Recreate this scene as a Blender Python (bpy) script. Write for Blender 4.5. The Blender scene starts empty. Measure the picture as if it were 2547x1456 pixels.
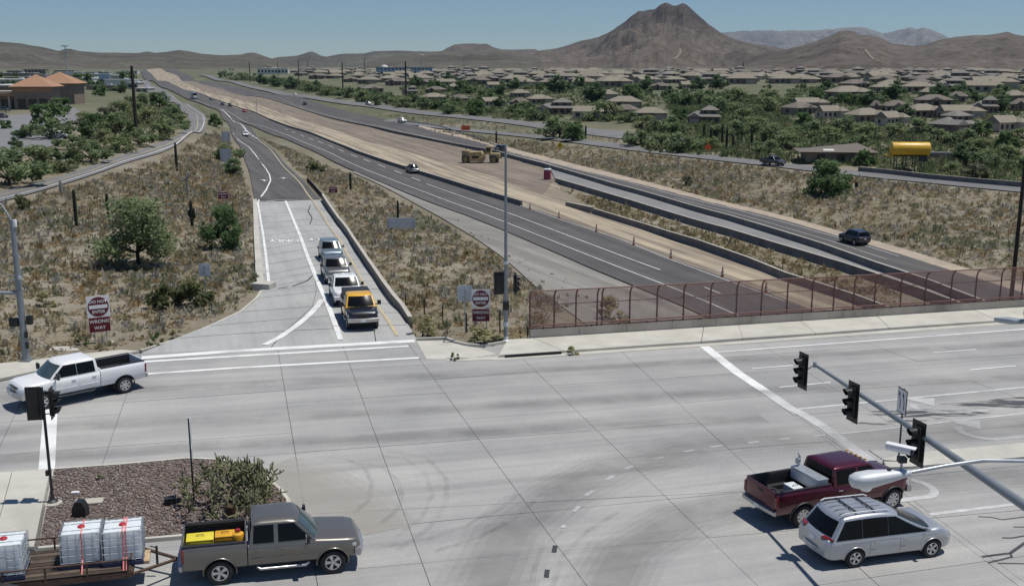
import bpy, bmesh, math, random
import numpy as np
from mathutils import Vector, Matrix, noise as mnoise

R = math.radians
random.seed(7)
rng = np.random.default_rng(11)
scn = bpy.context.scene
COL = scn.collection

# ------------------------------------------------------------------ camera
CAM_H = 16.4
FOC = 2600.0            # focal length in units of a 2546 x 1456 frame
CX, CY = 1273.0, 728.0
PITCH = math.atan((728 - 165) / FOC)
cd = bpy.data.cameras.new('camera')
cam = bpy.data.objects.new('camera', cd)
COL.objects.link(cam)
cam.location = (0, 0, CAM_H)
cam.rotation_euler = (math.pi / 2 - PITCH, 0, 0)
cd.sensor_width = 36.0
cd.lens = FOC / 2546 * 36.0
cd.clip_start = 0.2
cd.clip_end = 60000
scn.camera = cam

# ------------------------------------------------------------------ sky, sun, exposure
SUN_EL, SUN_AZ = 72.0, 86.0          # azimuth from the camera's forward axis, clockwise
w = bpy.data.worlds.new('World')
scn.world = w
w.use_nodes = True
nt = w.node_tree
nt.nodes.clear()
sky = nt.nodes.new('ShaderNodeTexSky')
sky.sky_type = 'NISHITA'
sky.sun_disc = False
sky.sun_elevation = R(SUN_EL)
sky.sun_rotation = R(SUN_AZ)
sky.altitude = 1200
sky.air_density = 1.0
sky.dust_density = 0.0
sky.ozone_density = 2.5
bg = nt.nodes.new('ShaderNodeBackground')
bg.inputs['Strength'].default_value = 0.074
wo = nt.nodes.new('ShaderNodeOutputWorld')
tint = nt.nodes.new('ShaderNodeMix')
tint.data_type = 'RGBA'
tint.blend_type = 'MULTIPLY'
tint.inputs[0].default_value = 1.0
tint.inputs[7].default_value = (0.75, 0.88, 1.03, 1)   # clear dry desert blue
nt.links.new(sky.outputs[0], tint.inputs[6])
nt.links.new(tint.outputs[2], bg.inputs[0])
nt.links.new(bg.outputs[0], wo.inputs[0])
sl = bpy.data.lights.new('sun', 'SUN')
sl.energy = 4.3
sl.angle = R(0.53)
sl.color = (1.0, 0.965, 0.9)
so = bpy.data.objects.new('sun', sl)
COL.objects.link(so)
sd = Vector((math.sin(R(SUN_AZ)) * math.cos(R(SUN_EL)), math.cos(R(SUN_AZ)) * math.cos(R(SUN_EL)), math.sin(R(SUN_EL))))
so.rotation_euler = sd.to_track_quat('Z', 'Y').to_euler()
so.location = sd * 300
scn.view_settings.view_transform = 'Standard'
scn.view_settings.look = 'None'
scn.view_settings.gamma = 1
scn.view_settings.use_curve_mapping = False
scn.view_settings.exposure = -0.1
scn.cycles.max_bounces = 6
scn.cycles.transparent_max_bounces = 16
scn.cycles.volume_bounces = 0

# ------------------------------------------------------------------ pixel -> ground helpers
CP, SP = math.cos(PITCH), math.sin(PITCH)


def ray(x, y):
    u = (x - CX) / FOC
    v = (y - CY) / FOC
    return Vector((u, CP - v * SP, -SP - v * CP))


def at_z(x, y, z):
    d = ray(x, y)
    t = (z - CAM_H) / d.z
    return Vector((d.x * t, d.y * t, z))


def at_depth(x, y, depth):
    """point on the line of sight at a given distance along the optical axis"""
    d = ray(x, y) * depth
    return Vector((d.x, d.y, CAM_H + d.z))


GX = -0.02               # the cross street falls gently to the east


def zi(x, y=0):
    return GX * x


def deck(x, y):
    d = ray(x, y)
    t = -CAM_H / (d.z - GX * d.x)
    return Vector((d.x * t, d.y * t, CAM_H + d.z * t))


AZR = R(72.5)            # cross street heading
EX = Vector((math.sin(AZR), math.cos(AZR), 0))       # along the street, to the east
NX = Vector((-math.cos(AZR), math.sin(AZR), 0))      # along the ramp, to the north

CTRL = [
 (-250,960,.2),(0,925,.15),(100,880,.2),(250,860,.1),(400,845,0),(450,800,-.1),
 (100,780,0),(100,650,.1),(0,600,.3),(300,700,-.3),(350,600,-.6),(300,500,-.5),(100,520,.3),(0,500,.3),(200,450,.2),(350,410,0),
 (450,365,-.5),(500,335,-1),(520,300,-1.5),(480,265,-1.5),(400,220,-.5),(350,190,1.5),
 (0,400,.5),(0,300,1),(200,300,1),(200,230,2),(0,230,2),(0,200,4),(200,195,4),(100,180,7),(300,180,6),
 (600,840,.12),(850,840,-.02),(1000,830,-.05),(700,760,-.25),(930,760,-.35),(660,690,-.7),(900,690,-.9),(650,620,-1.6),(850,600,-1.8),
 (640,550,-2.8),(810,540,-2.9),(650,500,-3.8),(790,500,-3.9),(700,450,-4.9),(640,400,-5.6),(600,340,-6.1),(570,300,-6.2),
 (610,600,-1.5),(600,500,-3),(560,420,-3.8),(560,350,-4),(540,560,-1.6),(560,700,-.5),
 (1827,784,-6.5),(1627,701,-6.5),(1406,615,-6.5),(1174,524,-6.5),(1000,460,-6.5),(812,380,-6.5),(720,340,-6.4),(637,315,-6.3),
 (560,270,-6),(500,230,-5),(450,205,-3.5),(400,180,4),
 (1035,815,-.4),(1258,840,-.05),(1150,800,-.6),(1325,800,-.5),(1400,760,-3),(1500,740,-5),(1200,750,-1.5),(1100,700,-2.5),(1250,650,-5),
 (1400,690,-5.5),(1000,600,-4),(1100,580,-5.5),(900,500,-5),(1000,520,-6),(850,450,-6),(940,640,-2.4),(880,560,-4),(1010,740,-1.1),
 (2100,720,-6.5),(1900,640,-6.5),(2250,690,-6.5),(1600,500,-6.5),(1400,440,-6.5),(1240,390,-6.5),(1000,330,-6.3),(800,275,-6),(640,240,-5.5),
 (500,200,-3),(450,185,2.5),
 (2360,660,-6.4),(2095,590,-6.4),(1800,515,-6.4),(1450,425,-6.3),(1250,377,-6),(1040,318,-5.5),
 (2546,470,-3.8),(2309,449,-3.8),(1926,413,-4),(1574,372,-4.5),(1334,339,-5),
 (2300,560,-5.4),(2500,600,-5.6),(2000,480,-5),(1650,420,-5.3),
 (2500,420,-3.8),(2000,380,-3.5),(1600,345,-3.5),(1300,309,-4),(1100,288,-4),(937,265,-3.8),(745,240,-3),(600,210,-1),(520,192,1),
 (2500,330,-1),(2100,320,-1.5),(1750,300,-2),(1400,270,-2),(2400,270,1),(2000,260,.5),(1600,250,0),(1200,240,-1),(2400,230,3.5),
 (2000,220,3.5),(1500,215,3),(1000,215,1),(2400,205,5.5),(2000,200,5.5),(1500,190,6.5),(1000,190,4.5),(700,190,3),
 (2400,188,7.5),(1800,183,8),(1200,178,9),(800,176,8),(500,176,7),(200,176,8)]
cp = []
for x, y, z in CTRL:
    p = at_z(x, y, z)
    cp.append((math.atan2(p.x, p.y), math.log(math.hypot(p.x, p.y)), z))
for a in (-60, -38, -15, 8, 30, 55):
    for d, z in ((3300, 11), (6000, 14)):
        cp.append((R(a), math.log(d), z))
for a, d, z in ((-60, 60, 0), (-45, 45, -.3), (-30, 40, -.5), (-15, 40, -.5), (0, 42, -.7), (12, 50, -5), (25, 50, -6.5), (40, 50, -6.5),
                (-50, 150, .5), (-50, 500, 2), (50, 100, -5), (45, 200, -2.5), (50, 600, 4), (15, 75, -6.5), (28, 75, -6.5), (3, 58, -.4),
                (-60, 15, -.6), (0, 15, -.8), (55, 15, -4)):
    cp.append((R(a), math.log(d), z))
cp = np.array(cp)
RS = np.array([2.2, 1.0])


def _tps(r2):
    return np.where(r2 > 1e-12, 0.5 * r2 * np.log(np.maximum(r2, 1e-12)), 0.0)


_q = cp[:, :2] * RS
_n = len(_q)
_K = _tps(((_q[:, None] - _q[None]) ** 2).sum(-1)) + np.eye(_n) * 1e-4
_Pm = np.hstack([np.ones((_n, 1)), _q])
_M = np.block([[_K, _Pm], [_Pm.T, np.zeros((3, 3))]])
_W = np.linalg.solve(_M, np.concatenate([cp[:, 2], np.zeros(3)]))


def rbf(az, ld):
    q = np.stack([az, ld], -1) * RS
    out = np.empty(len(q))
    for i in range(0, len(q), 8000):
        s = q[i:i + 8000]
        out[i:i + 8000] = _tps(((s[:, None] - _q[None]) ** 2).sum(-1)) @ _W[:_n] + _W[_n] + s @ _W[_n + 1:]
    return out


# terrain grid in (azimuth, log distance)
NA, ND = 260, 260
AZ0, AZ1 = R(-52), R(52)
LD0, LD1 = math.log(14), math.log(7000)
ga = np.linspace(AZ0, AZ1, NA)
gd = np.linspace(LD0, LD1, ND)
AA, DD = np.meshgrid(ga, gd)
GZ = rbf(AA.ravel(), DD.ravel()).reshape(ND, NA)
GZ = np.clip(GZ, -7.2, 20)
_far = np.clip((DD - math.log(2600)) / 0.4, 0, 1)
GZ = GZ * (1 - _far) + (10.0 + 1.5 * (DD - math.log(2600))) * _far


def T(x, y):
    """terrain height"""
    a = min(max(math.atan2(x, y), AZ0), AZ1 - 1e-6)
    l = min(max(math.log(math.hypot(x, y) + 1e-9), LD0), LD1 - 1e-6)
    i = (l - LD0) / (LD1 - LD0) * (ND - 1)
    j = (a - AZ0) / (AZ1 - AZ0) * (NA - 1)
    i0, j0 = min(int(i), ND - 2), min(int(j), NA - 2)
    fi, fj = i - i0, j - j0
    return float((GZ[i0, j0] * (1 - fj) + GZ[i0, j0 + 1] * fj) * (1 - fi) + (GZ[i0 + 1, j0] * (1 - fj) + GZ[i0 + 1, j0 + 1] * fj) * fi)


def TV(X, Y):
    a = np.clip(np.arctan2(X, Y), AZ0, AZ1 - 1e-6)
    l = np.clip(np.log(np.hypot(X, Y) + 1e-9), LD0, LD1 - 1e-6)
    i = (l - LD0) / (LD1 - LD0) * (ND - 1)
    j = (a - AZ0) / (AZ1 - AZ0) * (NA - 1)
    i0 = np.minimum(i.astype(int), ND - 2)
    j0 = np.minimum(j.astype(int), NA - 2)
    fi, fj = i - i0, j - j0
    return (GZ[i0, j0] * (1 - fj) + GZ[i0, j0 + 1] * fj) * (1 - fi) + (GZ[i0 + 1, j0] * (1 - fj) + GZ[i0 + 1, j0 + 1] * fj) * fi


def G(x, y):
    """where the line of sight through a picture point meets the open ground"""
    d = ray(x, y)
    t = 40.0
    prev = t
    while t < 9000:
        px, py, pz = d.x * t, d.y * t, CAM_H + d.z * t
        if pz <= T(px, py):
            lo, hi = prev, t
            for _ in range(26):
                m = (lo + hi) / 2
                if CAM_H + d.z * m <= T(d.x * m, d.y * m):
                    hi = m
                else:
                    lo = m
            return Vector((d.x * hi, d.y * hi, CAM_H + d.z * hi))
        prev = t
        t *= 1.012
    return Vector((d.x * 6000, d.y * 6000, T(d.x * 6000, d.y * 6000)))


def ground(p, dz=0.0):
    return Vector((p[0], p[1], T(p[0], p[1]) + dz))
# ------------------------------------------------------------------ materials
MATS = {}


def _ramp(nt, stops):
    r = nt.nodes.new('ShaderNodeValToRGB')
    e = r.color_ramp.elements
    while len(e) < len(stops):
        e.new(0.5)
    for i, (p, c) in enumerate(stops):
        e[i].position = p
        e[i].color = (c[0], c[1], c[2], 1)
    return r


def _noise(nt, scale, detail=4, rough=0.6, vec=None, dist=0.0):
    n = nt.nodes.new('ShaderNodeTexNoise')
    n.inputs['Scale'].default_value = scale
    n.inputs['Detail'].default_value = detail
    n.inputs['Roughness'].default_value = rough
    n.inputs['Distortion'].default_value = dist
    if vec is not None:
        nt.links.new(vec, n.inputs['Vector'])
    return n


def _mix(nt, a, b, f, mode='MIX'):
    m = nt.nodes.new('ShaderNodeMix')
    m.data_type = 'RGBA'
    m.blend_type = mode
    for k, v in ((6, a), (7, b)):
        if isinstance(v, (tuple, list)):
            m.inputs[k].default_value = (v[0], v[1], v[2], 1)
        else:
            nt.links.new(v, m.inputs[k])
    if isinstance(f, (int, float)):
        m.inputs[0].default_value = f
    else:
        nt.links.new(f, m.inputs[0])
    return m.outputs[2]


def _math(nt, op, a, b=0.0):
    m = nt.nodes.new('ShaderNodeMath')
    m.operation = op
    for k, v in ((0, a), (1, b)):
        if isinstance(v, (int, float)):
            m.inputs[k].default_value = v
        else:
            nt.links.new(v, m.inputs[k])
    return m.outputs[0]


def _pos(nt, rot=0.0, scale=(1, 1, 1), kind='Object'):
    t = nt.nodes.new('ShaderNodeTexCoord')
    mp = nt.nodes.new('ShaderNodeMapping')
    mp.vector_type = 'POINT'
    mp.inputs['Rotation'].default_value = (0, 0, rot)
    mp.inputs['Scale'].default_value = scale
    nt.links.new(t.outputs[kind], mp.inputs[0])
    return mp.outputs[0]


def newmat(name):
    m = bpy.data.materials.new(name)
    m.use_nodes = True
    b = m.node_tree.nodes['Principled BSDF']
    MATS[name] = m
    return m, m.node_tree, b


def mat(name, col, rough=0.6, metal=0.0, var=0.12, scale=3.0, bump=0.0, coat=0.0, spec=0.5, bscale=None, dirt=None):
    """plain surface with soft procedural variation of its own colour"""
    m, nt, b = newmat(name)
    p = _pos(nt)
    n = _noise(nt, scale, 5, 0.6, p)
    lo = tuple(c * (1 - var) for c in col)
    hi = tuple(min(1, c * (1 + var)) for c in col)
    r = _ramp(nt, [(0.3, lo), (0.7, hi)])
    nt.links.new(n.outputs[0], r.inputs[0])
    c = r.outputs[0]
    if dirt:
        n2 = _noise(nt, scale * 0.35, 6, 0.7, p)
        rr = _ramp(nt, [(0.48, (0, 0, 0)), (0.72, (1, 1, 1))])
        nt.links.new(n2.outputs[0], rr.inputs[0])
        c = _mix(nt, c, dirt, rr.outputs[0])
    nt.links.new(c, b.inputs['Base Color'])
    b.inputs['Roughness'].default_value = rough
    b.inputs['Metallic'].default_value = metal
    b.inputs['Coat Weight'].default_value = coat
    b.inputs['Coat Roughness'].default_value = 0.05
    b.inputs['Specular IOR Level'].default_value = spec
    if bump:
        bp = nt.nodes.new('ShaderNodeBump')
        bp.inputs['Strength'].default_value = bump
        bp.inputs['Distance'].default_value = 0.02
        n3 = _noise(nt, bscale or scale * 8, 4, 0.6, p)
        nt.links.new(n3.outputs[0], bp.inputs['Height'])
        nt.links.new(bp.outputs[0], b.inputs['Normal'])
    return m


def vmat(name, rough=0.8, spec=0.2, trans=0.0):
    """colour from the mesh's own 'col' attribute (plants, stones)"""
    m, nt, b = newmat(name)
    a = nt.nodes.new('ShaderNodeAttribute')
    a.attribute_name = 'col'
    nt.links.new(a.outputs['Color'], b.inputs['Base Color'])
    b.inputs['Roughness'].default_value = rough
    b.inputs['Specular IOR Level'].default_value = spec
    if trans:
        t = nt.nodes.new('ShaderNodeBsdfTranslucent')
        nt.links.new(a.outputs['Color'], t.inputs[0])
        mx = nt.nodes.new('ShaderNodeMixShader')
        mx.inputs[0].default_value = trans
        nt.links.new(b.outputs[0], mx.inputs[1])
        nt.links.new(t.outputs[0], mx.inputs[2])
        nt.links.new(mx.outputs[0], nt.nodes['Material Output'].inputs[0])
    return m


# ------------------------------------------------------------------ mesh builder
class MB:
    def __init__(s):
        s.v = []
        s.f = []

    def add(s, vs, fs):
        o = len(s.v)
        s.v += [tuple(v) for v in vs]
        s.f += [tuple(i + o for i in f) for f in fs]
        return s

    def box(s, c, d, rot=None):
        hx, hy, hz = d[0] / 2, d[1] / 2, d[2] / 2
        vs = [Vector((sx * hx, sy * hy, sz * hz)) for sx in (-1, 1) for sy in (-1, 1) for sz in (-1, 1)]
        if rot is not None:
            if isinstance(rot, (int, float)):
                rot = Matrix.Rotation(rot, 3, 'Z')
            vs = [rot @ v for v in vs]
        c = Vector(c)
        return s.add([v + c for v in vs], [(0, 1, 3, 2), (4, 6, 7, 5), (0, 4, 5, 1), (2, 3, 7, 6), (0, 2, 6, 4), (1, 5, 7, 3)])

    def bbox(s, c, d, b=0.02, rot=None):
        """box with chamfered edges"""
        bm = bmesh.new()
        bmesh.ops.create_cube(bm, size=1.0)
        for v in bm.verts:
            v.co = Vector((v.co.x * d[0], v.co.y * d[1], v.co.z * d[2]))
        bmesh.ops.bevel(bm, geom=list(bm.edges), offset=b, segments=2, affect='EDGES', profile=0.6)
        if rot is not None:
            if isinstance(rot, (int, float)):
                rot = Matrix.Rotation(rot, 3, 'Z')
        c = Vector(c)
        bm.verts.index_update()
        vs = [((rot @ v.co) if rot is not None else v.co) + c for v in bm.verts]
        fs = [tuple(v.index for v in f.verts) for f in bm.faces]
        bm.free()
        return s.add(vs, fs)

    def tube(s, pts, r, n=8, caps=True):
        pts = [Vector(p) for p in pts]
        rs = r if isinstance(r, (list, tuple)) else [r] * len(pts)
        vs, fs = [], []
        prev = None
        for i, p in enumerate(pts):
            d = (pts[min(i + 1, len(pts) - 1)] - pts[max(i - 1, 0)]).normalized()
            if prev is None:
                a = d.orthogonal().normalized()
            else:
                a = (prev - d * prev.dot(d)).normalized()
            prev = a
            b = d.cross(a)
            for k in range(n):
                t = 2 * math.pi * k / n
                vs.append(p + (a * math.cos(t) + b * math.sin(t)) * rs[i])
        for i in range(len(pts) - 1):
            for k in range(n):
                k2 = (k + 1) % n
                fs.append((i * n + k, i * n + k2, (i + 1) * n + k2, (i + 1) * n + k))
        if caps:
            fs.append(tuple(reversed(range(n))))
            fs.append(tuple((len(pts) - 1) * n + k for k in range(n)))
        return s.add(vs, fs)

    def lathe(s, prof, n=20, axis='Z', c=(0, 0, 0), ang=2 * math.pi):
        """prof: (radius, height) pairs"""
        vs, fs = [], []
        c = Vector(c)
        full = abs(ang - 2 * math.pi) < 1e-6
        m = n if full else n + 1
        for r, h in prof:
            for k in range(m):
                t = ang * k / n
                x, y = r * math.cos(t), r * math.sin(t)
                vs.append(c + (Vector((x, y, h)) if axis == 'Z' else Vector((x, h, y)) if axis == 'Y' else Vector((h, x, y))))
        for i in range(len(prof) - 1):
            for k in range(n):
                k2 = (k + 1) % m
                fs.append((i * m + k, i * m + k2, (i + 1) * m + k2, (i + 1) * m + k))
        return s.add(vs, fs)

    def loft(s, rings, closed=True, cap=True):
        n = len(rings[0])
        vs = [p for r in rings for p in r]
        fs = []
        for i in range(len(rings) - 1):
            for k in range(n if closed else n - 1):
                k2 = (k + 1) % n
                fs.append((i * n + k, i * n + k2, (i + 1) * n + k2, (i + 1) * n + k))
        if cap:
            fs.append(tuple(reversed(range(n))))
            fs.append(tuple((len(rings) - 1) * n + k for k in range(n)))
        return s.add(vs, fs)

    def quad(s, a, b, c, d):
        return s.add([a, b, c, d], [(0, 1, 2, 3)])

    def poly(s, pts):
        return s.add(pts, [tuple(range(len(pts)))])

    def prism(s, pts, vec):
        vec = Vector(vec)
        n = len(pts)
        pts = [Vector(p) for p in pts]
        fs = [tuple(reversed(range(n))), tuple(range(n, 2 * n))]
        for k in range(n):
            fs.append((k, (k + 1) % n, n + (k + 1) % n, n + k))
        return s.add(pts + [p + vec for p in pts], fs)

    def mesh(s, name, m=None, smooth=None, fix=True):
        me = bpy.data.meshes.new(name)
        me.from_pydata([tuple(v) for v in s.v], [], s.f)
        if fix:
            bm = bmesh.new()
            bm.from_mesh(me)
            bmesh.ops.recalc_face_normals(bm, faces=bm.faces)
            bm.to_mesh(me)
            bm.free()
        if m is not None:
            me.materials.append(MATS[m] if isinstance(m, str) else m)
        shade(me, smooth)
        me.update()
        return me

    def build(s, name, m=None, parent=None, smooth=None, fix=True):
        return link(name, s.mesh(name, m, smooth, fix), parent)


def shade(me, smooth):
    if smooth is None:
        return
    me.polygons.foreach_set('use_smooth', [True] * len(me.polygons))
    if smooth < 179:
        bm = bmesh.new()
        bm.from_mesh(me)
        for e in bm.edges:
            e.smooth = len(e.link_faces) != 2 or e.calc_face_angle(0) < R(smooth)
        bm.to_mesh(me)
        bm.free()


def link(name, me, parent=None):
    o = bpy.data.objects.new(name, me)
    COL.objects.link(o)
    if parent is not None:
        o.parent = parent
    return o


def tag(o, label=None, cat=None, group=None, kind=None):
    if label:
        o['label'] = label
    if cat:
        o['category'] = cat
    if group:
        o['group'] = group
    if kind:
        o['kind'] = kind
    return o


def empty(name, loc=(0, 0, 0), rz=0.0, tilt=None):
    o = bpy.data.objects.new(name, None)
    o.empty_display_size = 0.5
    COL.objects.link(o)
    o.location = loc
    if tilt is not None:
        o.rotation_mode = 'QUATERNION'
        o.rotation_quaternion = tilt
    else:
        o.rotation_euler = (0, 0, rz)
    return o


def thing(name, label, cat, loc=(0, 0, 0), rz=0.0, group=None, tilt=None):
    return tag(empty(name, loc, rz, tilt), label, cat, group)


def kids(o):
    return [c for c in o.children]


def copy_tree(o, parent=None):
    c = o.copy()
    COL.objects.link(c)
    if parent is not None:
        c.parent = parent
    for ch in kids(o):
        copy_tree(ch, c)
    return c


def frame(fwd, up=Vector((0, 0, 1))):
    """quaternion whose X axis runs along fwd and whose Z axis is close to up"""
    x = Vector(fwd).normalized()
    y = Vector(up).cross(x).normalized()
    z = x.cross(y)
    return Matrix((x, y, z)).transposed().to_quaternion()


def npmesh(name, V, F, m, col=None, parent=None, smooth=False):
    """mesh from numpy triangles; col = per-vertex own colour"""
    me = bpy.data.meshes.new(name)
    me.vertices.add(len(V))
    me.vertices.foreach_set('co', np.asarray(V, np.float32).ravel())
    nl = F.shape[0] * F.shape[1]
    me.loops.add(nl)
    me.loops.foreach_set('vertex_index', np.asarray(F, np.int32).ravel())
    me.polygons.add(len(F))
    me.polygons.foreach_set('loop_start', np.arange(0, nl, F.shape[1], dtype=np.int32))
    me.polygons.foreach_set('loop_total', np.full(len(F), F.shape[1], np.int32))
    if smooth:
        me.polygons.foreach_set('use_smooth', np.ones(len(F), bool))
    if col is not None:
        a = me.color_attributes.new('col', 'FLOAT_COLOR', 'POINT')
        c = np.ones((len(V), 4), np.float32)
        c[:, :3] = col
        a.data.foreach_set('color', c.ravel())
    me.materials.append(MATS[m] if isinstance(m, str) else m)
    me.update()
    me.validate()
    return link(name, me, parent)


def text_mesh(txt, size, spacing=1.0):
    c = bpy.data.curves.new('lettering', 'FONT')
    c.body = txt
    c.size = size
    c.align_x = 'CENTER'
    c.align_y = 'CENTER'
    c.space_character = spacing
    c.offset = size * 0.018
    c.resolution_u = 3
    o = bpy.data.objects.new('lettering', c)
    COL.objects.link(o)
    bpy.context.view_layer.update()
    dg = bpy.context.evaluated_depsgraph_get()
    me = bpy.data.meshes.new_from_object(o.evaluated_get(dg))
    bpy.data.objects.remove(o)
    bpy.data.curves.remove(c)
    return me


# ------------------------------------------------------------------ materials of the place
mat('paint_white', (0.78, 0.78, 0.76), 0.6, var=0.08, scale=1.3, dirt=(0.5, 0.5, 0.49))
mat('paint_worn', (0.55, 0.55, 0.54), 0.7, var=0.12, scale=2.2, dirt=(0.38, 0.38, 0.38))
mat('paint_faint', (0.46, 0.46, 0.45), 0.7, var=0.12, scale=2.2, dirt=(0.37, 0.37, 0.37))
mat('paint_yellow', (0.5, 0.41, 0.25), 0.7, var=0.15, scale=1.5, dirt=(0.44, 0.4, 0.33))
mat('steel', (0.24, 0.265, 0.285), 0.5, 0.4, var=0.1, scale=2)
mat('galv', (0.42, 0.45, 0.48), 0.45, 0.55, var=0.15, scale=4)
mat('alu', (0.58, 0.6, 0.62), 0.5, 0.15, var=0.08, scale=3)
mat('dark_steel', (0.05, 0.05, 0.055), 0.5, 0.4, var=0.3, scale=3)
mat('black', (0.018, 0.018, 0.02), 0.5, var=0.2)
mat('black_matte', (0.012, 0.012, 0.013), 0.8, var=0.2)
mat('fence_brown', (0.14, 0.065, 0.055), 0.6, 0.1, var=0.15)
mat('sign_white', (0.78, 0.77, 0.78), 0.4, var=0.03)
mat('sign_red', (0.12, 0.006, 0.016), 0.4, var=0.1)
mat('sign_pink', (0.72, 0.5, 0.5), 0.4, var=0.03)
mat('sign_yellow', (0.75, 0.5, 0.01), 0.4, var=0.05)
mat('sign_orange', (0.85, 0.14, 0.03), 0.4, var=0.08)
mat('rust', (0.075, 0.042, 0.028), 0.8, var=0.4, scale=4)
mat('wood_dark', (0.05, 0.035, 0.025), 0.85, var=0.35, scale=5)
mat('wood_plank', (0.1, 0.075, 0.055), 0.85, var=0.3, scale=4)
mat('pole_rust', (0.035, 0.026, 0.021), 0.75, 0.2, var=0.35, scale=1.2)
mat('cactus', (0.03, 0.036, 0.024), 0.7, var=0.3, scale=3, spec=0.1)
mat('cactus_skeleton', (0.25, 0.24, 0.22), 0.8, var=0.25, scale=3)
mat('bark', (0.05, 0.042, 0.03), 0.85, var=0.35, scale=5)
mat('rubber', (0.016, 0.016, 0.017), 0.75, var=0.25, scale=6)
mat('rim', (0.55, 0.56, 0.58), 0.28, 0.85, var=0.05)
mat('rim_dark', (0.06, 0.06, 0.065), 0.4, 0.5, var=0.1)
mat('chrome', (0.46, 0.455, 0.45), 0.3, 0.65, var=0.03)
mat('lamp_clear', (0.72, 0.74, 0.76), 0.12, 0.3, var=0.1, scale=9)
mat('lamp_red', (0.18, 0.006, 0.008), 0.2, 0.0, var=0.1, coat=0.6)
mat('glass_dark', (0.006, 0.007, 0.009), 0.14, 0.0, var=0.1, spec=0.16)
mat('glass_screen', (0.05, 0.075, 0.08), 0.05, 0.0, var=0.25, scale=2.5, spec=0.6)
mat('plastic_dark', (0.022, 0.022, 0.024), 0.55, var=0.15)
mat('tote_white', (0.7, 0.74, 0.75), 0.35, var=0.05, scale=2)
mat('tote_blue', (0.03, 0.04, 0.1), 0.5, var=0.2)
mat('cap_red', (0.4, 0.02, 0.03), 0.4)
mat('strap_red', (0.72, 0.2, 0.19), 0.6)
mat('yellow_goods', (0.72, 0.6, 0.05), 0.45, var=0.06)
mat('orange_goods', (0.7, 0.36, 0.03), 0.45, var=0.12)
mat('tan_goods', (0.5, 0.36, 0.22), 0.6, var=0.2)
mat('cat_yellow', (0.42, 0.32, 0.15), 0.5, var=0.25, scale=1.2, dirt=(0.2, 0.16, 0.11))
mat('tank_yellow', (0.62, 0.36, 0.02), 0.4, var=0.08, scale=1.0)
mat('magenta', (0.26, 0.035, 0.07), 0.5, var=0.1)
mat('cone_orange', (0.42, 0.17, 0.08), 0.5, var=0.1)
mat('stucco', (0.26, 0.21, 0.165), 0.9, var=0.15, scale=0.6)
mat('stucco_pink', (0.22, 0.17, 0.14), 0.9, var=0.15, scale=0.6)
mat('stucco_pale', (0.45, 0.4, 0.33), 0.9, var=0.12, scale=0.6)
mat('window_dark', (0.02, 0.022, 0.026), 0.15, var=0.2)
mat('roof_orange', (0.36, 0.2, 0.12), 0.8, var=0.15, scale=1.5)
mat('roof_white', (0.62, 0.61, 0.58), 0.7, var=0.06)
mat('garage', (0.36, 0.31, 0.26), 0.7, var=0.05)
mat('solar', (0.02, 0.03, 0.06), 0.2, var=0.1)
mat('boulder', (0.26, 0.22, 0.18), 0.9, var=0.3, scale=3, bump=0.5)
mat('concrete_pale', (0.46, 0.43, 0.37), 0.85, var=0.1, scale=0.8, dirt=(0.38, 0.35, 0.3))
mat('lens_dark', (0.02, 0.012, 0.01), 0.25, var=0.3, coat=0.3)


def roofmat(name, col):
    m, nt, b = newmat(name)
    p = _pos(nt)
    wv = nt.nodes.new('ShaderNodeTexWave')
    wv.inputs['Scale'].default_value = 4.0
    wv.inputs['Distortion'].default_value = 1.5
    nt.links.new(p, wv.inputs['Vector'])
    n = _noise(nt, 0.7, 6, 0.7, p)
    c = _mix(nt, tuple(x * 0.72 for x in col), tuple(x * 1.25 for x in col), n.outputs[0])
    c = _mix(nt, c, tuple(x * 0.6 for x in col), _math(nt, 'MULTIPLY', wv.outputs[1], 0.35))
    nt.links.new(c, b.inputs['Base Color'])
    b.inputs['Roughness'].default_value = 0.85


roofmat('roof_tan', (0.25, 0.22, 0.168))
roofmat('roof_brown', (0.17, 0.145, 0.12))
roofmat('roof_grey', (0.2, 0.186, 0.165))
vmat('leaf', 0.7, 0.25, 0.5)
vmat('scrub', 0.9, 0.05, 0.5)
vmat('stones', 0.9, 0.1)


def paint(name, col, metal=0.5, rough=0.32):
    m, nt, b = newmat(name)
    p = _pos(nt)
    n = _noise(nt, 1.4, 4, 0.6, p)
    c = _mix(nt, tuple(x * 0.9 for x in col), tuple(min(1, x * 1.08) for x in col), n.outputs[0])
    # road dust low on the body
    sx = nt.nodes.new('ShaderNodeSeparateXYZ')
    nt.links.new(p, sx.inputs[0])
    h = nt.nodes.new('ShaderNodeMapRange')
    h.inputs[1].default_value = 0.95
    h.inputs[2].default_value = 0.3
    h.inputs[3].default_value = 0.0
    h.inputs[4].default_value = 0.4
    nt.links.new(sx.outputs[2], h.inputs[0])
    n2 = _noise(nt, 6, 4, 0.7, p)
    c = _mix(nt, c, (0.3, 0.27, 0.22), _math(nt, 'MULTIPLY', h.outputs[0], n2.outputs[0]))
    nt.links.new(c, b.inputs['Base Color'])
    b.inputs['Metallic'].default_value = metal
    b.inputs['Roughness'].default_value = rough
    b.inputs['Coat Weight'].default_value = 0.6
    b.inputs['Coat Roughness'].default_value = 0.08


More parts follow.
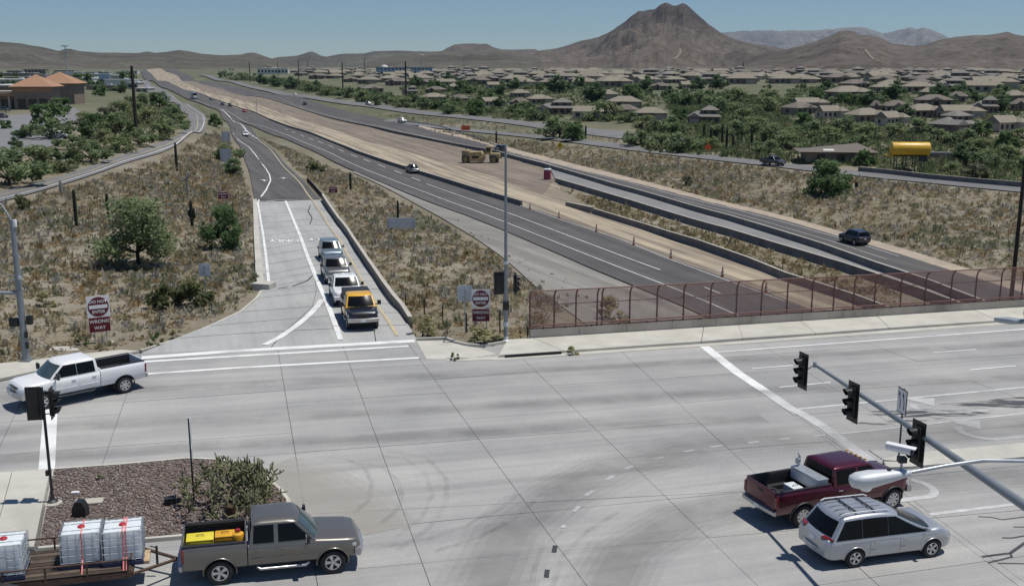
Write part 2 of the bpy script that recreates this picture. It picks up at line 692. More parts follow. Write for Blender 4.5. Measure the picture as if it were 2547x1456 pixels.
paint('car_tan', (0.185, 0.172, 0.152), 0.55, 0.36)
paint('car_white', (0.8, 0.8, 0.8), 0.0, 0.4)
paint('car_burgundy', (0.085, 0.007, 0.019), 0.4, 0.3)
paint('car_silver', (0.46, 0.48, 0.51), 0.55, 0.36)
paint('car_yellow', (0.75, 0.4, 0.02), 0.0, 0.4)
paint('car_black', (0.015, 0.016, 0.02), 0.1, 0.3)
paint('car_bluegrey', (0.26, 0.32, 0.36), 0.5, 0.35)
paint('car_darkgrey', (0.1, 0.1, 0.11), 0.5, 0.3)
paint('car_navy', (0.02, 0.024, 0.045), 0.3, 0.3)
paint('car_grey', (0.2, 0.2, 0.2), 0.5, 0.33)
paint('car_red', (0.4, 0.03, 0.04), 0.2, 0.35)


def concrete_road(name, base, streaks=0.5, dark=(0.22, 0.22, 0.225), ang=AZR, fine=0.4):
    """cement paving: polished wheel tracks along the street, mottled stains"""
    m, nt, b = newmat(name)
    p = _pos(nt, -(math.pi / 2 - ang), (1, 1, 1))
    p2 = nt.nodes.new('ShaderNodeMapping')
    p2.inputs['Scale'].default_value = (0.018, 0.62, 1)
    nt.links.new(p, p2.inputs[0])
    n1 = _noise(nt, 1.0, 3, 0.55, p2.outputs[0], 0.3)
    p3 = nt.nodes.new('ShaderNodeMapping')
    p3.inputs['Scale'].default_value = (0.15, 2.6, 1)
    nt.links.new(p, p3.inputs[0])
    n2 = _noise(nt, 1.0, 5, 0.65, p3.outputs[0])
    n3 = _noise(nt, 0.14, 6, 0.65, p)
    n4 = _noise(nt, 9.0, 4, 0.7, p)
    r1 = _ramp(nt, [(0.36, dark), (0.62, base)])
    nt.links.new(n1.outputs[0], r1.inputs[0])
    c = _mix(nt, base, r1.outputs[0], streaks)
    r2 = _ramp(nt, [(0.3, (0.78, 0.78, 0.79)), (0.7, (1.1, 1.1, 1.1))])
    nt.links.new(n2.outputs[0], r2.inputs[0])
    c = _mix(nt, c, r2.outputs[0], fine, 'MULTIPLY')
    r3 = _ramp(nt, [(0.34, (0.84, 0.84, 0.86)), (0.66, (1.1, 1.09, 1.06))])
    nt.links.new(n3.outputs[0], r3.inputs[0])
    c = _mix(nt, c, r3.outputs[0], 0.9, 'MULTIPLY')
    r4 = _ramp(nt, [(0.25, (0.86, 0.86, 0.86)), (0.75, (1.08, 1.08, 1.08))])
    nt.links.new(n4.outputs[0], r4.inputs[0])
    c = _mix(nt, c, r4.outputs[0], 0.8, 'MULTIPLY')
    nt.links.new(c, b.inputs['Base Color'])
    b.inputs['Roughness'].default_value = 0.75
    b.inputs['Specular IOR Level'].default_value = 0.3
    return m


concrete_road('road_concrete', (0.41, 0.404, 0.387), 0.58, (0.265, 0.263, 0.258))
concrete_road('ramp_concrete', (0.42, 0.42, 0.405), 0.5, (0.31, 0.31, 0.31), R(-17))
concrete_road('asphalt', (0.125, 0.116, 0.108), 0.7, (0.075, 0.072, 0.07), R(-20), 0.7)
concrete_road('asphalt_old', (0.2, 0.195, 0.19), 0.5, (0.15, 0.15, 0.15), R(-20))
concrete_road('asphalt_grey', (0.26, 0.255, 0.245), 0.5, (0.2, 0.2, 0.2), R(-20))
concrete_road('dirt_work', (0.46, 0.39, 0.28), 0.95, (0.2, 0.162, 0.125), R(-19), 1.0)
concrete_road('dirt_dark', (0.27, 0.222, 0.17), 0.9, (0.19, 0.155, 0.12), R(-19), 1.0)
concrete_road('gravel_grey', (0.3, 0.285, 0.255), 0.8, (0.2, 0.185, 0.16), R(-25), 0.7)
mat('joint_seal', (0.17, 0.168, 0.165), 0.8, var=0.25)
mat('tar', (0.05, 0.05, 0.055), 0.6, var=0.2)
mat('kerb', (0.5, 0.48, 0.42), 0.85, var=0.12, scale=0.7, dirt=(0.4, 0.38, 0.33))
mat('parapet', (0.52, 0.46, 0.385), 0.85, var=0.14, scale=0.7, dirt=(0.24, 0.21, 0.18))
mat('barrier', (0.15, 0.145, 0.14), 0.85, var=0.3, scale=0.5)  # shaded sides of pale concrete, painted into the base colour
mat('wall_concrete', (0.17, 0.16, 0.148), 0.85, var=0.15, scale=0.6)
mat('sand', (0.4, 0.33, 0.25), 0.95, var=0.15, scale=0.5, dirt=(0.3, 0.25, 0.2))
mat('lot_asphalt', (0.19, 0.19, 0.19), 0.8, var=0.12, scale=0.2)

# open desert ground
m, nt, b = newmat('desert')
p = _pos(nt)
n1 = _noise(nt, 0.035, 6, 0.6, p)
n2 = _noise(nt, 0.45, 6, 0.7, p)
n3 = _noise(nt, 3.5, 4, 0.7, p)
r1 = _ramp(nt, [(0.32, (0.19, 0.166, 0.118)), (0.5, (0.245, 0.217, 0.165)), (0.68, (0.3, 0.276, 0.228))])
nt.links.new(n1.outputs[0], r1.inputs[0])
r2 = _ramp(nt, [(0.3, (0.72, 0.68, 0.62)), (0.55, (1, 1, 1)), (0.75, (1.15, 1.14, 1.12))])
nt.links.new(n2.outputs[0], r2.inputs[0])
c = _mix(nt, r1.outputs[0], r2.outputs[0], 0.9, 'MULTIPLY')
r3 = _ramp(nt, [(0.3, (0.75, 0.74, 0.72)), (0.7, (1.12, 1.12, 1.12))])
nt.links.new(n3.outputs[0], r3.inputs[0])
c = _mix(nt, c, r3.outputs[0], 0.8, 'MULTIPLY')
# far plain: scrub too small to tell apart
ln = nt.nodes.new('ShaderNodeSeparateXYZ')
nt.links.new(p, ln.inputs[0])
n5 = _noise(nt, 0.03, 8, 0.75, p)
r5 = _ramp(nt, [(0.36, (0, 0, 0)), (0.48, (1, 1, 1))])
nt.links.new(n5.outputs[0], r5.inputs[0])
mr = nt.nodes.new('ShaderNodeMapRange')
mr.inputs[1].default_value = 235
mr.inputs[2].default_value = 420
mr.inputs[4].default_value = 0.85
nt.links.new(ln.outputs[1], mr.inputs[0])
c = _mix(nt, c, (0.105, 0.118, 0.068), _math(nt, 'MULTIPLY', r5.outputs[0], mr.outputs[0]))
nt.links.new(c, b.inputs['Base Color'])
b.inputs['Roughness'].default_value = 0.95
b.inputs['Specular IOR Level'].default_value = 0.1

# mountain sides
def hillmat(name, a, bcol, g, sc=1.0, rock=1.0):
    m, nt, b = newmat(name)
    p = _pos(nt)
    n1 = _noise(nt, 0.0022 * sc, 8, 0.7, p)
    n2 = _noise(nt, 0.03 * sc, 6, 0.8, p)
    r1 = _ramp(nt, [(0.35, a), (0.62, bcol)])
    nt.links.new(n1.outputs[0], r1.inputs[0])
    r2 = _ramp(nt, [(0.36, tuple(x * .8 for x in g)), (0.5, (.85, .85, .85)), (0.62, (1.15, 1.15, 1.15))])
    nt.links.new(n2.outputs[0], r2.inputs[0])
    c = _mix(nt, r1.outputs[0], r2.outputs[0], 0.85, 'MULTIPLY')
    # bare dark rock on the high ground
    sx = nt.nodes.new('ShaderNodeSeparateXYZ')
    nt.links.new(p, sx.inputs[0])
    h = nt.nodes.new('ShaderNodeMapRange')
    h.inputs[1].default_value = 165
    h.inputs[2].default_value = 250
    nt.links.new(_math(nt, 'ADD', sx.outputs[2], _math(nt, 'MULTIPLY', n1.outputs[0], 60)), h.inputs[0])
    c = _mix(nt, c, (0.6, 0.58, 0.6), _math(nt, 'MULTIPLY', h.outputs[0], rock), 'MULTIPLY')
    nt.links.new(c, b.inputs['Base Color'])
    b.inputs['Roughness'].default_value = 0.95
    b.inputs['Specular IOR Level'].default_value = 0.05


hillmat('hill_brown', (0.1, 0.081, 0.067), (0.165, 0.137, 0.112), (0.5, 0.52, 0.4))
hillmat('hill_low', (0.085, 0.078, 0.06), (0.15, 0.133, 0.105), (0.5, 0.55, 0.38))
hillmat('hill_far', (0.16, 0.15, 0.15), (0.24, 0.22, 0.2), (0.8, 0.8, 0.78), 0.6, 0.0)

# chain-link screen: mostly holes
m, nt, b = newmat('mesh_screen')
b.inputs['Base Color'].default_value = (0.26, 0.135, 0.115, 1)
b.inputs['Roughness'].default_value = 0.7
n = _noise(nt, 0.8, 3, 0.6, _pos(nt))
mr = nt.nodes.new('ShaderNodeMapRange')
mr.inputs[1].default_value = 0.3
mr.inputs[2].default_value = 0.7
mr.inputs[3].default_value = 0.42
mr.inputs[4].default_value = 0.54
nt.links.new(n.outputs[0], mr.inputs[0])
nt.links.new(mr.outputs[0], b.inputs['Alpha'])
# ------------------------------------------------------------------ ground sheet, mountains, air
def interp(pts, x):
    xs = [p[0] for p in pts]
    ys = [p[1] for p in pts]
    return float(np.interp(x, xs, ys))


def deck_pts(pts):
    return [deck(x, y) for x, y in pts]


DECK = deck_pts([(0, 948), (150, 915), (260, 895), (346, 878), (1040, 846), (1110, 845), (1180, 852), (1322, 845), (2546, 767)])
_w = DECK[0] - EX * 70
_e = DECK[-1] + EX * 60
DECK = [_w] + DECK + [_e, _e - NX * 85, _w - NX * 85]
DECK = [Vector((p.x, p.y, zi(p.x))) for p in DECK]


def inside(poly, X, Y):
    X = np.asarray(X, float)
    r = np.zeros(X.shape, bool)
    n = len(poly)
    j = n - 1
    for i in range(n):
        xi, yi, xj, yj = poly[i][0], poly[i][1], poly[j][0], poly[j][1]
        c = ((yi > Y) != (yj > Y)) & (X < (xj - xi) * (Y - yi) / (yj - yi + 1e-12) + xi)
        r ^= c
        j = i
    return r


# one sheet: a dense fan in view, coarse all round, out past the mountains
az = np.concatenate([np.linspace(R(-180), AZ0, 26)[:-1], ga, np.linspace(AZ1, R(180), 26)[1:]])
ld = np.concatenate([gd, np.log(np.array([9000., 14000., 24000.]))])
XX = np.sin(az)[None] * np.exp(ld)[:, None]
YY = np.cos(az)[None] * np.exp(ld)[:, None]
ZZ = TV(XX, YY)
edge = np.clip((np.abs(az) - AZ1) / R(20), 0, 1)[None]
ZZ = ZZ * (1 - edge) + (-0.6 + 0 * ZZ) * edge
dk = inside(DECK, XX, YY)
ZZ = np.where(dk, np.minimum(ZZ, GX * XX - 0.45), ZZ)
ND2, NA2 = ZZ.shape
V = np.stack([XX, YY, ZZ], -1).reshape(-1, 3)
V = np.vstack([V, [[0, 0, -2.0]]])
idx = np.arange(ND2 * NA2).reshape(ND2, NA2)
F = np.stack([idx[:-1, :-1], idx[1:, :-1], idx[1:, 1:], idx[:-1, 1:]], -1).reshape(-1, 4)
F = F[:, ::-1]
g = npmesh('ground', V, F, 'desert', smooth=True)
tag(g, 'open desert ground of tan soil spreading to the mountains', 'ground', kind='structure')


def hill(name, label, sil, dist, mt, front=0.6, back=1.25, base=5, rough=1.0, seed=0, ncol=260, nrow=46, pw=1.35):
    xs = np.linspace(sil[0][0], sil[-1][0], ncol)
    Vv = []
    rows = np.concatenate([np.linspace(0, 1, nrow), np.linspace(1, 2, 8)[1:]])
    for r_ in rows:
        for x in xs:
            y = interp(sil, x)
            top = at_depth(x, y, dist)
            a = math.atan2(top.x, top.y)
            dd = math.hypot(top.x, top.y)
            edge = min(1, (x - xs[0]) / 60, (xs[-1] - x) / 60)
            rz = top.z
            if r_ <= 1:
                q = dd * (front + (1 - front) * r_)
                s = r_ ** pw
                h = base + (rz - base) * s
                k = 2.8 * r_ * (1 - r_) ** .85
            else:
                q = dd * (1 + (back - 1) * (r_ - 1))
                h = rz + (base - rz) * (r_ - 1) ** 1.1
                k = 0.25 * (2 - r_)
            px, py = q * math.sin(a), q * math.cos(a)
            n = mnoise.ridged_multi_fractal(Vector((px / 430, py / 700, seed)), 0.85, 2.15, 7, 1.0, 2.0)
            n2 = mnoise.fractal(Vector((px / 170, py / 170, seed + 3)), 0.8, 2.0, 5)
            h += ((n - 1.1) * 0.24 + n2 * 0.08) * (rz - base) * k * rough
            if r_ == 1:
                h += n2 * 0.03 * (rz - base)
            if r_ < 1:
                h = min(h, CAM_H + (rz - CAM_H) * q / dd - 1.5)
            Vv.append((px, py, max(h, base - 6)))
    nr = len(rows)
    I = np.arange(nr * ncol).reshape(nr, ncol)
    Ff = np.stack([I[:-1, :-1], I[:-1, 1:], I[1:, 1:], I[1:, :-1]], -1).reshape(-1, 4)
    o = npmesh(name, np.array(Vv), Ff, mt, smooth=True)
    tag(o, label, 'mountain' if 'mountain' in name else 'hill', kind='structure')
    return o


hill('mountain', 'rocky brown desert mountain with the twin knobbed summit', [(1300, 150), (1344, 126), (1375, 122), (1415, 112), (1445, 102), (1490, 92), (1520, 77), (1550, 57),
     (1570, 40), (1587, 28), (1615, 25), (1628, 24), (1640, 14), (1657, 5), (1668, 8), (1677, 11), (1688, 8), (1698, 6), (1706, 10), (1712, 15), (1735, 38), (1760, 62), (1790, 82),
     (1825, 97), (1863, 107), (1912, 115), (1955, 124), (2010, 150)], 4800, 'hill_brown', front=0.5, seed=1, rough=1.9, pw=1.6, ncol=320)
hill('mountain', 'low brown desert ridge with a bare trail scar, nearer than the blue peaks', [(1850, 150), (1908, 128), (1953, 124), (2008, 110), (2058, 93), (2089, 80), (2105, 78), (2121, 80), (2141, 89), (2164, 88), (2191, 95), (2216, 108),
     (2271, 115), (2299, 113), (2334, 100), (2371, 91), (2409, 88), (2459, 88), (2506, 80), (2529, 86), (2560, 90), (2640, 82), (2760, 100), (2900, 140)], 3600, 'hill_brown', front=0.5, seed=5, rough=1.0, pw=1.5)
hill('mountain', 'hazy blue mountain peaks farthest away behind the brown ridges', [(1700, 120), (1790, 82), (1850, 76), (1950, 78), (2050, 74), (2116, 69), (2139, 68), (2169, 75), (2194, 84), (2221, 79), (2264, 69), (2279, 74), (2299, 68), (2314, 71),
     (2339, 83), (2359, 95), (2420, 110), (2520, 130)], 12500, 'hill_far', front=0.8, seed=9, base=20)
hill('hill', 'long dark low hill behind the shops west of the freeway', [(-1500, 110), (-1000, 90), (-700, 112), (-420, 118), (-200, 96), (-80, 100), (0, 104), (50, 108), (100, 116), (125, 122), (145, 127), (168, 120), (200, 127), (250, 131), (345, 132), (365, 128), (385, 132),
     (413, 130), (443, 124), (468, 127), (500, 134), (550, 138), (600, 136), (620, 131), (637, 133), (662, 142), (720, 160)], 4600, 'hill_low', front=0.55, seed=13, rough=0.8)
hill('hill', 'small pointed butte on the skyline beyond the freeway bend', [(655, 152), (690, 143), (740, 139), (762, 132), (772, 129), (778, 130), (797, 139), (812, 142), (850, 152)], 6200, 'hill_low', front=0.75, seed=17, rough=0.5, ncol=120, nrow=24)
hill('hill', 'long even low ridge between the butte and the mesa', [(780, 152), (812, 141), (855, 134), (907, 133), (932, 127), (987, 126), (1025, 128), (1097, 129), (1180, 134), (1260, 148)], 6600, 'hill_low', front=0.75, seed=19, rough=0.6, ncol=160, nrow=24)
hill('hill', 'flat topped mesa with a dark level rim', [(1040, 146), (1097, 128), (1112, 119), (1130, 111), (1170, 110), (1212, 110), (1225, 117), (1245, 123), (1274, 124), (1330, 122), (1380, 140)], 6000, 'hill_brown', front=0.75, seed=23, rough=0.45, ncol=160, nrow=28)
hill('hill', 'gentle low rise of brown scrub in front of the mesa', [(900, 158), (982, 137), (1060, 130), (1112, 126), (1150, 134), (1175, 127), (1207, 132), (1237, 127), (1290, 132), (1340, 140), (1420, 160)], 4300, 'hill_low', front=0.6, seed=27, rough=0.6, ncol=180, nrow=28)

def trail(hl, pts, w_):
    bpy.context.view_layer.update()
    P = []
    for i in range(len(pts) - 1):
        for k in range(5):
            t = k / 5
            ok, q, _n_, _i = hl.ray_cast(Vector((0, 0, CAM_H)), ray(pts[i][0] + (pts[i + 1][0] - pts[i][0]) * t, pts[i][1] + (pts[i + 1][1] - pts[i][1]) * t).normalized())
            if ok:
                P.append(q + _n_ * 1.5)
    mb = MB()
    for a, b_ in zip(P[:-1], P[1:]):
        s = Vector((w_ / 2, 0, 0))
        mb.quad(a - s, a + s, b_ + s, b_ - s)
    tag(mb.build('dirt_trail', 'dirt_dark', fix=False), 'pale dirt trail scar climbing the brown mountain slope', 'trail', kind='structure')


_m = [o for o in bpy.data.objects if o.name.startswith('mountain')]
trail(_m[0], [(1693, 121), (1691, 131), (1684, 142), (1677, 150)], 7)
trail(_m[1], [(2131, 119), (2149, 123), (2158, 134), (2164, 141), (2174, 151)], 6)

# the air: thin desert haze
HAZE = 2.4e-5
hb = MB().box((0, 7200, 590), (26000, 18400, 1206)).build('haze')
m = bpy.data.materials.new('haze')
m.use_nodes = True
m.node_tree.nodes.clear()
_o = m.node_tree.nodes.new('ShaderNodeOutputMaterial')
_v = m.node_tree.nodes.new('ShaderNodeVolumePrincipled')
_v.inputs['Density'].default_value = HAZE
_v.inputs['Color'].default_value = (0.5, 0.74, 1.0, 1)
_v.inputs['Anisotropy'].default_value = 0.2
m.node_tree.links.new(_v.outputs[0], _o.inputs['Volume'])
hb.data.materials.append(m)
hb.location.z = 0
tag(hb, 'thin pale desert haze filling the air', 'haze', kind='stuff')

# ------------------------------------------------------------------ the cross street: slabs with open joints
base = MB()
base.prism([p + Vector((0, 0, -0.06)) for p in DECK], (0, 0, -0.5))
street = base.build('street', 'joint_seal')
tag(street, 'wide concrete cross street with saw cut joints and tyre polished lanes', 'street', kind='structure')

JOINTS = [((697, 905), (745, 1190)), ((860, 880), (1010, 1290)), ((1060, 915), (1460, 1456)), ((1549, 877), (1668, 985)), ((1564, 1146), (1758, 1333)),
          ((2347, 1315), (2482, 1417)), ((286, 1063), (254, 1155)), ((20, 1066), (4, 1100)), ((1878, 847), (2101, 982)), ((2020, 804), (2544, 993)),
          ((1745, 858), (1850, 935)),
          ((587, 936), (1050, 906)), ((743, 1124), (1037, 1102)), ((1107, 1293), (1672, 1239)), ((1230, 1162), (1558, 1136)), ((1403, 1367), (1755, 1336)),
          ((878, 1271), (1107, 1259)), ((2076, 1447), (2445, 1395)), ((1779, 890), (2546, 833)), ((740, 1000), (1100, 976)), ((1100, 1046), (1700, 1000))]
bm = bmesh.new()
bm.faces.new([bm.verts.new(p) for p in DECK])
SHORT = {4: 0, 5: 0, 8: 0, 9: 0}
for a, b_ in JOINTS:
    A, B = deck(*a), deck(*b_)
    d = (B - A).normalized()
    bmesh.ops.bisect_plane(bm, geom=bm.verts[:] + bm.edges[:] + bm.faces[:], plane_co=A, plane_no=d.cross(Vector((0, 0, 1))).normalized(), dist=1e-4)
small = [f for f in bm.faces if f.calc_area() < 0.3]
bmesh.ops.delete(bm, geom=small, context='FACES')
r_ = bmesh.ops.inset_individual(bm, faces=bm.faces[:], thickness=0.011, use_even_offset=True)
bmesh.ops.delete(bm, geom=r_['faces'], context='FACES')
for f in list(bm.faces):
    pts = [v.co.copy() for v in f.verts]
    c = f.calc_center_median()
    dz = 0.004 * math.sin(c.x * 3.1 + c.y * 1.7)
    MB().prism([p + Vector((0, 0, dz - 0.004)) for p in pts], (0, 0, -0.05)).build('slab', 'road_concrete', street)
bm.free()


def strip(pts, width, z=0.004, n_per=2.0, surf='deck', ends=True):
    """flat painted strip along picture points"""
    W = [deck(x, y) if surf == 'deck' else G(x, y) for x, y in pts]
    return strip_w(W, width, z, n_per, surf)


def strip_w(W, width, z=0.004, n_per=2.0, surf='deck'):
    P = [W[0]]
    for a, b_ in zip(W[:-1], W[1:]):
        n = max(1, int((b_ - a).length / n_per))
        P += [a.lerp(b_, (i + 1) / n) for i in range(n)]
    mb = MB()
    L_, R_ = [], []
    ws = width if isinstance(width, (list, tuple)) else (width, width)
    for i, p in enumerate(P):
        d = (P[min(i + 1, len(P) - 1)] - P[max(0, i - 1)])
        d.z = 0
        d.normalize()
        s = Vector((d.y, -d.x, 0)) * (ws[0] + (ws[1] - ws[0]) * i / max(1, len(P) - 1)) / 2
        for q, lst in ((p - s, L_), (p + s, R_)):
            zz = zi(q.x) + z + 0.004 if surf == 'deck' else T(q.x, q.y) + z
            lst.append(Vector((q.x, q.y, zz)))
    for i in range(len(P) - 1):
        mb.quad(L_[i], R_[i], R_[i + 1], L_[i + 1])
    return mb


def mark(name, pts, width, m='paint_white', z=0.004, surf='deck', parent=None):
    return strip(pts, width, z, 2.0, surf).build(name, m, parent or street, fix=False)


mark('stop_line', [(352, 889), (587, 872), (1031, 847)], 0.62)
mark('crosswalk_line', [(356, 899), (587, 885), (1016, 860)], 0.36)
mark('crosswalk_line', [(352, 930), (587, 914), (1041, 889)], 0.33)
mark('stop_line', [(1748, 858), (1835, 927), (1900, 970)], 0.62)
mark('stop_line', [(1900, 970), (1961, 1012), (2005, 1034), (2046, 1059)], 0.6, 'paint_worn')
mark('stop_line', [(2046, 1059), (2106, 1103), (2165, 1146)], 0.6, 'paint_faint')
mark('stop_line', [(126, 1010), (116, 1168)], 0.62)
mark('edge_line', [(1779, 875), (2600, 814)], 0.17)
mark('lane_line', [(1983, 1016.5), (2600, 957)], 0.2, 'paint_worn')
mark('lane_line', [(2090, 1078), (2600, 1021)], 0.17, 'paint_worn')
mark('lane_line', [(2312, 1278), (2600, 1244)], 0.22, 'paint_worn')
for a, b_ in [((2320, 876), (2427, 868)), ((2411, 919), (2525, 909)), ((1870, 916), (1972, 908)), ((1938, 962), (2065, 950))]:
    mark('lane_dash', [a, b_], 0.13, 'paint_white')
for a, b_ in [((1860, 1100), (1887, 1097)), ((1936, 1092), (1964, 1089)), ((2024, 1083), (2052, 1081)), ((1767, 1111), (1797, 1107)), ((1624, 1141), (1650, 1136)),
              ((1700, 1123), (1726, 1118)), ((1554, 1165), (1575, 1157)), ((1505, 1193), (1527, 1182)), ((1456, 1231), (1474, 1219)), ((1426, 1271), (1440, 1258)), ((1397, 1311), (1405, 1305))]:
    mark('turn_guide_dash', [a, b_], 0.17, 'paint_worn')
for a, b_ in [((1377, 1373), (1381, 1355)), ((1358, 1435), (1361, 1415))]:
    mark('dark_patch', [a, b_], 0.17, 'tar')
for pl, ww in [([(2432, 1283), (2466, 1285), (2492, 1291), (2546, 1284), (2600, 1286)], .05), ([(2520, 1309), (2600, 1309)], .05), ([(2492, 1336), (2518, 1336), (2546, 1331), (2600, 1336)], .07),
               ([(2442, 1383), (2470, 1379), (2512, 1374), (2532, 1360), (2560, 1340), (2610, 1310)], .12), ([(2458, 1398), (2490, 1390), (2516, 1383), (2512, 1374)], .08), ([(2480, 1399), (2600, 1401)], .06)]:
    mark('crack_seal', pl, ww, 'tar')


def arrow_turn(c, flip=1, m='paint_faint', s=1.0, back=False):
    """left-turn arrow painted on the lane; local x along the street"""
    C = deck(*c)
    ax = EX * (-1 if back else 1)
    ay = Vector((-ax.y, ax.x, 0)) * flip
    out = []
    for r_, a0, a1 in ():
        pass
    stem = [(-1.7, -0.35)] + [(0.2 + 0.95 * math.sin(t), 0.6 - 0.95 * math.cos(t)) for t in np.linspace(0, 2.4, 12)]
    mb = MB()
    W = [C + ax * (x * s) + ay * (y * s) for x, y in stem]
    sm = strip_w(W, 0.34 * s, 0.004, 3)
    mb.add(sm.v, sm.f)
    tip = [(0.15, 0.75), (-0.65, 1.75), (0.75, 2.0)]
    mb.poly([(lambda q: Vector((q.x, q.y, zi(q.x) + 0.008)))(C + ax * (x * s) + ay * (y * s)) for x, y in tip])
    mb.build('turn_arrow', m, street, fix=False)


arrow_turn((2275, 1228), 1, 'paint_worn', 1.0)
arrow_turn((2360, 1022), -1, 'paint_faint', 1.15, True)
arrow_turn((2480, 1082), -1, 'paint_faint', 1.15, True)

# tyre marks: faint curved rubber on the paving
m, nt, b = newmat('tyre_rubber')
b.inputs['Base Color'].default_value = (0.06, 0.06, 0.062, 1)
b.inputs['Roughness'].default_value = 0.8
n = _noise(nt, 0.9, 5, 0.7, _pos(nt))
mr = nt.nodes.new('ShaderNodeMapRange')
mr.inputs[1].default_value = 0.35
mr.inputs[2].default_value = 0.75
mr.inputs[3].default_value = 0.0
mr.inputs[4].default_value = 0.16
nt.links.new(n.outputs[0], mr.inputs[0])
nt.links.new(mr.outputs[0], b.inputs['Alpha'])
for pl, ww in [([(890, 1150), (950, 1160), (985, 1190), (1000, 1230), (985, 1270), (940, 1305)], .22), ([(930, 1130), (1010, 1140), (1060, 1180), (1075, 1230), (1050, 1285), (990, 1330)], .2),
               ([(960, 1120), (1060, 1135), (1110, 1190), (1110, 1250), (1070, 1310), (990, 1365)], .22), ([(860, 1140), (905, 1160), (925, 1200), (915, 1245), (880, 1275)], .2),
               ([(1290, 1225), (1240, 1265), (1150, 1310), (1060, 1340), (940, 1360)], .25), ([(1330, 1245), (1280, 1290), (1190, 1335), (1080, 1370)], .2),
               ([(1400, 1320), (1350, 1360), (1330, 1410), (1320, 1470)], .2), ([(1540, 1270), (1460, 1320), (1400, 1380), (1370, 1470)], .2),
               ([(700, 770), (720, 760), (760, 750), (790, 730)], .12)]:
    strip(pl, ww, 0.006, 0.5).build('tyre_mark', 'tyre_rubber', street, fix=False)
# broad lanes polished dark by turning tyres, pale unpolished corner
def soft(name, c, amax, pls, lo=.3, hi=.7):
    m, nt, b = newmat(name)
    b.inputs['Base Color'].default_value = (*c, 1)
    b.inputs['Roughness'].default_value = 0.8
    n = _noise(nt, 0.35, 5, 0.6, _pos(nt))
    mr = nt.nodes.new('ShaderNodeMapRange')
    mr.inputs[1].default_value = lo
    mr.inputs[2].default_value = hi
    mr.inputs[3].default_value = amax * .35
    mr.inputs[4].default_value = amax
    nt.links.new(n.outputs[0], mr.inputs[0])
    nt.links.new(mr.outputs[0], b.inputs['Alpha'])
    z = .0045
    for pl, ww in pls:
        for k in (1, .8, .6, .4):
            strip(pl, ww * k, z, 1.2).build(name, name, street, fix=False)
            z += .0004


soft('tyre_polish', (.1, .1, .1), .085, [([(2600, 1062), (2150, 1085), (1900, 1095), (1700, 1118), (1520, 1165), (1380, 1235), (1270, 1320), (1200, 1470)], 3.4),
                                       ([(2600, 1178), (2200, 1200), (1950, 1225), (1700, 1290), (1560, 1370), (1500, 1480)], 3.0)])
soft('lane_polish', (.1, .1, .1), .05, [([(-400, 1092), (600, 1040), (1200, 1010), (2700, 930)], 1.7), ([(-400, 1165), (500, 1110), (1000, 1085), (1900, 1040)], 1.6), ([(-300, 1005), (400, 965), (1000, 938), (2700, 845)], 1.6)], .4, .6)
soft('pale_patch', (.5, .47, .42), .3, [([(640, 1175), (740, 1200), (840, 1260), (900, 1330)], 4.4)])
# oil and water stains beyond the stop line
m, nt, b = newmat('stain')
b.inputs['Base Color'].default_value = (0.07, 0.07, 0.072, 1)
n = _noise(nt, 0.55, 6, 0.65, _pos(nt, -(math.pi / 2 - AZR), (0.35, 1.6, 1)))
mr = nt.nodes.new('ShaderNodeMapRange')
mr.inputs[1].default_value = 0.52
mr.inputs[2].default_value = 0.6
mr.inputs[3].default_value = 0.0
mr.inputs[4].default_value = 0.75
nt.links.new(n.outputs[0], mr.inputs[0])
nt.links.new(mr.outputs[0], b.inputs['Alpha'])
for pl, ww in [([(2075, 1030), (2250, 1020), (2400, 1008), (2600, 990)], 1.1), ([(2040, 1062), (2250, 1042), (2420, 1024), (2600, 1008)], .9)]:
    strip(pl, ww, 0.007, 1.0).build('stain', 'stain', street, fix=False)


def slab_poly(name, pts, h, m, parent=None, z0=-0.02):
    W = [deck(x, y) for x, y in pts]
    return MB().prism([Vector((p.x, p.y, zi(p.x) + z0)) for p in W], (0, 0, h - z0)).build(name, m, parent)


# far pavement along the bridge, in panels
SW_F = [(1240, 889), (1400, 878), (1744, 854), (1846, 846), (2028, 834), (2210, 820), (2481, 802), (2640, 790)]
SW_B = [(1262, 850), (1322, 844.5), (1750, 818), (1836, 812), (1990, 803), (2180, 791), (2420, 775), (2640, 761)]
side = MB()
Wf, Wb = [deck(*p) for p in SW_F], [deck(*p) for p in SW_B]
sw = None
for i in range(len(Wf) - 1):
    a, b_, c, d = Wf[i], Wf[i + 1], Wb[i + 1], Wb[i]
    g_ = 0.02
    q = [a.lerp(b_, 0.003), a.lerp(b_, 0.997), d.lerp(c, 0.997), d.lerp(c, 0.003)]
    mb = MB().prism([Vector((p.x, p.y, zi(p.x) + 0.0)) for p in q], (0, 0, 0.16))
    if sw is None:
        sw = tag(mb.build('pavement', 'kerb'), 'pale concrete pavement with kerb along the bridge fence', 'pavement', kind='structure')
    else:
        mb.build('pavement_panel', 'kerb', sw)
# storm drain slot in the kerb face
A, B = deck(1257, 889.3), deck(1396, 880.0)
MB().prism([Vector((A.x, A.y, zi(A.x) + 0.02)) - NX * 0.02, Vector((B.x, B.y, zi(B.x) + 0.02)) - NX * 0.02, Vector((B.x, B.y, zi(B.x) + 0.015)) + NX * 0.3, Vector((A.x, A.y, zi(A.x) + 0.015)) + NX * 0.3], (0, 0, 0.13)).build('storm_drain', 'black_matte', sw)
strip([(1110, 893), (1240, 891), (1744, 858), (2640, 793)], 0.6, 0.008).build('gutter', 'kerb', street, fix=False)
ap = slab_poly('kerb_apron', [(1036, 848), (1108, 846), (1150, 858), (1190, 866), (1236, 880), (1150, 893), (1060, 893)], 0.012, 'kerb')
tag(ap, 'pale concrete corner apron beside the ramp end', 'apron', kind='structure')
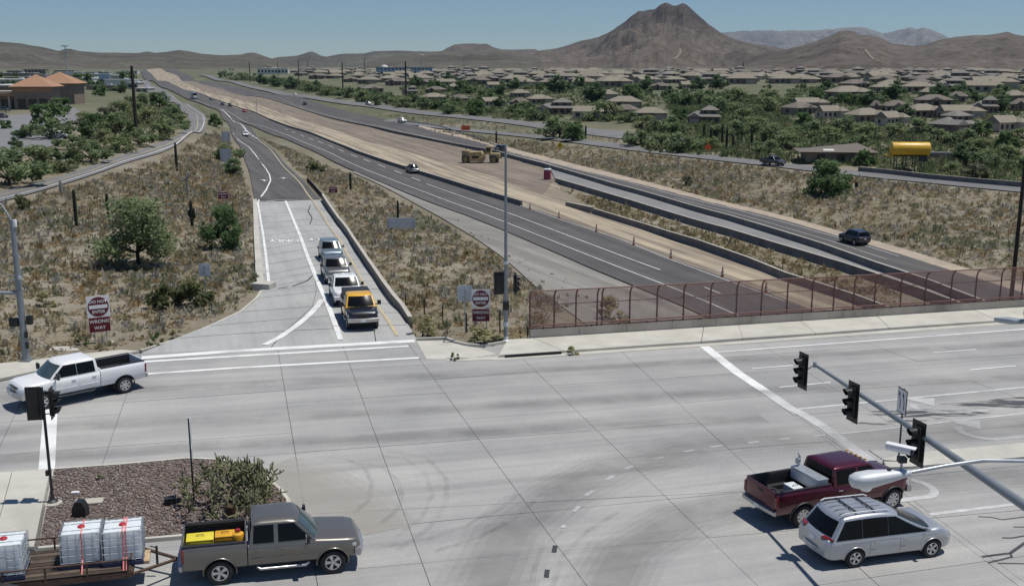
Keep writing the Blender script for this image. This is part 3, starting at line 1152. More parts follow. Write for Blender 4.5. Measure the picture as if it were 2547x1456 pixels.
# kerb round the far corner
W = [deck(*p) for p in [(1036, 846), (1108, 844), (1130, 853), (1160, 860), (1200, 863), (1262, 853)]]
mb = MB()
for a, b_ in zip(W[:-1], W[1:]):
    d = (b_ - a)
    d.z = 0
    nn = Vector((-d.y, d.x, 0)).normalized() * 0.16
    mb.prism([a, b_, b_ + nn, a + nn], (0, 0, 0.15))
tag(mb.build('kerb', 'kerb'), 'low concrete kerb curving round the far corner', 'kerb', kind='structure')
# far left apron and kerb
ap = slab_poly('pavement', [(-90, 968), (0, 946), (85, 928), (160, 911), (346, 877), (300, 874), (160, 889), (60, 903), (0, 908), (-90, 925)], 0.13, 'kerb')
tag(ap, 'pale concrete pavement under the left signal pole', 'pavement', kind='structure')
# near left pavement
panels = [[(-160, 1186), (30, 1180), (-8, 1320), (-240, 1330)], [(32, 1180), (132, 1171), (97, 1366), (-18, 1372), (-6, 1320)], [(-240, 1332), (-8, 1322), (-20, 1374), (-300, 1392)]]
sw2 = None
for q in panels:
    if sw2 is None:
        sw2 = tag(slab_poly('pavement', q, 0.14, 'kerb'), 'tan concrete pavement beside the gravel island', 'pavement', kind='structure')
    else:
        slab_poly('pavement_panel', q, 0.14, 'kerb', sw2)
med = tag(slab_poly('median_strip', [(2196, 1146), (2260, 1132), (2700, 1092), (2700, 1128), (2260, 1166), (2200, 1168)], 0.13, 'kerb'), 'low tan concrete median between the turning lanes', 'median', kind='structure')

# ------------------------------------------------------------------ roads laid on the ground
def off(p):
    return 0.05 + 0.0007 * math.hypot(p[0], p[1])


def road(name, N, Fr, m, label, cols=6, rows=None, dz=0.0, parent=None, cat='road', kind='structure', o0=None):
    A = [G(*p) for p in N]
    B = [G(*p) for p in Fr]
    vs, fs = [], []
    R_ = []
    for i in range(len(A) - 1):
        n = max(2, int(max((A[i + 1] - A[i]).length, (B[i + 1] - B[i]).length) / (4 + 0.012 * A[i].length)))
        for k in range(n):
            R_.append((A[i].lerp(A[i + 1], k / n), B[i].lerp(B[i + 1], k / n)))
    R_.append((A[-1], B[-1]))
    for _ in range(3):
        R_ = [R_[0]] + [((R_[i - 1][0] + R_[i][0] * 2 + R_[i + 1][0]) / 4, (R_[i - 1][1] + R_[i][1] * 2 + R_[i + 1][1]) / 4) for i in range(1, len(R_) - 1)] + [R_[-1]]
    for a, b_ in R_:
        for k in range(cols + 1):
            p = a.lerp(b_, k / cols)
            vs.append((p.x, p.y, T(p.x, p.y) + (off(p) if o0 is None else o0) + dz))
    for i in range(len(R_) - 1):
        for k in range(cols):
            j = i * (cols + 1) + k
            fs.append((j, j + 1, j + cols + 2, j + cols + 1))
    o = MB().add(vs, fs).build(name, m, parent, 60)
    if parent is None:
        tag(o, label, cat, kind=kind)
    return o


def road_c(name, C, width, m, label, **k):
    W = [G(*p) for p in C]
    P = []
    for a, b_ in zip(W[:-1], W[1:]):
        n = max(1, int((b_ - a).length / (4 + 0.012 * a.length)))
        P += [a.lerp(b_, i / n) for i in range(n)]
    P.append(W[-1])
    # round the corners
    for _ in range(6):
        P = [P[0]] + [(P[i - 1] + P[i] * 2 + P[i + 1]) / 4 for i in range(1, len(P) - 1)] + [P[-1]]
    mb = MB()
    vs, fs = [], []
    for i, p in enumerate(P):
        d = P[min(i + 1, len(P) - 1)] - P[max(0, i - 1)]
        d.z = 0
        d.normalize()
        s = Vector((d.y, -d.x, 0))
        for t in np.linspace(-0.5, 0.5, 5):
            q = p + s * (t * width)
            vs.append((q.x, q.y, T(q.x, q.y) + off(q)))
    for i in range(len(P) - 1):
        for k_ in range(4):
            j = i * 5 + k_
            fs.append((j, j + 1, j + 6, j + 5))
    o = mb.add(vs, fs).build(name, m, None, 60)
    tag(o, label, 'road', kind='structure')
    return o, P


def line_on(pts, width, m, parent, name='lane_line', dz=0.02):
    W = [G(*p) for p in pts]
    P = [W[0]]
    for a, b_ in zip(W[:-1], W[1:]):
        n = max(1, int((b_ - a).length / (3 + 0.012 * a.length)))
        P += [a.lerp(b_, (i + 1) / n) for i in range(n)]
    vs, fs = [], []
    for i, p in enumerate(P):
        d = P[min(i + 1, len(P) - 1)] - P[max(0, i - 1)]
        d.z = 0
        d.normalize()
        s = Vector((d.y, -d.x, 0)) * width / 2
        for q in (p - s, p + s):
            vs.append((q.x, q.y, T(q.x, q.y) + off(q) + dz + 0.0002 * p.length))
    for i in range(len(P) - 1):
        fs.append((2 * i, 2 * i + 1, 2 * i + 3, 2 * i + 2))
    return MB().add(vs, fs).build(name, m, parent, fix=False)


SBN = [(350, 180), (356, 193), (400, 218), (463, 247), (510, 263), (545, 280), (600, 303), (637, 320), (712, 347), (800, 388), (880, 426), (990, 474), (1160, 536), (1390, 634), (1600, 722), (1790, 806), (1900, 860), (2080, 945)]
SBF = [(364, 175), (380, 190), (425, 209), (480, 230), (535, 251), (580, 267), (630, 283), (670, 297), (745, 327), (850, 370), (940, 401), (1040, 435), (1180, 480), (1390, 543), (1576, 611), (1796, 690), (2060, 790), (2270, 872)]
sb = road('freeway', SBN, SBF, 'asphalt', 'dark asphalt freeway carriageway nearest the exit ramp', 8)
line_on([(470, 246), (545, 271), (560, 277), (637, 313), (720, 341), (812, 379), (887, 415), (1000, 460), (1174, 524), (1406, 615), (1627, 701), (1827, 784), (2000, 858)], 0.17, 'paint_white', sb, 'edge_line')
line_on([(1060, 460), (1174, 500), (1300, 546), (1495, 620), (1641, 674)], 0.18, 'paint_white', sb)
line_on([(1751, 717), (1791, 733)], 0.2, 'paint_white', sb, 'lane_dash')
for x, y in [(712, 325), (730, 332), (752, 341), (773, 349), (797, 357), (822, 366), (848, 377), (880, 390), (912, 402), (949, 416), (990, 431), (1035, 449)]:
    s_ = 4 + (x - 700) * 0.02
    line_on([(x - s_, y - s_ * .41), (x + s_, y + s_ * .41)], 0.2, 'paint_white', sb, 'lane_dash')
line_on([(1249, 499), (1390, 548), (1549, 600), (1668, 649), (1796, 696), (1950, 752)], 0.16, 'paint_worn', sb, 'edge_line')
road('dirt_median', [(364, 175), (380, 190), (425, 209), (480, 230), (535, 251), (630, 283), (745, 327), (850, 370), (1040, 435), (1180, 480), (1318, 520), (1390, 543), (1576, 611), (1796, 690), (2060, 790), (2270, 872)],
     [(398, 172), (410, 179), (452, 201), (500, 212), (560, 226), (700, 259), (800, 287), (950, 328), (1150, 370), (1300, 403), (1385, 452), (1412, 512), (1600, 573), (1900, 682), (2180, 774), (2420, 858)], 'dirt_work',
     'graded tan dirt median of the road works between the carriageways', 10)
road('dirt_track', [(440, 205), (490, 221), (545, 239), (665, 271), (775, 307), (905, 351), (1100, 404), (1250, 446), (1350, 486)], [(452, 201), (500, 212), (560, 226), (700, 259), (800, 287), (950, 328), (1150, 370), (1300, 403), (1380, 448)], 'dirt_dark', 'darker brown driven dirt along the far side of the median', 5, dz=.03)
nb = road('freeway', [(410, 177), (452, 200), (500, 212), (560, 226), (637, 243), (737, 270), (887, 312), (1137, 366), (1239, 384), (1349, 413), (1524, 466), (1674, 509), (1811, 548), (2039, 619), (2176, 669), (2300, 714), (2720, 872)],
          [(430, 172), (475, 192), (530, 206), (590, 218), (650, 229), (797, 260), (962, 300), (1180, 352), (1256, 376), (1360, 402), (1500, 438), (1674, 482), (1811, 514), (2095, 590), (2234, 632), (2420, 690), (2860, 828)], 'asphalt',
          'dark asphalt freeway carriageway beyond the dirt median', 8)
line_on([(637, 238), (737, 265), (887, 306), (1137, 360), (1239, 379), (1349, 406), (1524, 458), (1674, 501), (1811, 540), (2039, 609), (2176, 657)], 0.16, 'paint_worn', nb, 'edge_line')
line_on([(1256, 379), (1360, 405), (1500, 442), (1674, 487), (1811, 520), (2095, 597), (2234, 640)], 0.15, 'paint_worn', nb, 'edge_line')
line_on([(1674, 494), (1811, 529), (2067, 603), (2205, 648)], 0.12, 'paint_worn', nb)
road('closed_lane', [(1384, 455), (1524, 497), (1674, 544), (1811, 584), (1931, 622), (2101, 674), (2250, 725), (2600, 852)], [(1368, 421), (1524, 467), (1674, 511), (1811, 549), (2039, 621), (2176, 671), (2300, 715), (2680, 858)], 'asphalt_grey',
     'closed grey traffic lane between two concrete barriers', 4, dz=0.02)
road('gravel_shoulder', [(1040, 318), (1180, 353), (1256, 377), (1360, 403), (1500, 439), (1674, 483), (1811, 515), (2095, 591), (2234, 633), (2420, 691), (2860, 829)],
     [(1044, 314), (1190, 346), (1270, 371), (1380, 397), (1515, 431), (1690, 477), (1830, 510), (2110, 582), (2250, 622), (2440, 678), (2880, 812)], 'sand', 'pale gravel shoulder of the far carriageway', 2)
road('gravel_shoulder', [(880, 432), (985, 482), (1080, 532), (1200, 604), (1290, 672), (1390, 762), (1500, 850)], [(880, 427), (990, 476), (1160, 538), (1390, 636), (1600, 725), (1790, 810), (1900, 862)], 'gravel_grey', 'cracked grey gravel shoulder below the ramp slope', 6, dz=-.02)
er, _P = road_c('exit_ramp', [(960, 300), (1000, 306), (1095, 319), (1174, 327), (1334, 340), (1474, 357), (1574, 372), (1700, 385), (1811, 396), (1926, 413), (2134, 433), (2309, 453), (2546, 475), (2700, 490)], 6.0, 'asphalt_old', 'narrow grey exit ramp climbing past the yellow tank')
fr, _P = road_c('frontage_road', [(500, 188), (540, 198), (600, 212), (680, 228), (745, 240), (937, 265), (1062, 284), (1274, 305), (1334, 312), (1440, 327), (1550, 339), (1700, 352)], 9.5, 'asphalt_old', 'grey frontage road in front of the tan houses')
road('parking_lot', [(1440, 334), (1560, 349)], [(1445, 319), (1555, 330)], 'lot_asphalt', 'small grey car park by the tan houses', 4)
lf = road('frontage_road', [(-120, 540), (0, 503), (100, 478), (250, 431), (350, 397), (438, 367), (500, 332), (515, 307), (510, 287), (475, 265), (425, 235), (380, 215), (352, 196)],
          [(-120, 512), (0, 480), (100, 455), (208, 424), (300, 390), (400, 357), (450, 337), (470, 312), (468, 287), (445, 267), (400, 240), (366, 221), (345, 200)], 'asphalt_old', 'curving two lane frontage road west of the exit ramp', 6)
line_on([(0, 498), (100, 473), (250, 426), (350, 392), (438, 362), (495, 330), (508, 307), (503, 288), (470, 266), (425, 238)], 0.25, 'paint_worn', lf, 'edge_line')
line_on([(0, 489), (100, 465), (230, 427), (325, 393), (420, 361), (475, 334), (492, 310), (488, 288), (460, 267)], 0.18, 'paint_yellow', lf, 'centre_line')
lot = road('parking_lot', [(-60, 400), (60, 395), (150, 360), (190, 315), (206, 285)], [(-60, 300), (0, 292), (90, 284), (130, 268), (165, 258)], 'lot_asphalt', 'grey shop car park behind the roadside bushes', 6)

# the exit ramp we look down: asphalt top, concrete slabs below
road('exit_ramp', [(536, 268), (556, 300), (577, 335), (604, 385), (621, 430), (628, 470), (634, 499)], [(556, 272), (596, 303), (640, 342), (694, 390), (738, 434), (770, 470), (797, 497)], 'asphalt',
     'dark asphalt upper part of the exit ramp', 6, dz=0.01)
RL = [(634, 500), (638, 540), (642, 590), (646, 640), (651, 690), (654, 718), (640, 745), (600, 780), (520, 819), (438, 852), (346, 879)]
RR = [(800, 500), (828, 544), (851, 574), (875, 610), (900, 648), (925, 685), (950, 723), (977, 760), (997, 786), (1016, 818), (1040, 847)]
A = [G(*p) for p in RL]
B = [G(*p) for p in RR]
A[-1], B[-1] = deck(*RL[-1]), deck(*RR[-1])
rb = road('exit_ramp', RL, RR, 'tar', 'pale concrete lower part of the exit ramp with close joints', 4, o0=0.055)
rampP = rb


def ramp_z(q):
    """ramp surface height"""
    d0 = min(1.0, max(0.0, (q - deck(700, 866)).dot(NX) / 12.0))
    return (T(q.x, q.y) + 0.13) * d0 + (zi(q.x) - 0.003) * (1 - d0)


# distance along each edge, then rows of slabs
def along(P):
    L_ = [0]
    for a, b_ in zip(P[:-1], P[1:]):
        L_.append(L_[-1] + (b_ - a).length)
    return L_


rows = []
for i in range(len(A) - 1):
    n = max(1, round((B[i + 1] - B[i]).length / 4.6))
    for k in range(n):
        rows.append((A[i].lerp(A[i + 1], k / n), B[i].lerp(B[i + 1], k / n)))
rows.append((A[-1], B[-1]))
for i in range(len(rows) - 1):
    a0, b0 = rows[i]
    a1, b1 = rows[i + 1]
    cuts = [0, 0.455, 0.84, 1.0]
    for c0, c1 in zip(cuts[:-1], cuts[1:]):
        mb = MB()
        vs, fs = [], []
        nu, nv = 5, 4
        e_ = 0.0015
        for iv in range(nv + 1):
            tv = 0.012 + (1 - 0.024) * iv / nv
            pa, pb = a0.lerp(a1, tv), b0.lerp(b1, tv)
            for iu in range(nu + 1):
                q = pa.lerp(pb, c0 + e_ + (c1 - c0 - 2 * e_) * iu / nu)
                vs.append((q.x, q.y, ramp_z(q)))
        for iv in range(nv):
            for iu in range(nu):
                j = iv * (nu + 1) + iu
                fs.append((j, j + 1, j + nu + 2, j + nu + 1))
        mb.add(vs, fs).build('slab', 'ramp_concrete', rampP)


def ramp_line(pts, width, m='paint_white', name='lane_line', dz=0.012):
    W = [G(*p) for p in pts]
    P = [W[0]]
    for a, b_ in zip(W[:-1], W[1:]):
        n = max(1, int((b_ - a).length / 2))
        P += [a.lerp(b_, (i + 1) / n) for i in range(n)]
    vs, fs = [], []
    for i, p in enumerate(P):
        d = P[min(i + 1, len(P) - 1)] - P[max(0, i - 1)]
        d.z = 0
        d.normalize()
        s = Vector((d.y, -d.x, 0)) * width / 2
        for q in (p - s, p + s):
            r0 = ramp_z(q) + dz + 0.0003 * q.length
            vs.append((q.x, q.y, max(r0, T(q.x, q.y) + off(q) + 0.03) if q.y > 155 else r0))
    for i in range(len(P) - 1):
        fs.append((2 * i, 2 * i + 1, 2 * i + 3, 2 * i + 2))
    return MB().add(vs, fs).build(name, m, rampP, fix=False)


ramp_line([(710, 502), (727, 543), (762, 633), (795, 716), (817, 767), (847, 852)], 0.34)
ramp_line([(578, 330), (610, 362), (637, 390), (647, 403), (662, 423), (670, 436), (673, 452), (662, 475), (645, 497), (641, 507), (647, 543), (660, 628), (669, 710)], 0.24)
ramp_line([(640, 347), (694, 402), (727, 437), (752, 465), (772, 495), (780, 503), (812, 553), (850, 610), (875, 653), (905, 710), (937, 762), (988, 839)], 0.22, 'paint_yellow')
ramp_line([(801, 749), (788, 768), (765, 795), (735, 820), (696, 846), (659, 864)], 0.42)
ramp_line([(634, 503), (690, 501), (798, 499)], 0.5, 'kerb', 'pavement_joint')
ramp_line([(548, 274), (575, 297), (611, 325), (640, 347)], 0.4, 'paint_white', 'gore_line')
for pl in ([(772, 512), (766, 528), (776, 545), (771, 560)], [(728, 716), (746, 709), (764, 702), (777, 690)], [(690, 722), (715, 718)]):
    ramp_line(pl, .12, 'tar', 'crack_seal', .01)
for cx_, cy_, al in ((707, 602, 1.0), (804, 599, 1.0)):
    me = text_mesh('ONLY', 2.3, 1.0)
    C = G(cx_, cy_)
    dn = (G(cx_ + 1, cy_ + 30) - C).normalized()
    rt = Vector((-dn.y, dn.x, 0))
    rt.normalize()
    # read by drivers coming down: top of the letters lies farther on in their direction of travel
    for v in me.vertices:
        q = C + Vector((-1, 0, 0)) * (v.co.x * 0.52) + dn * (v.co.y * 1.15)
        v.co = (q.x, q.y, ramp_z(q) + 0.04)
    me.materials.append(MATS['paint_white'])
    link('lane_lettering', me, rampP)
for c in ((705, 446), (657, 452)):
    C = G(*c)
    mb = MB()
    dn = (G(c[0] + 3, c[1] + 8) - C).normalized()
    rt = Vector((dn.y, -dn.x, 0)).normalized()
    pts = [(-.12, -2), (.12, -2), (.12, .6), (.9, .4), (0, 2.2), (-.9, .4), (-.12, .6)]
    mb.poly([(lambda q: Vector((q.x, q.y, T(q.x, q.y) + off(q) + .06)))(C + rt * x + dn * (y * -1)) for x, y in pts])
    mb.build('lane_arrow', 'paint_white', rampP, fix=False)


# ------------------------------------------------------------------ concrete barriers and walls
def wall_run(name, label, pts, h, m, wb=0.3, wt=0.12, cat='barrier', jersey=True, z0=-0.3, hend=None, seg=4.0, group=None, dz=0.0, sunlit_top=True):
    W = [G(*p) for p in pts]
    P = [W[0]]
    for a, b_ in zip(W[:-1], W[1:]):
        n = max(1, int((b_ - a).length / (seg + 0.01 * a.length)))
        P += [a.lerp(b_, (i + 1) / n) for i in range(n)]
    rings = []
    for i, p in enumerate(P):
        d = P[min(i + 1, len(P) - 1)] - P[max(0, i - 1)]
        d.z = 0
        d.normalize()
        s = Vector((d.y, -d.x, 0))
        hh = h if hend is None else h + (hend - h) * i / (len(P) - 1)
        g_ = T(p.x, p.y) + dz
        prof = [(-wb, z0), (-wb, 0.08), (-wt * 1.25, 0.33 * hh + 0.06), (-wt, hh), (wt, hh), (wt * 1.25, 0.33 * hh + 0.06), (wb, 0.08), (wb, z0)] if jersey else [(-wb, z0), (-wt, hh), (wt, hh), (wb, z0)]
        rings.append([Vector((p.x, p.y, g_ + z)) + s * x for x, z in prof])
    o = MB().loft(rings).build(name, m)
    if sunlit_top:  # sunlit top painted on as a pale strip above the darkened sides
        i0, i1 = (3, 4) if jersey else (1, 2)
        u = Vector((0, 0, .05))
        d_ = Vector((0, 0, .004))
        MB().loft([[r[i0] + (r[i0] - r[i1]).normalized() * .03 + d_, r[i0] + (r[i0] - r[i1]).normalized() * .03 + u, r[i1] - (r[i0] - r[i1]).normalized() * .03 + u, r[i1] - (r[i0] - r[i1]).normalized() * .03 + d_] for r in rings]).build('pale_top', 'concrete_pale', o)
    tag(o, label, cat, group)
    return o


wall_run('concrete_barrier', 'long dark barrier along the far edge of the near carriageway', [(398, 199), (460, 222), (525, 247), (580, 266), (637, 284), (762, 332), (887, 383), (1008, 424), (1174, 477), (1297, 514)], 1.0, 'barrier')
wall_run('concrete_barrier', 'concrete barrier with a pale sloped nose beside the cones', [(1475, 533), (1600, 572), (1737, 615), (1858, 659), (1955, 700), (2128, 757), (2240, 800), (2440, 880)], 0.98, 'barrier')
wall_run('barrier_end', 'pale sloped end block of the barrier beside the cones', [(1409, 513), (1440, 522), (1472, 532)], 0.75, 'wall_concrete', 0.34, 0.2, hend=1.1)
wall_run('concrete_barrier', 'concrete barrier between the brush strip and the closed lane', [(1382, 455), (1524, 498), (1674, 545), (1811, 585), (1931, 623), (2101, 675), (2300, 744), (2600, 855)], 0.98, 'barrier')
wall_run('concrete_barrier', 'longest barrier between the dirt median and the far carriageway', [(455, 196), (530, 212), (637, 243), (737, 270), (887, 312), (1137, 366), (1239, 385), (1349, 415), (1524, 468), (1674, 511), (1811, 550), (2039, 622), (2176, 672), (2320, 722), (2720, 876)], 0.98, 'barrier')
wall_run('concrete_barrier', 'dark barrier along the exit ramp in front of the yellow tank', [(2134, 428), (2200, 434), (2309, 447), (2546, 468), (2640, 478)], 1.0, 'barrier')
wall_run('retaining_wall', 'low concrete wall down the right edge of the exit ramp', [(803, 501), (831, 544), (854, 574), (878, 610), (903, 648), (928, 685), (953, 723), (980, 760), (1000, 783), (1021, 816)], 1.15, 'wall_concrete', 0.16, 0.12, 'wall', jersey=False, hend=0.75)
wb_ = [G(*p) for p in [(634, 500), (640, 590), (649, 690), (653, 716)]]
kb = wall_run('kerb', 'pale concrete kerb along the left side of the ramp', [(634, 500), (638, 590), (645, 690), (650, 714)], 0.28, 'kerb', 0.3, 0.28, 'kerb', jersey=False, dz=0.05, sunlit_top=False)
kb['kind'] = 'structure'
kb = wall_run('kerb', 'tan kerb sweeping round from the ramp to the cross street', [(650, 728), (640, 745), (600, 780), (520, 818), (438, 851), (350, 878)], 0.17, 'kerb', 0.12, 0.1, 'kerb', jersey=False, dz=0.05, seg=2, sunlit_top=False)
kb['kind'] = 'structure'
C = G(657, 720)
tag(MB().bbox((C.x, C.y, C.z + 0.28), (1.5, 1.2, 0.6), 0.04, R(-15)).build('kerb_block', 'kerb'), 'square pale concrete block at the lower end of the ramp kerb', 'block')
# ------------------------------------------------------------------ vehicles
SIDE = [(0.0, 0.90), (0.06, 0.945), (0.33, 0.982), (0.6, 1.0), (0.80, 0.988), (0.92, 0.955), (0.98, 0.90), (1.0, 0.83)]


def side_frac(t):
    return interp(SIDE, min(1, max(0, t)))


class Shape:
    """plan width, rocker height and upper edge along the length"""

    def __init__(s, zb, zt, w):
        s.zb, s.zt, s.w = sorted(zb), sorted(zt), sorted(w)

    def ring(s, x, crown=0.03):
        w_, zb, zt = interp(s.w, x), interp(s.zb, x), interp(s.zt, x)
        h = [Vector((x, 0, zb)), Vector((x, w_ * 0.6, zb))]
        for t, fr in SIDE:
            h.append(Vector((x, w_ * fr, zb + t * (zt - zb))))
        h += [Vector((x, w_ * 0.62, zt + crown * 0.45)), Vector((x, w_ * 0.3, zt + crown * 0.85)), Vector((x, 0, zt + crown))]
        return h + [Vector((p.x, -p.y, p.z)) for p in reversed(h[1:-1])]

    def y(s, x, z):
        zb, zt = interp(s.zb, x), interp(s.zt, x)
        return interp(s.w, x) * side_frac((z - zb) / max(0.01, zt - zb))


def boolean_cut(me, cuts):
    """cut wheel arches out of a closed shell"""
    o = bpy.data.objects.new('shell', me)
    COL.objects.link(o)
    tmp = []
    for x, z, r, y0, y1 in cuts:
        mb = MB().lathe([(r, y0), (r, y1)], 28, 'Y', (x, 0, z))
        n = 28
        mb.f.append(tuple(reversed(range(n))))
        mb.f.append(tuple(range(n, 2 * n)))
        co = mb.build('cutter')
        tmp.append(co)
        md = o.modifiers.new('cut', 'BOOLEAN')
        md.operation = 'DIFFERENCE'
        md.solver = 'EXACT'
        md.object = co
    bpy.context.view_layer.update()
    dg = bpy.context.evaluated_depsgraph_get()
    out = bpy.data.meshes.new_from_object(o.evaluated_get(dg))
    for t in tmp:
        bpy.data.objects.remove(t)
    bpy.data.objects.remove(o)
    return out


_WHEELS = {}


def wheel_set(parent, axles, ys, r, wt=0.13, style='spoke', rimm='rim', n=6):
    key = (r, wt, style, rimm, n)
    if key not in _WHEELS:
        ty = MB().lathe([(r * .6, -wt * .85), (r * .74, -wt), (r * .92, -wt * .95), (r * .985, -wt * .7), (r, -wt * .4), (r, wt * .4), (r * .985, wt * .7), (r * .92, wt * .95), (r * .74, wt), (r * .6, wt * .85)], 28, 'Y').mesh('tyre', 'rubber', 50)
        rm = MB().lathe([(r * .62, wt * .8), (r * .63, wt * .93), (r * .57, wt * .93), (r * .55, wt * .5), (r * .3, wt * .3), (0.001, wt * .3)], 28, 'Y')
        rm2 = MB()
        for k in range(n):
            a = 2 * math.pi * k / n
            M = Matrix.Rotation(a, 3, 'Y')
            for da in ((-.10, .10) if style == 'twin' else (0,)):
                M2 = Matrix.Rotation(a + da, 3, 'Y')
                wd = r * (.15 if style == 'twin' else .2)
                vs = [M2 @ Vector(q) for q in ((r * .1, wt * .72, -wd * .45), (r * .1, wt * .72, wd * .45), (r * .58, wt * .84, wd * .6), (r * .58, wt * .84, -wd * .6),
                                               (r * .1, wt * .45, -wd * .45), (r * .1, wt * .45, wd * .45), (r * .58, wt * .5, wd * .6), (r * .58, wt * .5, -wd * .6))]
                rm2.add(vs, [(0, 1, 2, 3), (4, 5, 1, 0), (1, 5, 6, 2), (3, 2, 6, 7), (0, 3, 7, 4)])
        rm2.lathe([(0.001, wt * .86), (r * .13, wt * .84), (r * .16, wt * .7), (r * .16, wt * .4)], 14, 'Y')
        rm2.lathe([(r * .62, wt * .78), (r * .635, wt * .95), (r * .57, wt * .95), (r * .55, wt * .55)], 28, 'Y')
        hub = MB().lathe([(r * .61, -wt * .6), (r * .61, wt * .3), (r * .3, wt * .32), (0.001, wt * .32)], 22, 'Y').mesh('wheel', 'rim_dark', 40)
        _WHEELS[key] = (hub, ty, rm2.mesh('rim', rimm, 35))
    hub, ty, rm = _WHEELS[key]
    for x in axles:
        for sy in (1, -1):
            h = link('wheel', hub, parent)
            h.location = (x, sy * ys, r)
            h.rotation_euler = (0, 0, 0 if sy > 0 else math.pi)
            link('tyre', ty, h)
            link('rim', rm, h)


def patch(fn, us, vs, th=0.0):
    """grid of fn(u, v)"""
    mb = MB()
    pts = [fn(u, v) for v in vs for u in us]
    nu = len(us)
    fs = []
    for j in range(len(vs) - 1):
        for i in range(nu - 1):
            k = j * nu + i
            fs.append((k, k + 1, k + nu + 1, k + nu))
    return mb.add(pts, fs)


def greenhouse(root, sp, pm, glass, det=2, screen='glass_screen', dr=0.0):
    xwb, xwt, xrt, xrb, z0, z1, wB, wR = sp['cab']
    kf, kr = sp.get('kf', 0.16), sp.get('kr', 0.03)
    xf = lambda v: xwb + (xwt - xwb) * (v ** 1.08 if v > 0 else v)
    xr = lambda v: xrb + (xrt - xrb) * v
    wv = lambda v: wB + (wR - wB) * v
    zz = lambda v: z0 + (z1 - z0) * v
    bow, xm, hl = sp.get('bow', 0), (xwt + xrt) / 2, (xwt - xrt) / 2
    zx = lambda v, x: zz(v) - bow * max(v, 0) * ((x - xm) / hl) ** 2
    rings = []
    yy = [-1, -.94, -.8, -.5, 0, .5, .8, .94, 1]
    lev = [(-0.12, 0, 0), (0, 0, 0), (.3, 0, 0), (.6, 0, 0), (.84, 0, 0), (.93, .012, 0), (.985, .05, 0), (1.02, .13, .01), (1.035, .32, .018)]
    for v, ins, dzz in lev:
        vv = min(v, 1.0)
        wi = wv(vv) - ins
        ring = []
        for t in yy:
            ring.append(Vector((xf(vv) - ins - kf * t * t, t * wi, zz(v) + dzz)))
        for t in np.linspace(0, 1, 6)[1:-1]:
            a, b_ = xf(vv) - ins - kf, xr(vv) + ins + kr
            ring.append(Vector((a + (b_ - a) * t, wi * (1 + .012 * math.sin(math.pi * t)), zz(v) + dzz)))
        for t in reversed(yy):
            ring.append(Vector((xr(vv) + ins + kr * t * t, t * wi, zz(v) + dzz)))
        for t in np.linspace(1, 0, 6)[1:-1]:
            a, b_ = xf(vv) - ins - kf, xr(vv) + ins + kr
            ring.append(Vector((a + (b_ - a) * t, -wi * (1 + .012 * math.sin(math.pi * t)), zz(v) + dzz)))
        for q in ring:
            q.z = zx(v, q.x) + dzz
        rings.append(ring)
    mb = MB().loft(rings, True, True)
    mb.build('cab' if sp['kind'] == 'pickup' else 'cabin', sp.get('roofm', pm), root, 34)
    us = [-.9, -.6, -.3, 0, .3, .6, .9]
    vs = [.04, .3, .6, .88]
    patch(lambda u, v: Vector((xf(v) - kf * u * u + .012, u * wv(v), zx(v, xf(v) - kf * u * u) + .006)), us, vs).build('windscreen', screen, root, 60)
    us = [-.84, -.4, 0, .4, .84]
    patch(lambda u, v: Vector((xr(v) + kr * u * u - .012, u * wv(v), zx(v, xr(v) + kr * u * u) + .004)), us, [.16, .5, .86]).build('rear_window', glass, root, 60)
    if det >= 1:
        pil = MB()
        for xa0, xa1, xb0, xb1 in sp['win']:
            for s in (1, -1):
                def fn(u, v, s=s):
                    q = (v - .05) / .83
                    a = xa0 + (xa1 - xa0) * q
                    b_ = xb0 + (xb1 - xb0) * q
                    x = a + (b_ - a) * u
                    A, B = xf(v) - kf, xr(v) + kr
                    t = min(1, max(0, (A - x) / (A - B)))
                    return Vector((x, s * (wv(v) * (1 + .012 * math.sin(math.pi * t)) + .012), zx(v, x)))
                patch(fn, [0, .2, .45, .7, 1], [.05, .3, .6, .88]).build('window', glass, root, 60)


def handle(parent, x, y, z, s, m):
    MB().bbox((x, y + s * .02, z), (.2, .035, .045), .012).build('handle', m, parent, 50)


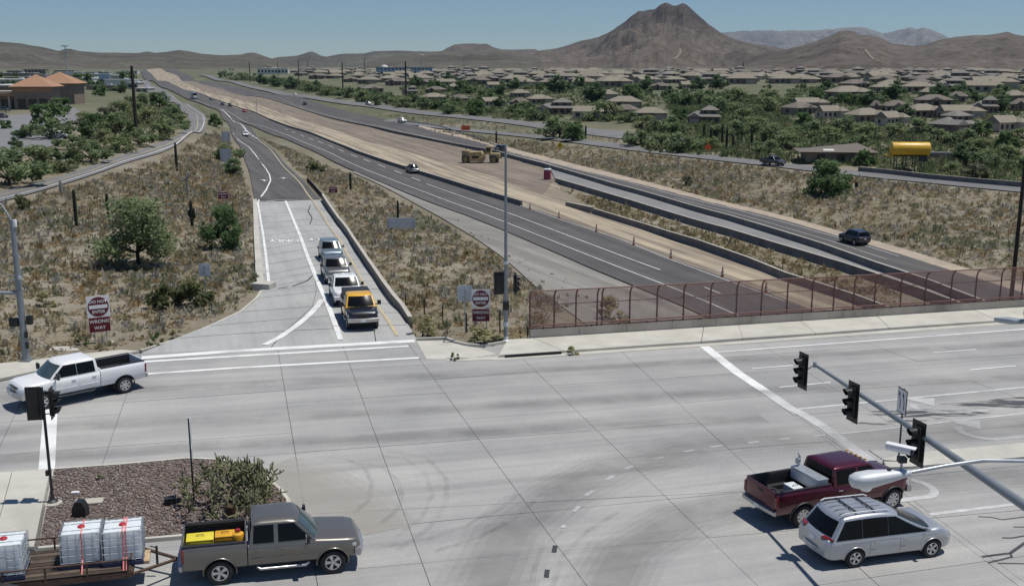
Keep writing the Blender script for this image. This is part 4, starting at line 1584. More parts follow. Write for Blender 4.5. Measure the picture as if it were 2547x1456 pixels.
def car(name, label, cat, sp, pos, fwd, up=Vector((0, 0, 1)), det=2, group=None):
    """sp: a dictionary of dimensions in metres, x forward from the middle of the wheelbase"""
    root = thing(name, label, cat, pos, group=group, tilt=frame(fwd, up))
    wb, W, r = sp['wb'], sp['W'], sp['r']
    pm = sp['paint']
    xf, xr = wb / 2 + sp['fo'], -wb / 2 - sp['ro']
    glass = sp.get('glass', 'glass_dark')
    zb, hood, belt = sp['zb'], sp['hood'], sp['belt']
    xwb = sp['cab'][0]
    xcab = sp['cab'][3]
    pick = sp['kind'] == 'pickup'
    back = xcab - .02 if pick else xr
    ft = sp.get('nose', .1)
    dp = sp.get('drop', 0)
    zts = [(xf, hood - .30 - dp), (xf - .05, hood - .17 - dp), (xf - .16, hood - .07 - dp * .8), (xf - .45, hood - .02 - dp * .35), (xwb + .05, hood + .04), (xwb - .3, belt)]
    ws = [(xf, W * (.80 - ft)), (xf - .05, W * (.88 - ft * .8)), (xf - .16, W * (.95 - ft * .5)), (xf - .45, W * .985), (wb / 2, W), (0, W)]
    zbs = [(xf, zb + .12), (xf - .2, zb), (0, zb)]
    if pick:
        zts += [(back, belt)]
        ws += [(back, W * .985)]
        zbs += [(back, zb)]
    else:
        dk = sp.get('deckz', belt)
        zts += [(xwb - .8, belt), (xr + .35, dk), (xr + .1, dk - .03), (xr, dk - .12)]
        ws += [(-wb / 2, W), (xr + .4, W * .97), (xr + .12, W * .93), (xr, W * .85)]
        zbs += [(xr + .25, zb), (xr, zb + .12)]
    sh = Shape(zbs, zts, ws)
    xs = sorted(set([xf, xf - .02, xf - .05, xf - .1, xf - .16, xf - .28, xf - .45, xwb + .05, xwb - .3] + list(np.linspace(back + .001, xf - .5, 14)) + ([] if pick else [xr, xr + .03, xr + .1, xr + .2, xr + .35]) + ([back] if pick else [])))
    mb = MB().loft([sh.ring(x) for x in xs])
    ra = r * sp.get('arch', 1.24)
    me = mb.mesh('body', pm)
    cuts = [(wb / 2, r * .98, ra, -3, 3)] if pick else [(wb / 2, r * .98, ra, -3, 3), (-wb / 2, r * .98, ra, -3, 3)]
    if det >= 1:
        me = boolean_cut(me, cuts)
        if not me.materials:
            me.materials.append(MATS[pm])
    shade(me, 32)
    body = link('body', me, root)
    greenhouse(root, sp, pm, glass, det, sp.get('screen', 'glass_screen'))
    trim = sp.get('trim', 'plastic_dark')
    bump = sp.get('bumper', 'chrome')
    # dark inner wells so that the arches are not see-through
    if det >= 1:
        for x in (wb / 2, -wb / 2):
            MB().box((x, 0, r + .12), (2 * ra * .96, 2 * W * .74, ra * 1.15)).build('wheel_well', 'black_matte', root)
        MB().box(((xf + xr) / 2 - .05, 0, zb + .02), (xf - xr - .6, W * 1.5, .16)).build('underbody', 'black_matte', root)
    wheel_set(root, (wb / 2, -wb / 2), W - .13 + sp.get('stance', 0), r, sp.get('tw', .13), sp.get('rims', 'spoke'), sp.get('rimm', 'rim'), sp.get('nsp', 6))
    # arches, doors
    if det >= 2:
        for x in (wb / 2, -wb / 2):
            for s in (1, -1):
                pts = []
                for a in np.linspace(-8, 188, 17):
                    px, pz = x + (ra + .01) * math.cos(R(a)), r * .98 + (ra + .01) * math.sin(R(a))
                    yb = sh.y(px, pz) if not (pick and x < 0) else W * side_frac((pz - zb) / (sp['rail'] - zb))
                    pts.append(Vector((px, s * (yb + .003), pz)))
                MB().tube(pts, sp.get('lip', .028), 6).build('wheel_arch', sp.get('archm', pm), root, 60)
        dz0 = zb + .1
        for (xa, xb) in sp['doors']:
            for s in (1, -1):
                fn = lambda u, v: Vector((xa + (xb - xa) * u, s * (sh.y(xa + (xb - xa) * u, dz0 + (belt - .015 - dz0) * v) + .013), dz0 + (belt - .015 - dz0) * v))
                d = patch(fn, list(np.linspace(0, 1, 6)), list(np.linspace(0, 1, 9)))
                n0 = len(d.v)
                bd = [i for i in range(6)] + [6 * j + 5 for j in range(1, 9)] + [48 + i for i in range(4, -1, -1)] + [6 * j for j in range(7, 0, -1)]
                vin = [Vector((d.v[i][0], d.v[i][1] - s * .03, d.v[i][2])) for i in bd]
                fs = [(bd[k], bd[(k + 1) % len(bd)], n0 + (k + 1) % len(bd), n0 + k) for k in range(len(bd))]
                d.v += [tuple(q) for q in vin]
                d.f += fs
                do = d.build('door', pm, root, 30)
                hx = xa + .2 if xa < xb else xb + .2
                handle(do, min(xa, xb) + .2, s * (sh.y(min(xa, xb) + .2, belt - .17) + .012), belt - .17, s, sp.get('handlem', pm))
                MB().box(((xa + xb) / 2, s * (sh.y((xa + xb) / 2, zb + .28) + .018), zb + .28), (abs(xb - xa) * .96, .018, .035)).build('side_moulding', sp.get('mould', pm), do)
    # mirrors
    if det >= 1:
        for s in (1, -1):
            x0 = sp['win'][0][2] - .18 if sp.get('win') else xwb - .5
            y0 = sp['cab'][6] + .02
            k = sp.get('mirror', 1.0)
            mr_ = MB().bbox((x0 + .05, s * (y0 + .2 * k), belt + .14 * k), (.11, .2 * k, .24 * k), .03).build('mirror', sp.get('mirrorm', trim), root, 50)
            MB().box((x0 + .05, s * (y0 + .06), belt + .06), (.06, .18, .05)).build('mirror_arm', trim, mr_)
            g_ = MB().box((x0 - .012, s * (y0 + .2 * k), belt + .14 * k), (.012, .16 * k, .2 * k)).build('mirror_glass', 'lamp_clear', mr_)
    # front end
    fz = zb + .02
    if sp['kind'] == 'pickup':
        MB().loft([[Vector((xf + .10 - .14 * t * t, t * W * .96, fz + .02)), Vector((xf + .14 - .15 * t * t, t * W * .97, fz + .07)), Vector((xf + .14 - .15 * t * t, t * W * .97, fz + .24)), Vector((xf + .08 - .14 * t * t, t * W * .96, fz + .28)), Vector((xf - .1 - .1 * t * t, t * W * .93, fz + .28)), Vector((xf - .1 - .1 * t * t, t * W * .93, fz + .02))] for t in np.linspace(-1, 1, 13)]).build('front_bumper', bump, root, 40)
        gr = MB()
        gz0, gz1 = fz + .30, hood - .16
        gr.loft([[Vector((xf + .035 - .1 * t * t, t * W * .56, gz0)), Vector((xf + .03 - .1 * t * t, t * W * .58, gz1)), Vector((xf - .12, t * W * .58, gz1)), Vector((xf - .12, t * W * .56, gz0))] for t in np.linspace(-1, 1, 9)])
        go = gr.build('grille', sp.get('grille', 'plastic_dark'), root, 40)
        bars = MB()
        for k in (.3, .62):
            z_ = gz0 + (gz1 - gz0) * k
            bars.loft([[Vector((xf + .05 - .1 * t * t, t * W * .56, z_ - .022)), Vector((xf + .05 - .1 * t * t, t * W * .56, z_ + .022)), Vector((xf - .02 - .1 * t * t, t * W * .56, z_ + .022)), Vector((xf - .02 - .1 * t * t, t * W * .56, z_ - .022))] for t in np.linspace(-1, 1, 7)])
        bars.box((xf + .03, 0, (gz0 + gz1) / 2), (.05, .06, (gz1 - gz0)))
        if det >= 1:
            bars.build('grille_bar', sp.get('bars', 'chrome'), go, 40)
        for s in (1, -1):
            MB().loft([[Vector((xf - .015 - .13 * (y / W) ** 2 * 1.3, s * y, gz0 + .06)), Vector((xf - .03 - .13 * (y / W) ** 2 * 1.3, s * y, gz1 - .03)), Vector((xf - .3, s * y, gz1 - .03)), Vector((xf - .3, s * y, gz0 + .06))] for y in np.linspace(W * .6, W * .93, 6)]).build('headlight', 'lamp_clear', root, 40)
        if det >= 1:
            MB().box((xf + .145, 0, fz + .15), (.01, .3, .15)).build('number_plate', 'sign_white', root)
    else:
        gz0 = zb + .08
        MB().loft([[Vector((xf + .035 - .3 * t * t, t * W * .72, gz0)), Vector((xf + .03 - .3 * t * t, t * W * .74, gz0 + .24)), Vector((xf - .3, t * W * .74, gz0 + .24)), Vector((xf - .3, t * W * .72, gz0))] for t in np.linspace(-1, 1, 11)]).build('grille', 'plastic_dark', root, 40)
        for s in (1, -1):
            MB().loft([[Vector((xf + .01 - .42 * (y / W) ** 3, s * (y + .012), hood - .33)), Vector((xf - .05 - .42 * (y / W) ** 3, s * (y + .008), hood - .2)), Vector((xf - .5, s * y * .97, hood - .2)), Vector((xf - .5, s * y * .97, hood - .33))] for y in np.linspace(W * .52, W * .955, 8)]).build('headlight', 'lamp_clear', root, 40)
    # rear end
    if pick:
        bed(root, sp, W, zb, xcab - .05, xr, r, ra, det)
    else:
        tz = sp.get('tailz', belt - .1)
        for s in (1, -1):
            MB().loft([[Vector((xr - .012 + .32 * (y / W) ** 4, s * (y + .014), tz - .13)), Vector((xr - .012 + .3 * (y / W) ** 4, s * (y + .01), tz + .06)), Vector((xr + .4, s * y * .97, tz + .06)), Vector((xr + .4, s * y * .97, tz - .13))] for y in np.linspace(W * .5, W * .94, 8)]).build('tail_light', 'lamp_red', root, 40)
        MB().loft([[Vector((xr - .06 + .2 * t * t, t * W * .9, zb + .12)), Vector((xr - .07 + .2 * t * t, t * W * .92, zb + .32)), Vector((xr + .2, t * W * .92, zb + .34)), Vector((xr + .2, t * W * .9, zb + .12))] for t in np.linspace(-1, 1, 9)]).build('rear_bumper', sp.get('rbump', pm), root, 40)
        if det >= 1:
            MB().box((xr - .012, 0, zb + .55), (.02, .32, .16)).build('number_plate', 'sign_white', root)
    if det >= 2 and pick and sp.get('step', True):
        for s in (1, -1):
            MB().tube([(xwb - .35, s * (W - .06), zb - .03), (xwb - .45, s * (W + .0), zb - .1), (xcab + .35, s * (W + .0), zb - .1), (xcab + .25, s * (W - .06), zb - .03)], .045, 8).build('side_step', sp.get('stepm', 'chrome'), root, 50)
    return root


def bed(root, sp, W, zb, x1, x0, r, ra, det):
    rail = sp['rail']
    pm = sp['paint']
    wb = sp['wb']
    th = .075
    for s in (1, -1):
        rings = []
        for x in list(np.linspace(x0 + .04, x1, 9)):
            tp = 1 - .03 * max(0, (x0 + .4 - x) / .4)
            o = [Vector((x, s * W * tp * fr, zb + t * (rail - zb))) for t, fr in SIDE[:-1]]
            o += [Vector((x, s * (W * .89 * tp), rail)), Vector((x, s * (W * .93 - th - .06), rail)), Vector((x, s * (W * .93 - th - .06), zb + .18)), Vector((x, s * W * .8, zb + .0))]
            rings.append(o)
        me = MB().loft(rings).mesh('bed_side', pm)
        if det >= 1:
            me = boolean_cut(me, [(-wb / 2, r * .98, ra, -3, 3)])
            if not me.materials:
                me.materials.append(MATS[pm])
        shade(me, 32)
        bs = link('bed_side', me, root)
        if det >= 1:
            MB().box(((x0 + x1) / 2, s * (W * .93 - .06), rail + .012), (x1 - x0 - .08, .12, .028)).build('bed_rail', sp.get('railm', 'plastic_dark'), bs)
    wi = W * .93 - th - .06
    inn = sp.get('bedm', 'plastic_dark')
    MB().box(((x0 + x1) / 2, 0, zb + .2), (x1 - x0 - .1, 2 * wi, .05)).build('bed_floor', inn, root)
    MB().box((x1 - .025, 0, (zb + rail) / 2 + .1), (.05, 2 * wi, rail - zb - .2)).build('bed_front', pm, root)
    for s in (1, -1):
        MB().bbox((-wb / 2, s * (wi - .1), zb + .32), (ra * 1.9, .22, .3), .06).build('wheel_hump', inn, root, 50)
        MB().box(((x0 + x1) / 2, s * (wi - .006), (zb + rail) / 2 + .1), (x1 - x0 - .12, .012, rail - zb - .22)).build('bed_liner', inn, root)
    tg = MB().bbox((x0 + .035, 0, zb + .1 + (rail - zb - .08) / 2), (.07, 2 * W * .84, rail - zb - .08), .02).build('tailgate', sp.get('tailm', pm), root, 40)
    if det >= 1:
        MB().bbox((x0 - .005, 0, rail - .16), (.02, .3, .08), .008).build('handle', 'plastic_dark', tg)
        MB().loft([[Vector((x0 - .09 + .06 * t * t, t * W * .94, zb + .02)), Vector((x0 - .14 + .06 * t * t, t * W * .95, zb + .05)), Vector((x0 - .14 + .06 * t * t, t * W * .95, zb + .18)), Vector((x0 + .02, t * W * .95, zb + .2)), Vector((x0 + .02, t * W * .94, zb + .02))] for t in np.linspace(-1, 1, 9)]).build('rear_bumper', sp.get('bumper', 'chrome'), root, 40)
        MB().box((x0 - .145, 0, zb + .12), (.01, .3, .14)).build('number_plate', 'sign_white', root)
    for s in (1, -1):
        MB().bbox((x0 + .04, s * W * .915, zb + .52), (.1, W * .13, .42), .02).build('tail_light', 'lamp_red', root, 50)


def place2(a, b_, wb, W, surf=deck):
    """stand a vehicle on two of its wheel contact points (rear, front) on the side nearest the camera"""
    A, B = surf(*a), surf(*b_)
    f = (B - A).normalized()
    up = Vector((0, 0, 1))
    if surf is deck:
        up = Vector((-GX, 0, 1)).normalized()
    left = up.cross(f).normalized()
    mid = (A + B) / 2
    toward = Vector((0, 0, CAM_H)) - mid
    s = -1 if left.dot(toward) > 0 else 1     # move away from the camera
    return mid + left * (s * (W - .13)), f, up


TAN = dict(kind='pickup', wb=3.57, W=1.0, r=.41, fo=.93, ro=1.17, zb=.53, hood=1.2, belt=1.26, rail=1.36, paint='car_tan', cab=(1.36, .72, -.78, -.88, 1.26, 1.93, .93, .76),
           win=[(.06, .06, 1.12, .56), (-.74, -.70, -.08, -.08)], doors=[(.0, 1.12), (-.80, -.03)], bumper='chrome', grille='chrome', stepm='chrome', bedm='plastic_dark', handlem='car_tan', archm='car_tan', rims='twin', nsp=5, mirror=1.15)
p, f, u = place2((552.8, 1449), (824, 1422), 3.57, 1.0)
tan_pos, tan_f, tan_u = p, f, u
tan = car('pickup_truck', 'dusty tan pickup truck towing the tote trailer past the gravel island', 'pickup truck', TAN, p, f, u)
BUR = dict(kind='pickup', wb=4.3, W=1.01, r=.43, fo=.9, ro=1.25, zb=.58, hood=1.28, belt=1.36, rail=1.46, paint='car_burgundy', cab=(1.75, 1.12, -.72, -.8, 1.36, 2.0, .93, .77),
           win=[(.42, .42, 1.5, .98), (-.62, -.6, .3, .3)], doors=[(.36, 1.5), (-.7, .32)], bumper='chrome', archm='plastic_dark', handlem='chrome', step=True, stepm='plastic_dark', nsp=8, lip=.04, tailm='car_burgundy')
p, f, u = place2((1976, 1309), (2225, 1261), 4.3, 1.0)
bur_pos, bur_f = p, f
bur = car('pickup_truck', 'burgundy crew cab pickup truck waiting beside the silver minivan', 'pickup truck', BUR, p, f, u)
lb = MB()
for k in (-.5, -.25, 0, .25, .5):
    MB().bbox((1.02, k * 1.0, 2.05), (.1, .07, .05), .015).build('roof_lamp', 'orange_goods', bur, 50)
VAN = dict(kind='van', wb=3.06, W=.99, r=.345, fo=.96, ro=1.12, zb=.3, hood=1.03, belt=1.05, deckz=1.08, paint='car_silver', cab=(1.84, .24, -2.12, -2.58, 1.0, 1.77, .96, .77), kf=.34, kr=.14, bow=.07, drop=.14, nose=.18,
           win=[(-.28, -.28, 1.3, .02), (-1.3, -1.3, -.3, -.3), (-2.34, -1.95, -1.32, -1.32)], doors=[(.2, 1.16), (-.98, .16)], bumper='car_silver', handlem='chrome', archm='car_silver', lip=.018, tailz=1.02, nsp=5, rims='twin', mirrorm='car_silver', mirror=.7, arch=1.16, screen='glass_dark')
p, f, u = place2((2119, 1407), (2312, 1382), 3.06, 1.0)
van = car('minivan', 'silver minivan with roof rails waiting beside the burgundy pickup', 'minivan', VAN, p, f, u)
for s in (1, -1):
    MB().tube([(-.15, s * .64, 1.8), (-.3, s * .65, 1.86), (-1.85, s * .65, 1.86), (-2.0, s * .64, 1.8)], .025, 8).build('roof_rail', 'alu', van, 50)
for x in (-.7, -1.4):
    MB().bbox((x, 0, 1.855), (.07, 1.3, .03), .01).build('roof_bar', 'plastic_dark', van, 50)
for y in (-.45, -.15, .15, .45):
    MB().bbox((-1.05, y, 1.812), (1.8, .05, .025), .01).build('roof_rib', 'car_silver', van, 50)
for s in (1, -1):
    MB().box((-1.0, s * .985, .94), (2.2, .02, .03)).build('side_moulding', 'chrome', van)
WHT = dict(kind='pickup', wb=4.05, W=1.02, r=.42, fo=.93, ro=1.15, zb=.6, hood=1.32, belt=1.38, rail=1.48, paint='car_white', cab=(1.7, 1.02, -.7, -.78, 1.38, 2.03, .94, .79),
           win=[(.3, .3, 1.46, .9), (-.6, -.56, .28, .28)], doors=[(.3, 1.46), (-.7, .26)], bumper='chrome', archm='plastic_dark', handlem='alu', stepm='plastic_dark', mirror=1.3, nsp=7, lip=.03)
p, f, u = place2((302, 977), (114, 1016), 4.25, 1.0)
wht = car('pickup_truck', 'white crew cab pickup truck with an empty dark bed turning by the left signal pole', 'pickup truck', WHT, p, f, u)

# the queue on the ramp
dn = -NX


def rampcar(name, label, cat, sp, front, det=2, fwd=None):
    F_ = G(*front)
    d = Vector(fwd or dn).normalized()
    q0 = F_
    q1 = F_ - d * (sp['wb'] + 2)
    q1 = Vector((q1.x, q1.y, ramp_z(q1)))
    q0 = Vector((q0.x, q0.y, ramp_z(q0)))
    d = (q0 - q1).normalized()
    pos = q0 - d * (sp['wb'] / 2 + sp['fo'])
    return car(name, label, cat, sp, pos, d, det=det)


YEL = dict(kind='pickup', wb=3.7, W=1.0, r=.41, fo=.92, ro=1.15, zb=.55, hood=1.26, belt=1.32, rail=1.4, paint='car_black', roofm='car_yellow', cab=(1.42, .8, -.62, -.7, 1.32, 1.98, .94, .78),
           win=[(.2, .2, 1.2, .66), (-.56, -.52, .1, .1)], doors=[(.14, 1.2), (-.62, .1)], bumper='chrome', grille='plastic_dark', bars='plastic_dark', handlem='car_black', mirror=1.2, screen='glass_dark')
yel = rampcar('pickup_truck', 'black and yellow pickup truck first in the queue at the ramp stop line', 'pickup truck', YEL, (905, 831), fwd=(0.24, -.97, 0))
for s in (1, -1):
    for xa, xb in ((.16, 1.18), (-.62, .1)):
        MB().box(((xa + xb) / 2, s * 1.022, .98), (abs(xb - xa) - .02, .02, .5)).build('side_panel', 'car_yellow', yel)
MB().bbox((-1.75, 0, 1.62), (2.1, 1.75, .5), .06).build('bed_cover', 'plastic_dark', yel, 40)
WH2 = dict(WHT, wb=3.7, zb=.5, hood=1.18, belt=1.24, rail=1.3, r=.39, cab=(1.42, .8, -.62, -.7, 1.24, 1.9, .93, .78), win=YEL['win'], doors=YEL['doors'], fo=.92, ro=1.15, mirror=1.0, bumper='car_white', archm='car_white', screen='glass_dark')
w2 = rampcar('pickup_truck', 'white pickup truck with a dark sunroof second in the ramp queue', 'pickup truck', WH2, (868, 769), fwd=(0.24, -.97, 0))
MB().bbox((.1, 0, 1.925), (.75, .95, .03), .01).build('sunroof', 'glass_dark', w2)
G3 = dict(WH2, paint='car_grey', bumper='chrome', archm='car_grey', handlem='car_grey', bedm='plastic_dark')
g3 = rampcar('pickup_truck', 'dark grey pickup truck third in the ramp queue', 'pickup truck', G3, (842, 712), fwd=(0.25, -.97, 0))
SUV = dict(kind='van', bow=.04, drop=.06, wb=2.9, W=.97, r=.38, fo=.9, ro=1.0, zb=.38, hood=1.12, belt=1.16, deckz=1.18, paint='car_bluegrey', cab=(1.1, .45, -2.0, -2.3, 1.14, 1.86, .93, .76), kf=.18, kr=.06, nose=.08,
           win=[(.0, .0, .85, .28), (-.95, -.95, -.08, -.08), (-2.0, -1.8, -1.05, -1.05)], doors=[(-.05, .8), (-.9, -.1)], handlem='car_bluegrey', archm='plastic_dark', mirrorm='car_bluegrey', screen='glass_dark')
s4 = rampcar('suv', 'silver blue sport utility vehicle last in the ramp queue', 'suv', SUV, (828, 657), fwd=(0.26, -.97, 0))

# vehicles farther off
NBD = (G(1524, 450) - G(2095, 610)).normalized()
SDK = dict(SUV, paint='car_navy', handlem='car_navy', archm='car_navy', mirrorm='car_navy', screen='glass_dark', roofm='car_navy')
p, f, u = place2((2126, 613), (2091, 604), 2.9, .97, G)
f = Vector((NBD.x, NBD.y, 0)).normalized()
p.z = T(p.x, p.y) + off(p)
car('suv', 'dark navy sport utility vehicle alone on the far carriageway', 'suv', SDK, p, f, det=1)


def fcar(name, label, cat, sp, at, toward, det=1, lift=0.0):
    P0 = G(*at)
    d = G(*toward) - P0
    d.z = 0
    d.normalize()
    P0.z = T(P0.x, P0.y) + off(P0) + lift
    return car(name, label, cat, sp, P0, d, det=det)


SED = dict(kind='car', bow=.05, drop=.08, wb=2.75, W=.91, r=.33, fo=.88, ro=1.0, zb=.28, hood=.92, belt=.95, deckz=1.0, paint='car_white', cab=(1.05, .25, -1.15, -1.75, .93, 1.43, .86, .66), kf=.2, kr=.12, nose=.14,
           win=[(-.2, -.2, .75, .1), (-1.25, -1.0, -.28, -.28)], doors=[(-.25, .7)], screen='glass_dark')
fcar('pickup_truck', 'dark blue pickup truck beside the long barrier on the near carriageway', 'pickup truck', dict(WH2, paint='car_navy', bumper='chrome', archm='car_navy'), (1026, 432), (1120, 468))
fcar('pickup_truck', 'dark brown pickup truck climbing the exit ramp left of the yellow tank', 'pickup truck', dict(WH2, paint='car_darkgrey', bumper='plastic_dark', archm='car_darkgrey'), (1922, 413), (2040, 425))
fcar('car', 'white car coming down the asphalt part of the exit ramp', 'car', dict(SED, zb=.35, belt=1.05, hood=1.0, deckz=1.1, cab=(1.05, .3, -1.4, -1.8, 1.03, 1.6, .88, .7)), (611, 341), (640, 385))
fcar('pickup_truck', 'dark pickup truck at the edge of the far carriageway behind the yellow earthmover', 'pickup truck', dict(WH2, paint='car_navy', bumper='plastic_dark', archm='car_navy'), (1243, 380), (1150, 352))
fcar('pickup_truck', 'white pickup truck entering the narrow exit ramp', 'pickup truck', dict(WH2), (1000, 307), (1080, 317))
fcar('suv', 'dark sport utility vehicle on the far carriageway near the bend', 'suv', dict(SDK), (758, 263), (700, 250))
fcar('pickup_truck', 'dark pickup truck with a red board on the frontage road', 'pickup truck', dict(WH2, paint='car_darkgrey'), (916, 263), (1000, 274))
fcar('car', 'white car on the frontage road near the dark hedge', 'car', dict(SED), (734, 239), (800, 248))
fcar('car', 'red car on the near carriageway close to the ramp split', 'car', dict(SED, paint='car_red'), (608, 281), (700, 322))
fcar('suv', 'dark sport utility vehicle ahead of the red car on the near carriageway', 'suv', dict(SDK), (573, 267), (660, 303))
fcar('car', 'black car at the head of the ramp split', 'car', dict(SED, paint='car_black'), (553, 264), (640, 303))
fcar('car', 'dark car just behind the lorry on the distant carriageway', 'car', dict(SED, paint='car_darkgrey'), (524, 251), (600, 284))
fcar('car', 'dark car far off where the far carriageway bends', 'car', dict(SED, paint='car_black'), (449, 200), (420, 190))
for at, tw, lab, pt in (((90, 331), (120, 333), 'dark parked car under the nearest car park trees', 'car_black'), ((108, 328), (140, 330), 'dark grey parked car, right one of the pair in the car park', 'car_darkgrey'),
                        ((60, 343), (90, 345), 'black parked car in front of the pair in the car park', 'car_black'), ((148, 345), (180, 345), 'white parked car half hidden by the car park trees', 'car_white'),
                        ((14, 279), (40, 281), 'dark parked car in front of the orange roofed shop', 'car_black'), ((4, 296), (30, 297), 'grey parked car at the edge of the shop car park', 'car_darkgrey')):
    fcar('parked_car', lab, 'car', dict(SED, paint=pt), at, tw)
# articulated lorry
P0 = G(484, 249)
d = G(560, 281) - P0
d.z = 0
d.normalize()
P0.z = T(P0.x, P0.y) + off(P0)
lo = thing('lorry', 'articulated lorry with a grey box trailer on the distant carriageway', 'lorry', P0, tilt=frame(d))
MB().bbox((-6, 0, 2.6), (13.5, 2.5, 2.8), .05).build('trailer', 'galv', lo)
MB().bbox((3.2, 0, 2.2), (2.4, 2.4, 2.6), .15).build('cab', 'car_navy', lo, 40)
MB().bbox((5.2, 0, 1.5), (1.9, 2.1, 1.3), .2).build('bonnet', 'car_white', lo, 40)
MB().box((4.42, 0, 2.7), (.05, 2.0, .8)).build('windscreen', 'glass_dark', lo)
MB().box((-1, 0, .95), (13, 1.2, .3)).build('chassis', 'dark_steel', lo)
wheel_set(lo, (5.2, 1.9, .8, -9.5, -10.7), 1.1, .5, .16)
# ------------------------------------------------------------------ trailer, totes, loads
xm = -3.57 / 2 - 1.17
tf, tu = tan_f, tan_u
tl = tu.cross(tf).normalized()
# the trailer follows a little off the truck's line
A = deck(420, 1418)
tp = tan_pos + tf * (xm - .25)


def trl(a, b_):
    return a


tr_a = deck(555, 1450) - deck(824, 1424)
ang = R(1.5)
tdir = Matrix.Rotation(ang, 3, 'Z') @ tf
tr = thing('trailer', 'rusty flatbed trailer with plank deck carrying three white totes', 'trailer', tp, tilt=frame(tdir, tu))
ZT = .82
x1, x0 = -1.25, -8.6
hw = 1.05
fr = MB()
for s in (1, -1):
    fr.box(((x0 + x1) / 2, s * hw, ZT - .1), (x1 - x0, .08, .18))
    fr.tube([(x1, s * hw * .95, ZT - .12), (.1, 0, .58)], .055, 6)
fr.box((x1, 0, ZT - .1), (.09, 2 * hw, .18))
fr.box((x0, 0, ZT - .1), (.09, 2 * hw, .18))
for x in np.arange(x0 + .6, x1, .8):
    fr.box((x, 0, ZT - .14), (.07, 2 * hw - .06, .1))
fr.box((.12, 0, .58), (.3, .12, .1))
fr.build('frame', 'rust', tr)
for k in range(9):
    y = -hw + .12 + k * (2 * hw - .24) / 8
    MB().box(((x0 + x1) / 2, y, ZT + .005 + .006 * (k % 3)), (x1 - x0 - .06, .21, .045)).build('plank', 'wood_plank' if k % 2 else 'wood_dark', tr)
rl = MB()
for s in (1, -1):
    rl.tube([(x0 + .1, s * (hw + .03), ZT + .42), (x1 - .05, s * (hw + .03), ZT + .42)], .03, 6)
    for x in np.linspace(x0 + .15, x1 - .1, 7):
        rl.box((x, s * (hw + .03), ZT + .18), (.05, .05, .5))
rl.tube([(x1, -hw, ZT + .42), (x1, hw, ZT + .42)], .03, 6)
rl.build('side_rail', 'rust', tr)
for s in (1, -1):
    MB().loft([[Vector((-5.2 + .78 * math.cos(a) * 1.25, s * (hw + .08 + w_), .52 + .42 * math.sin(a))) for w_ in (0, .24)] for a in np.linspace(.15, math.pi - .15, 10)], False, False).build('mudguard', 'dark_steel', tr, 40)
wheel_set(tr, (-4.8, -5.6), hw + .2, .36, .11, 'spoke', 'rim_dark', 5)
jk = MB()
jk.tube([(-.55, .1, .35), (-.55, .1, 1.05)], .04, 8)
jk.tube([(-.55, .1, 1.0), (-.75, .2, 1.02)], .02, 6)
jk.build('jack', 'dark_steel', tr)
MB().bbox((-.95, 0, .76), (.4, .8, .12), .02).build('front_board', 'tan_goods', tr)


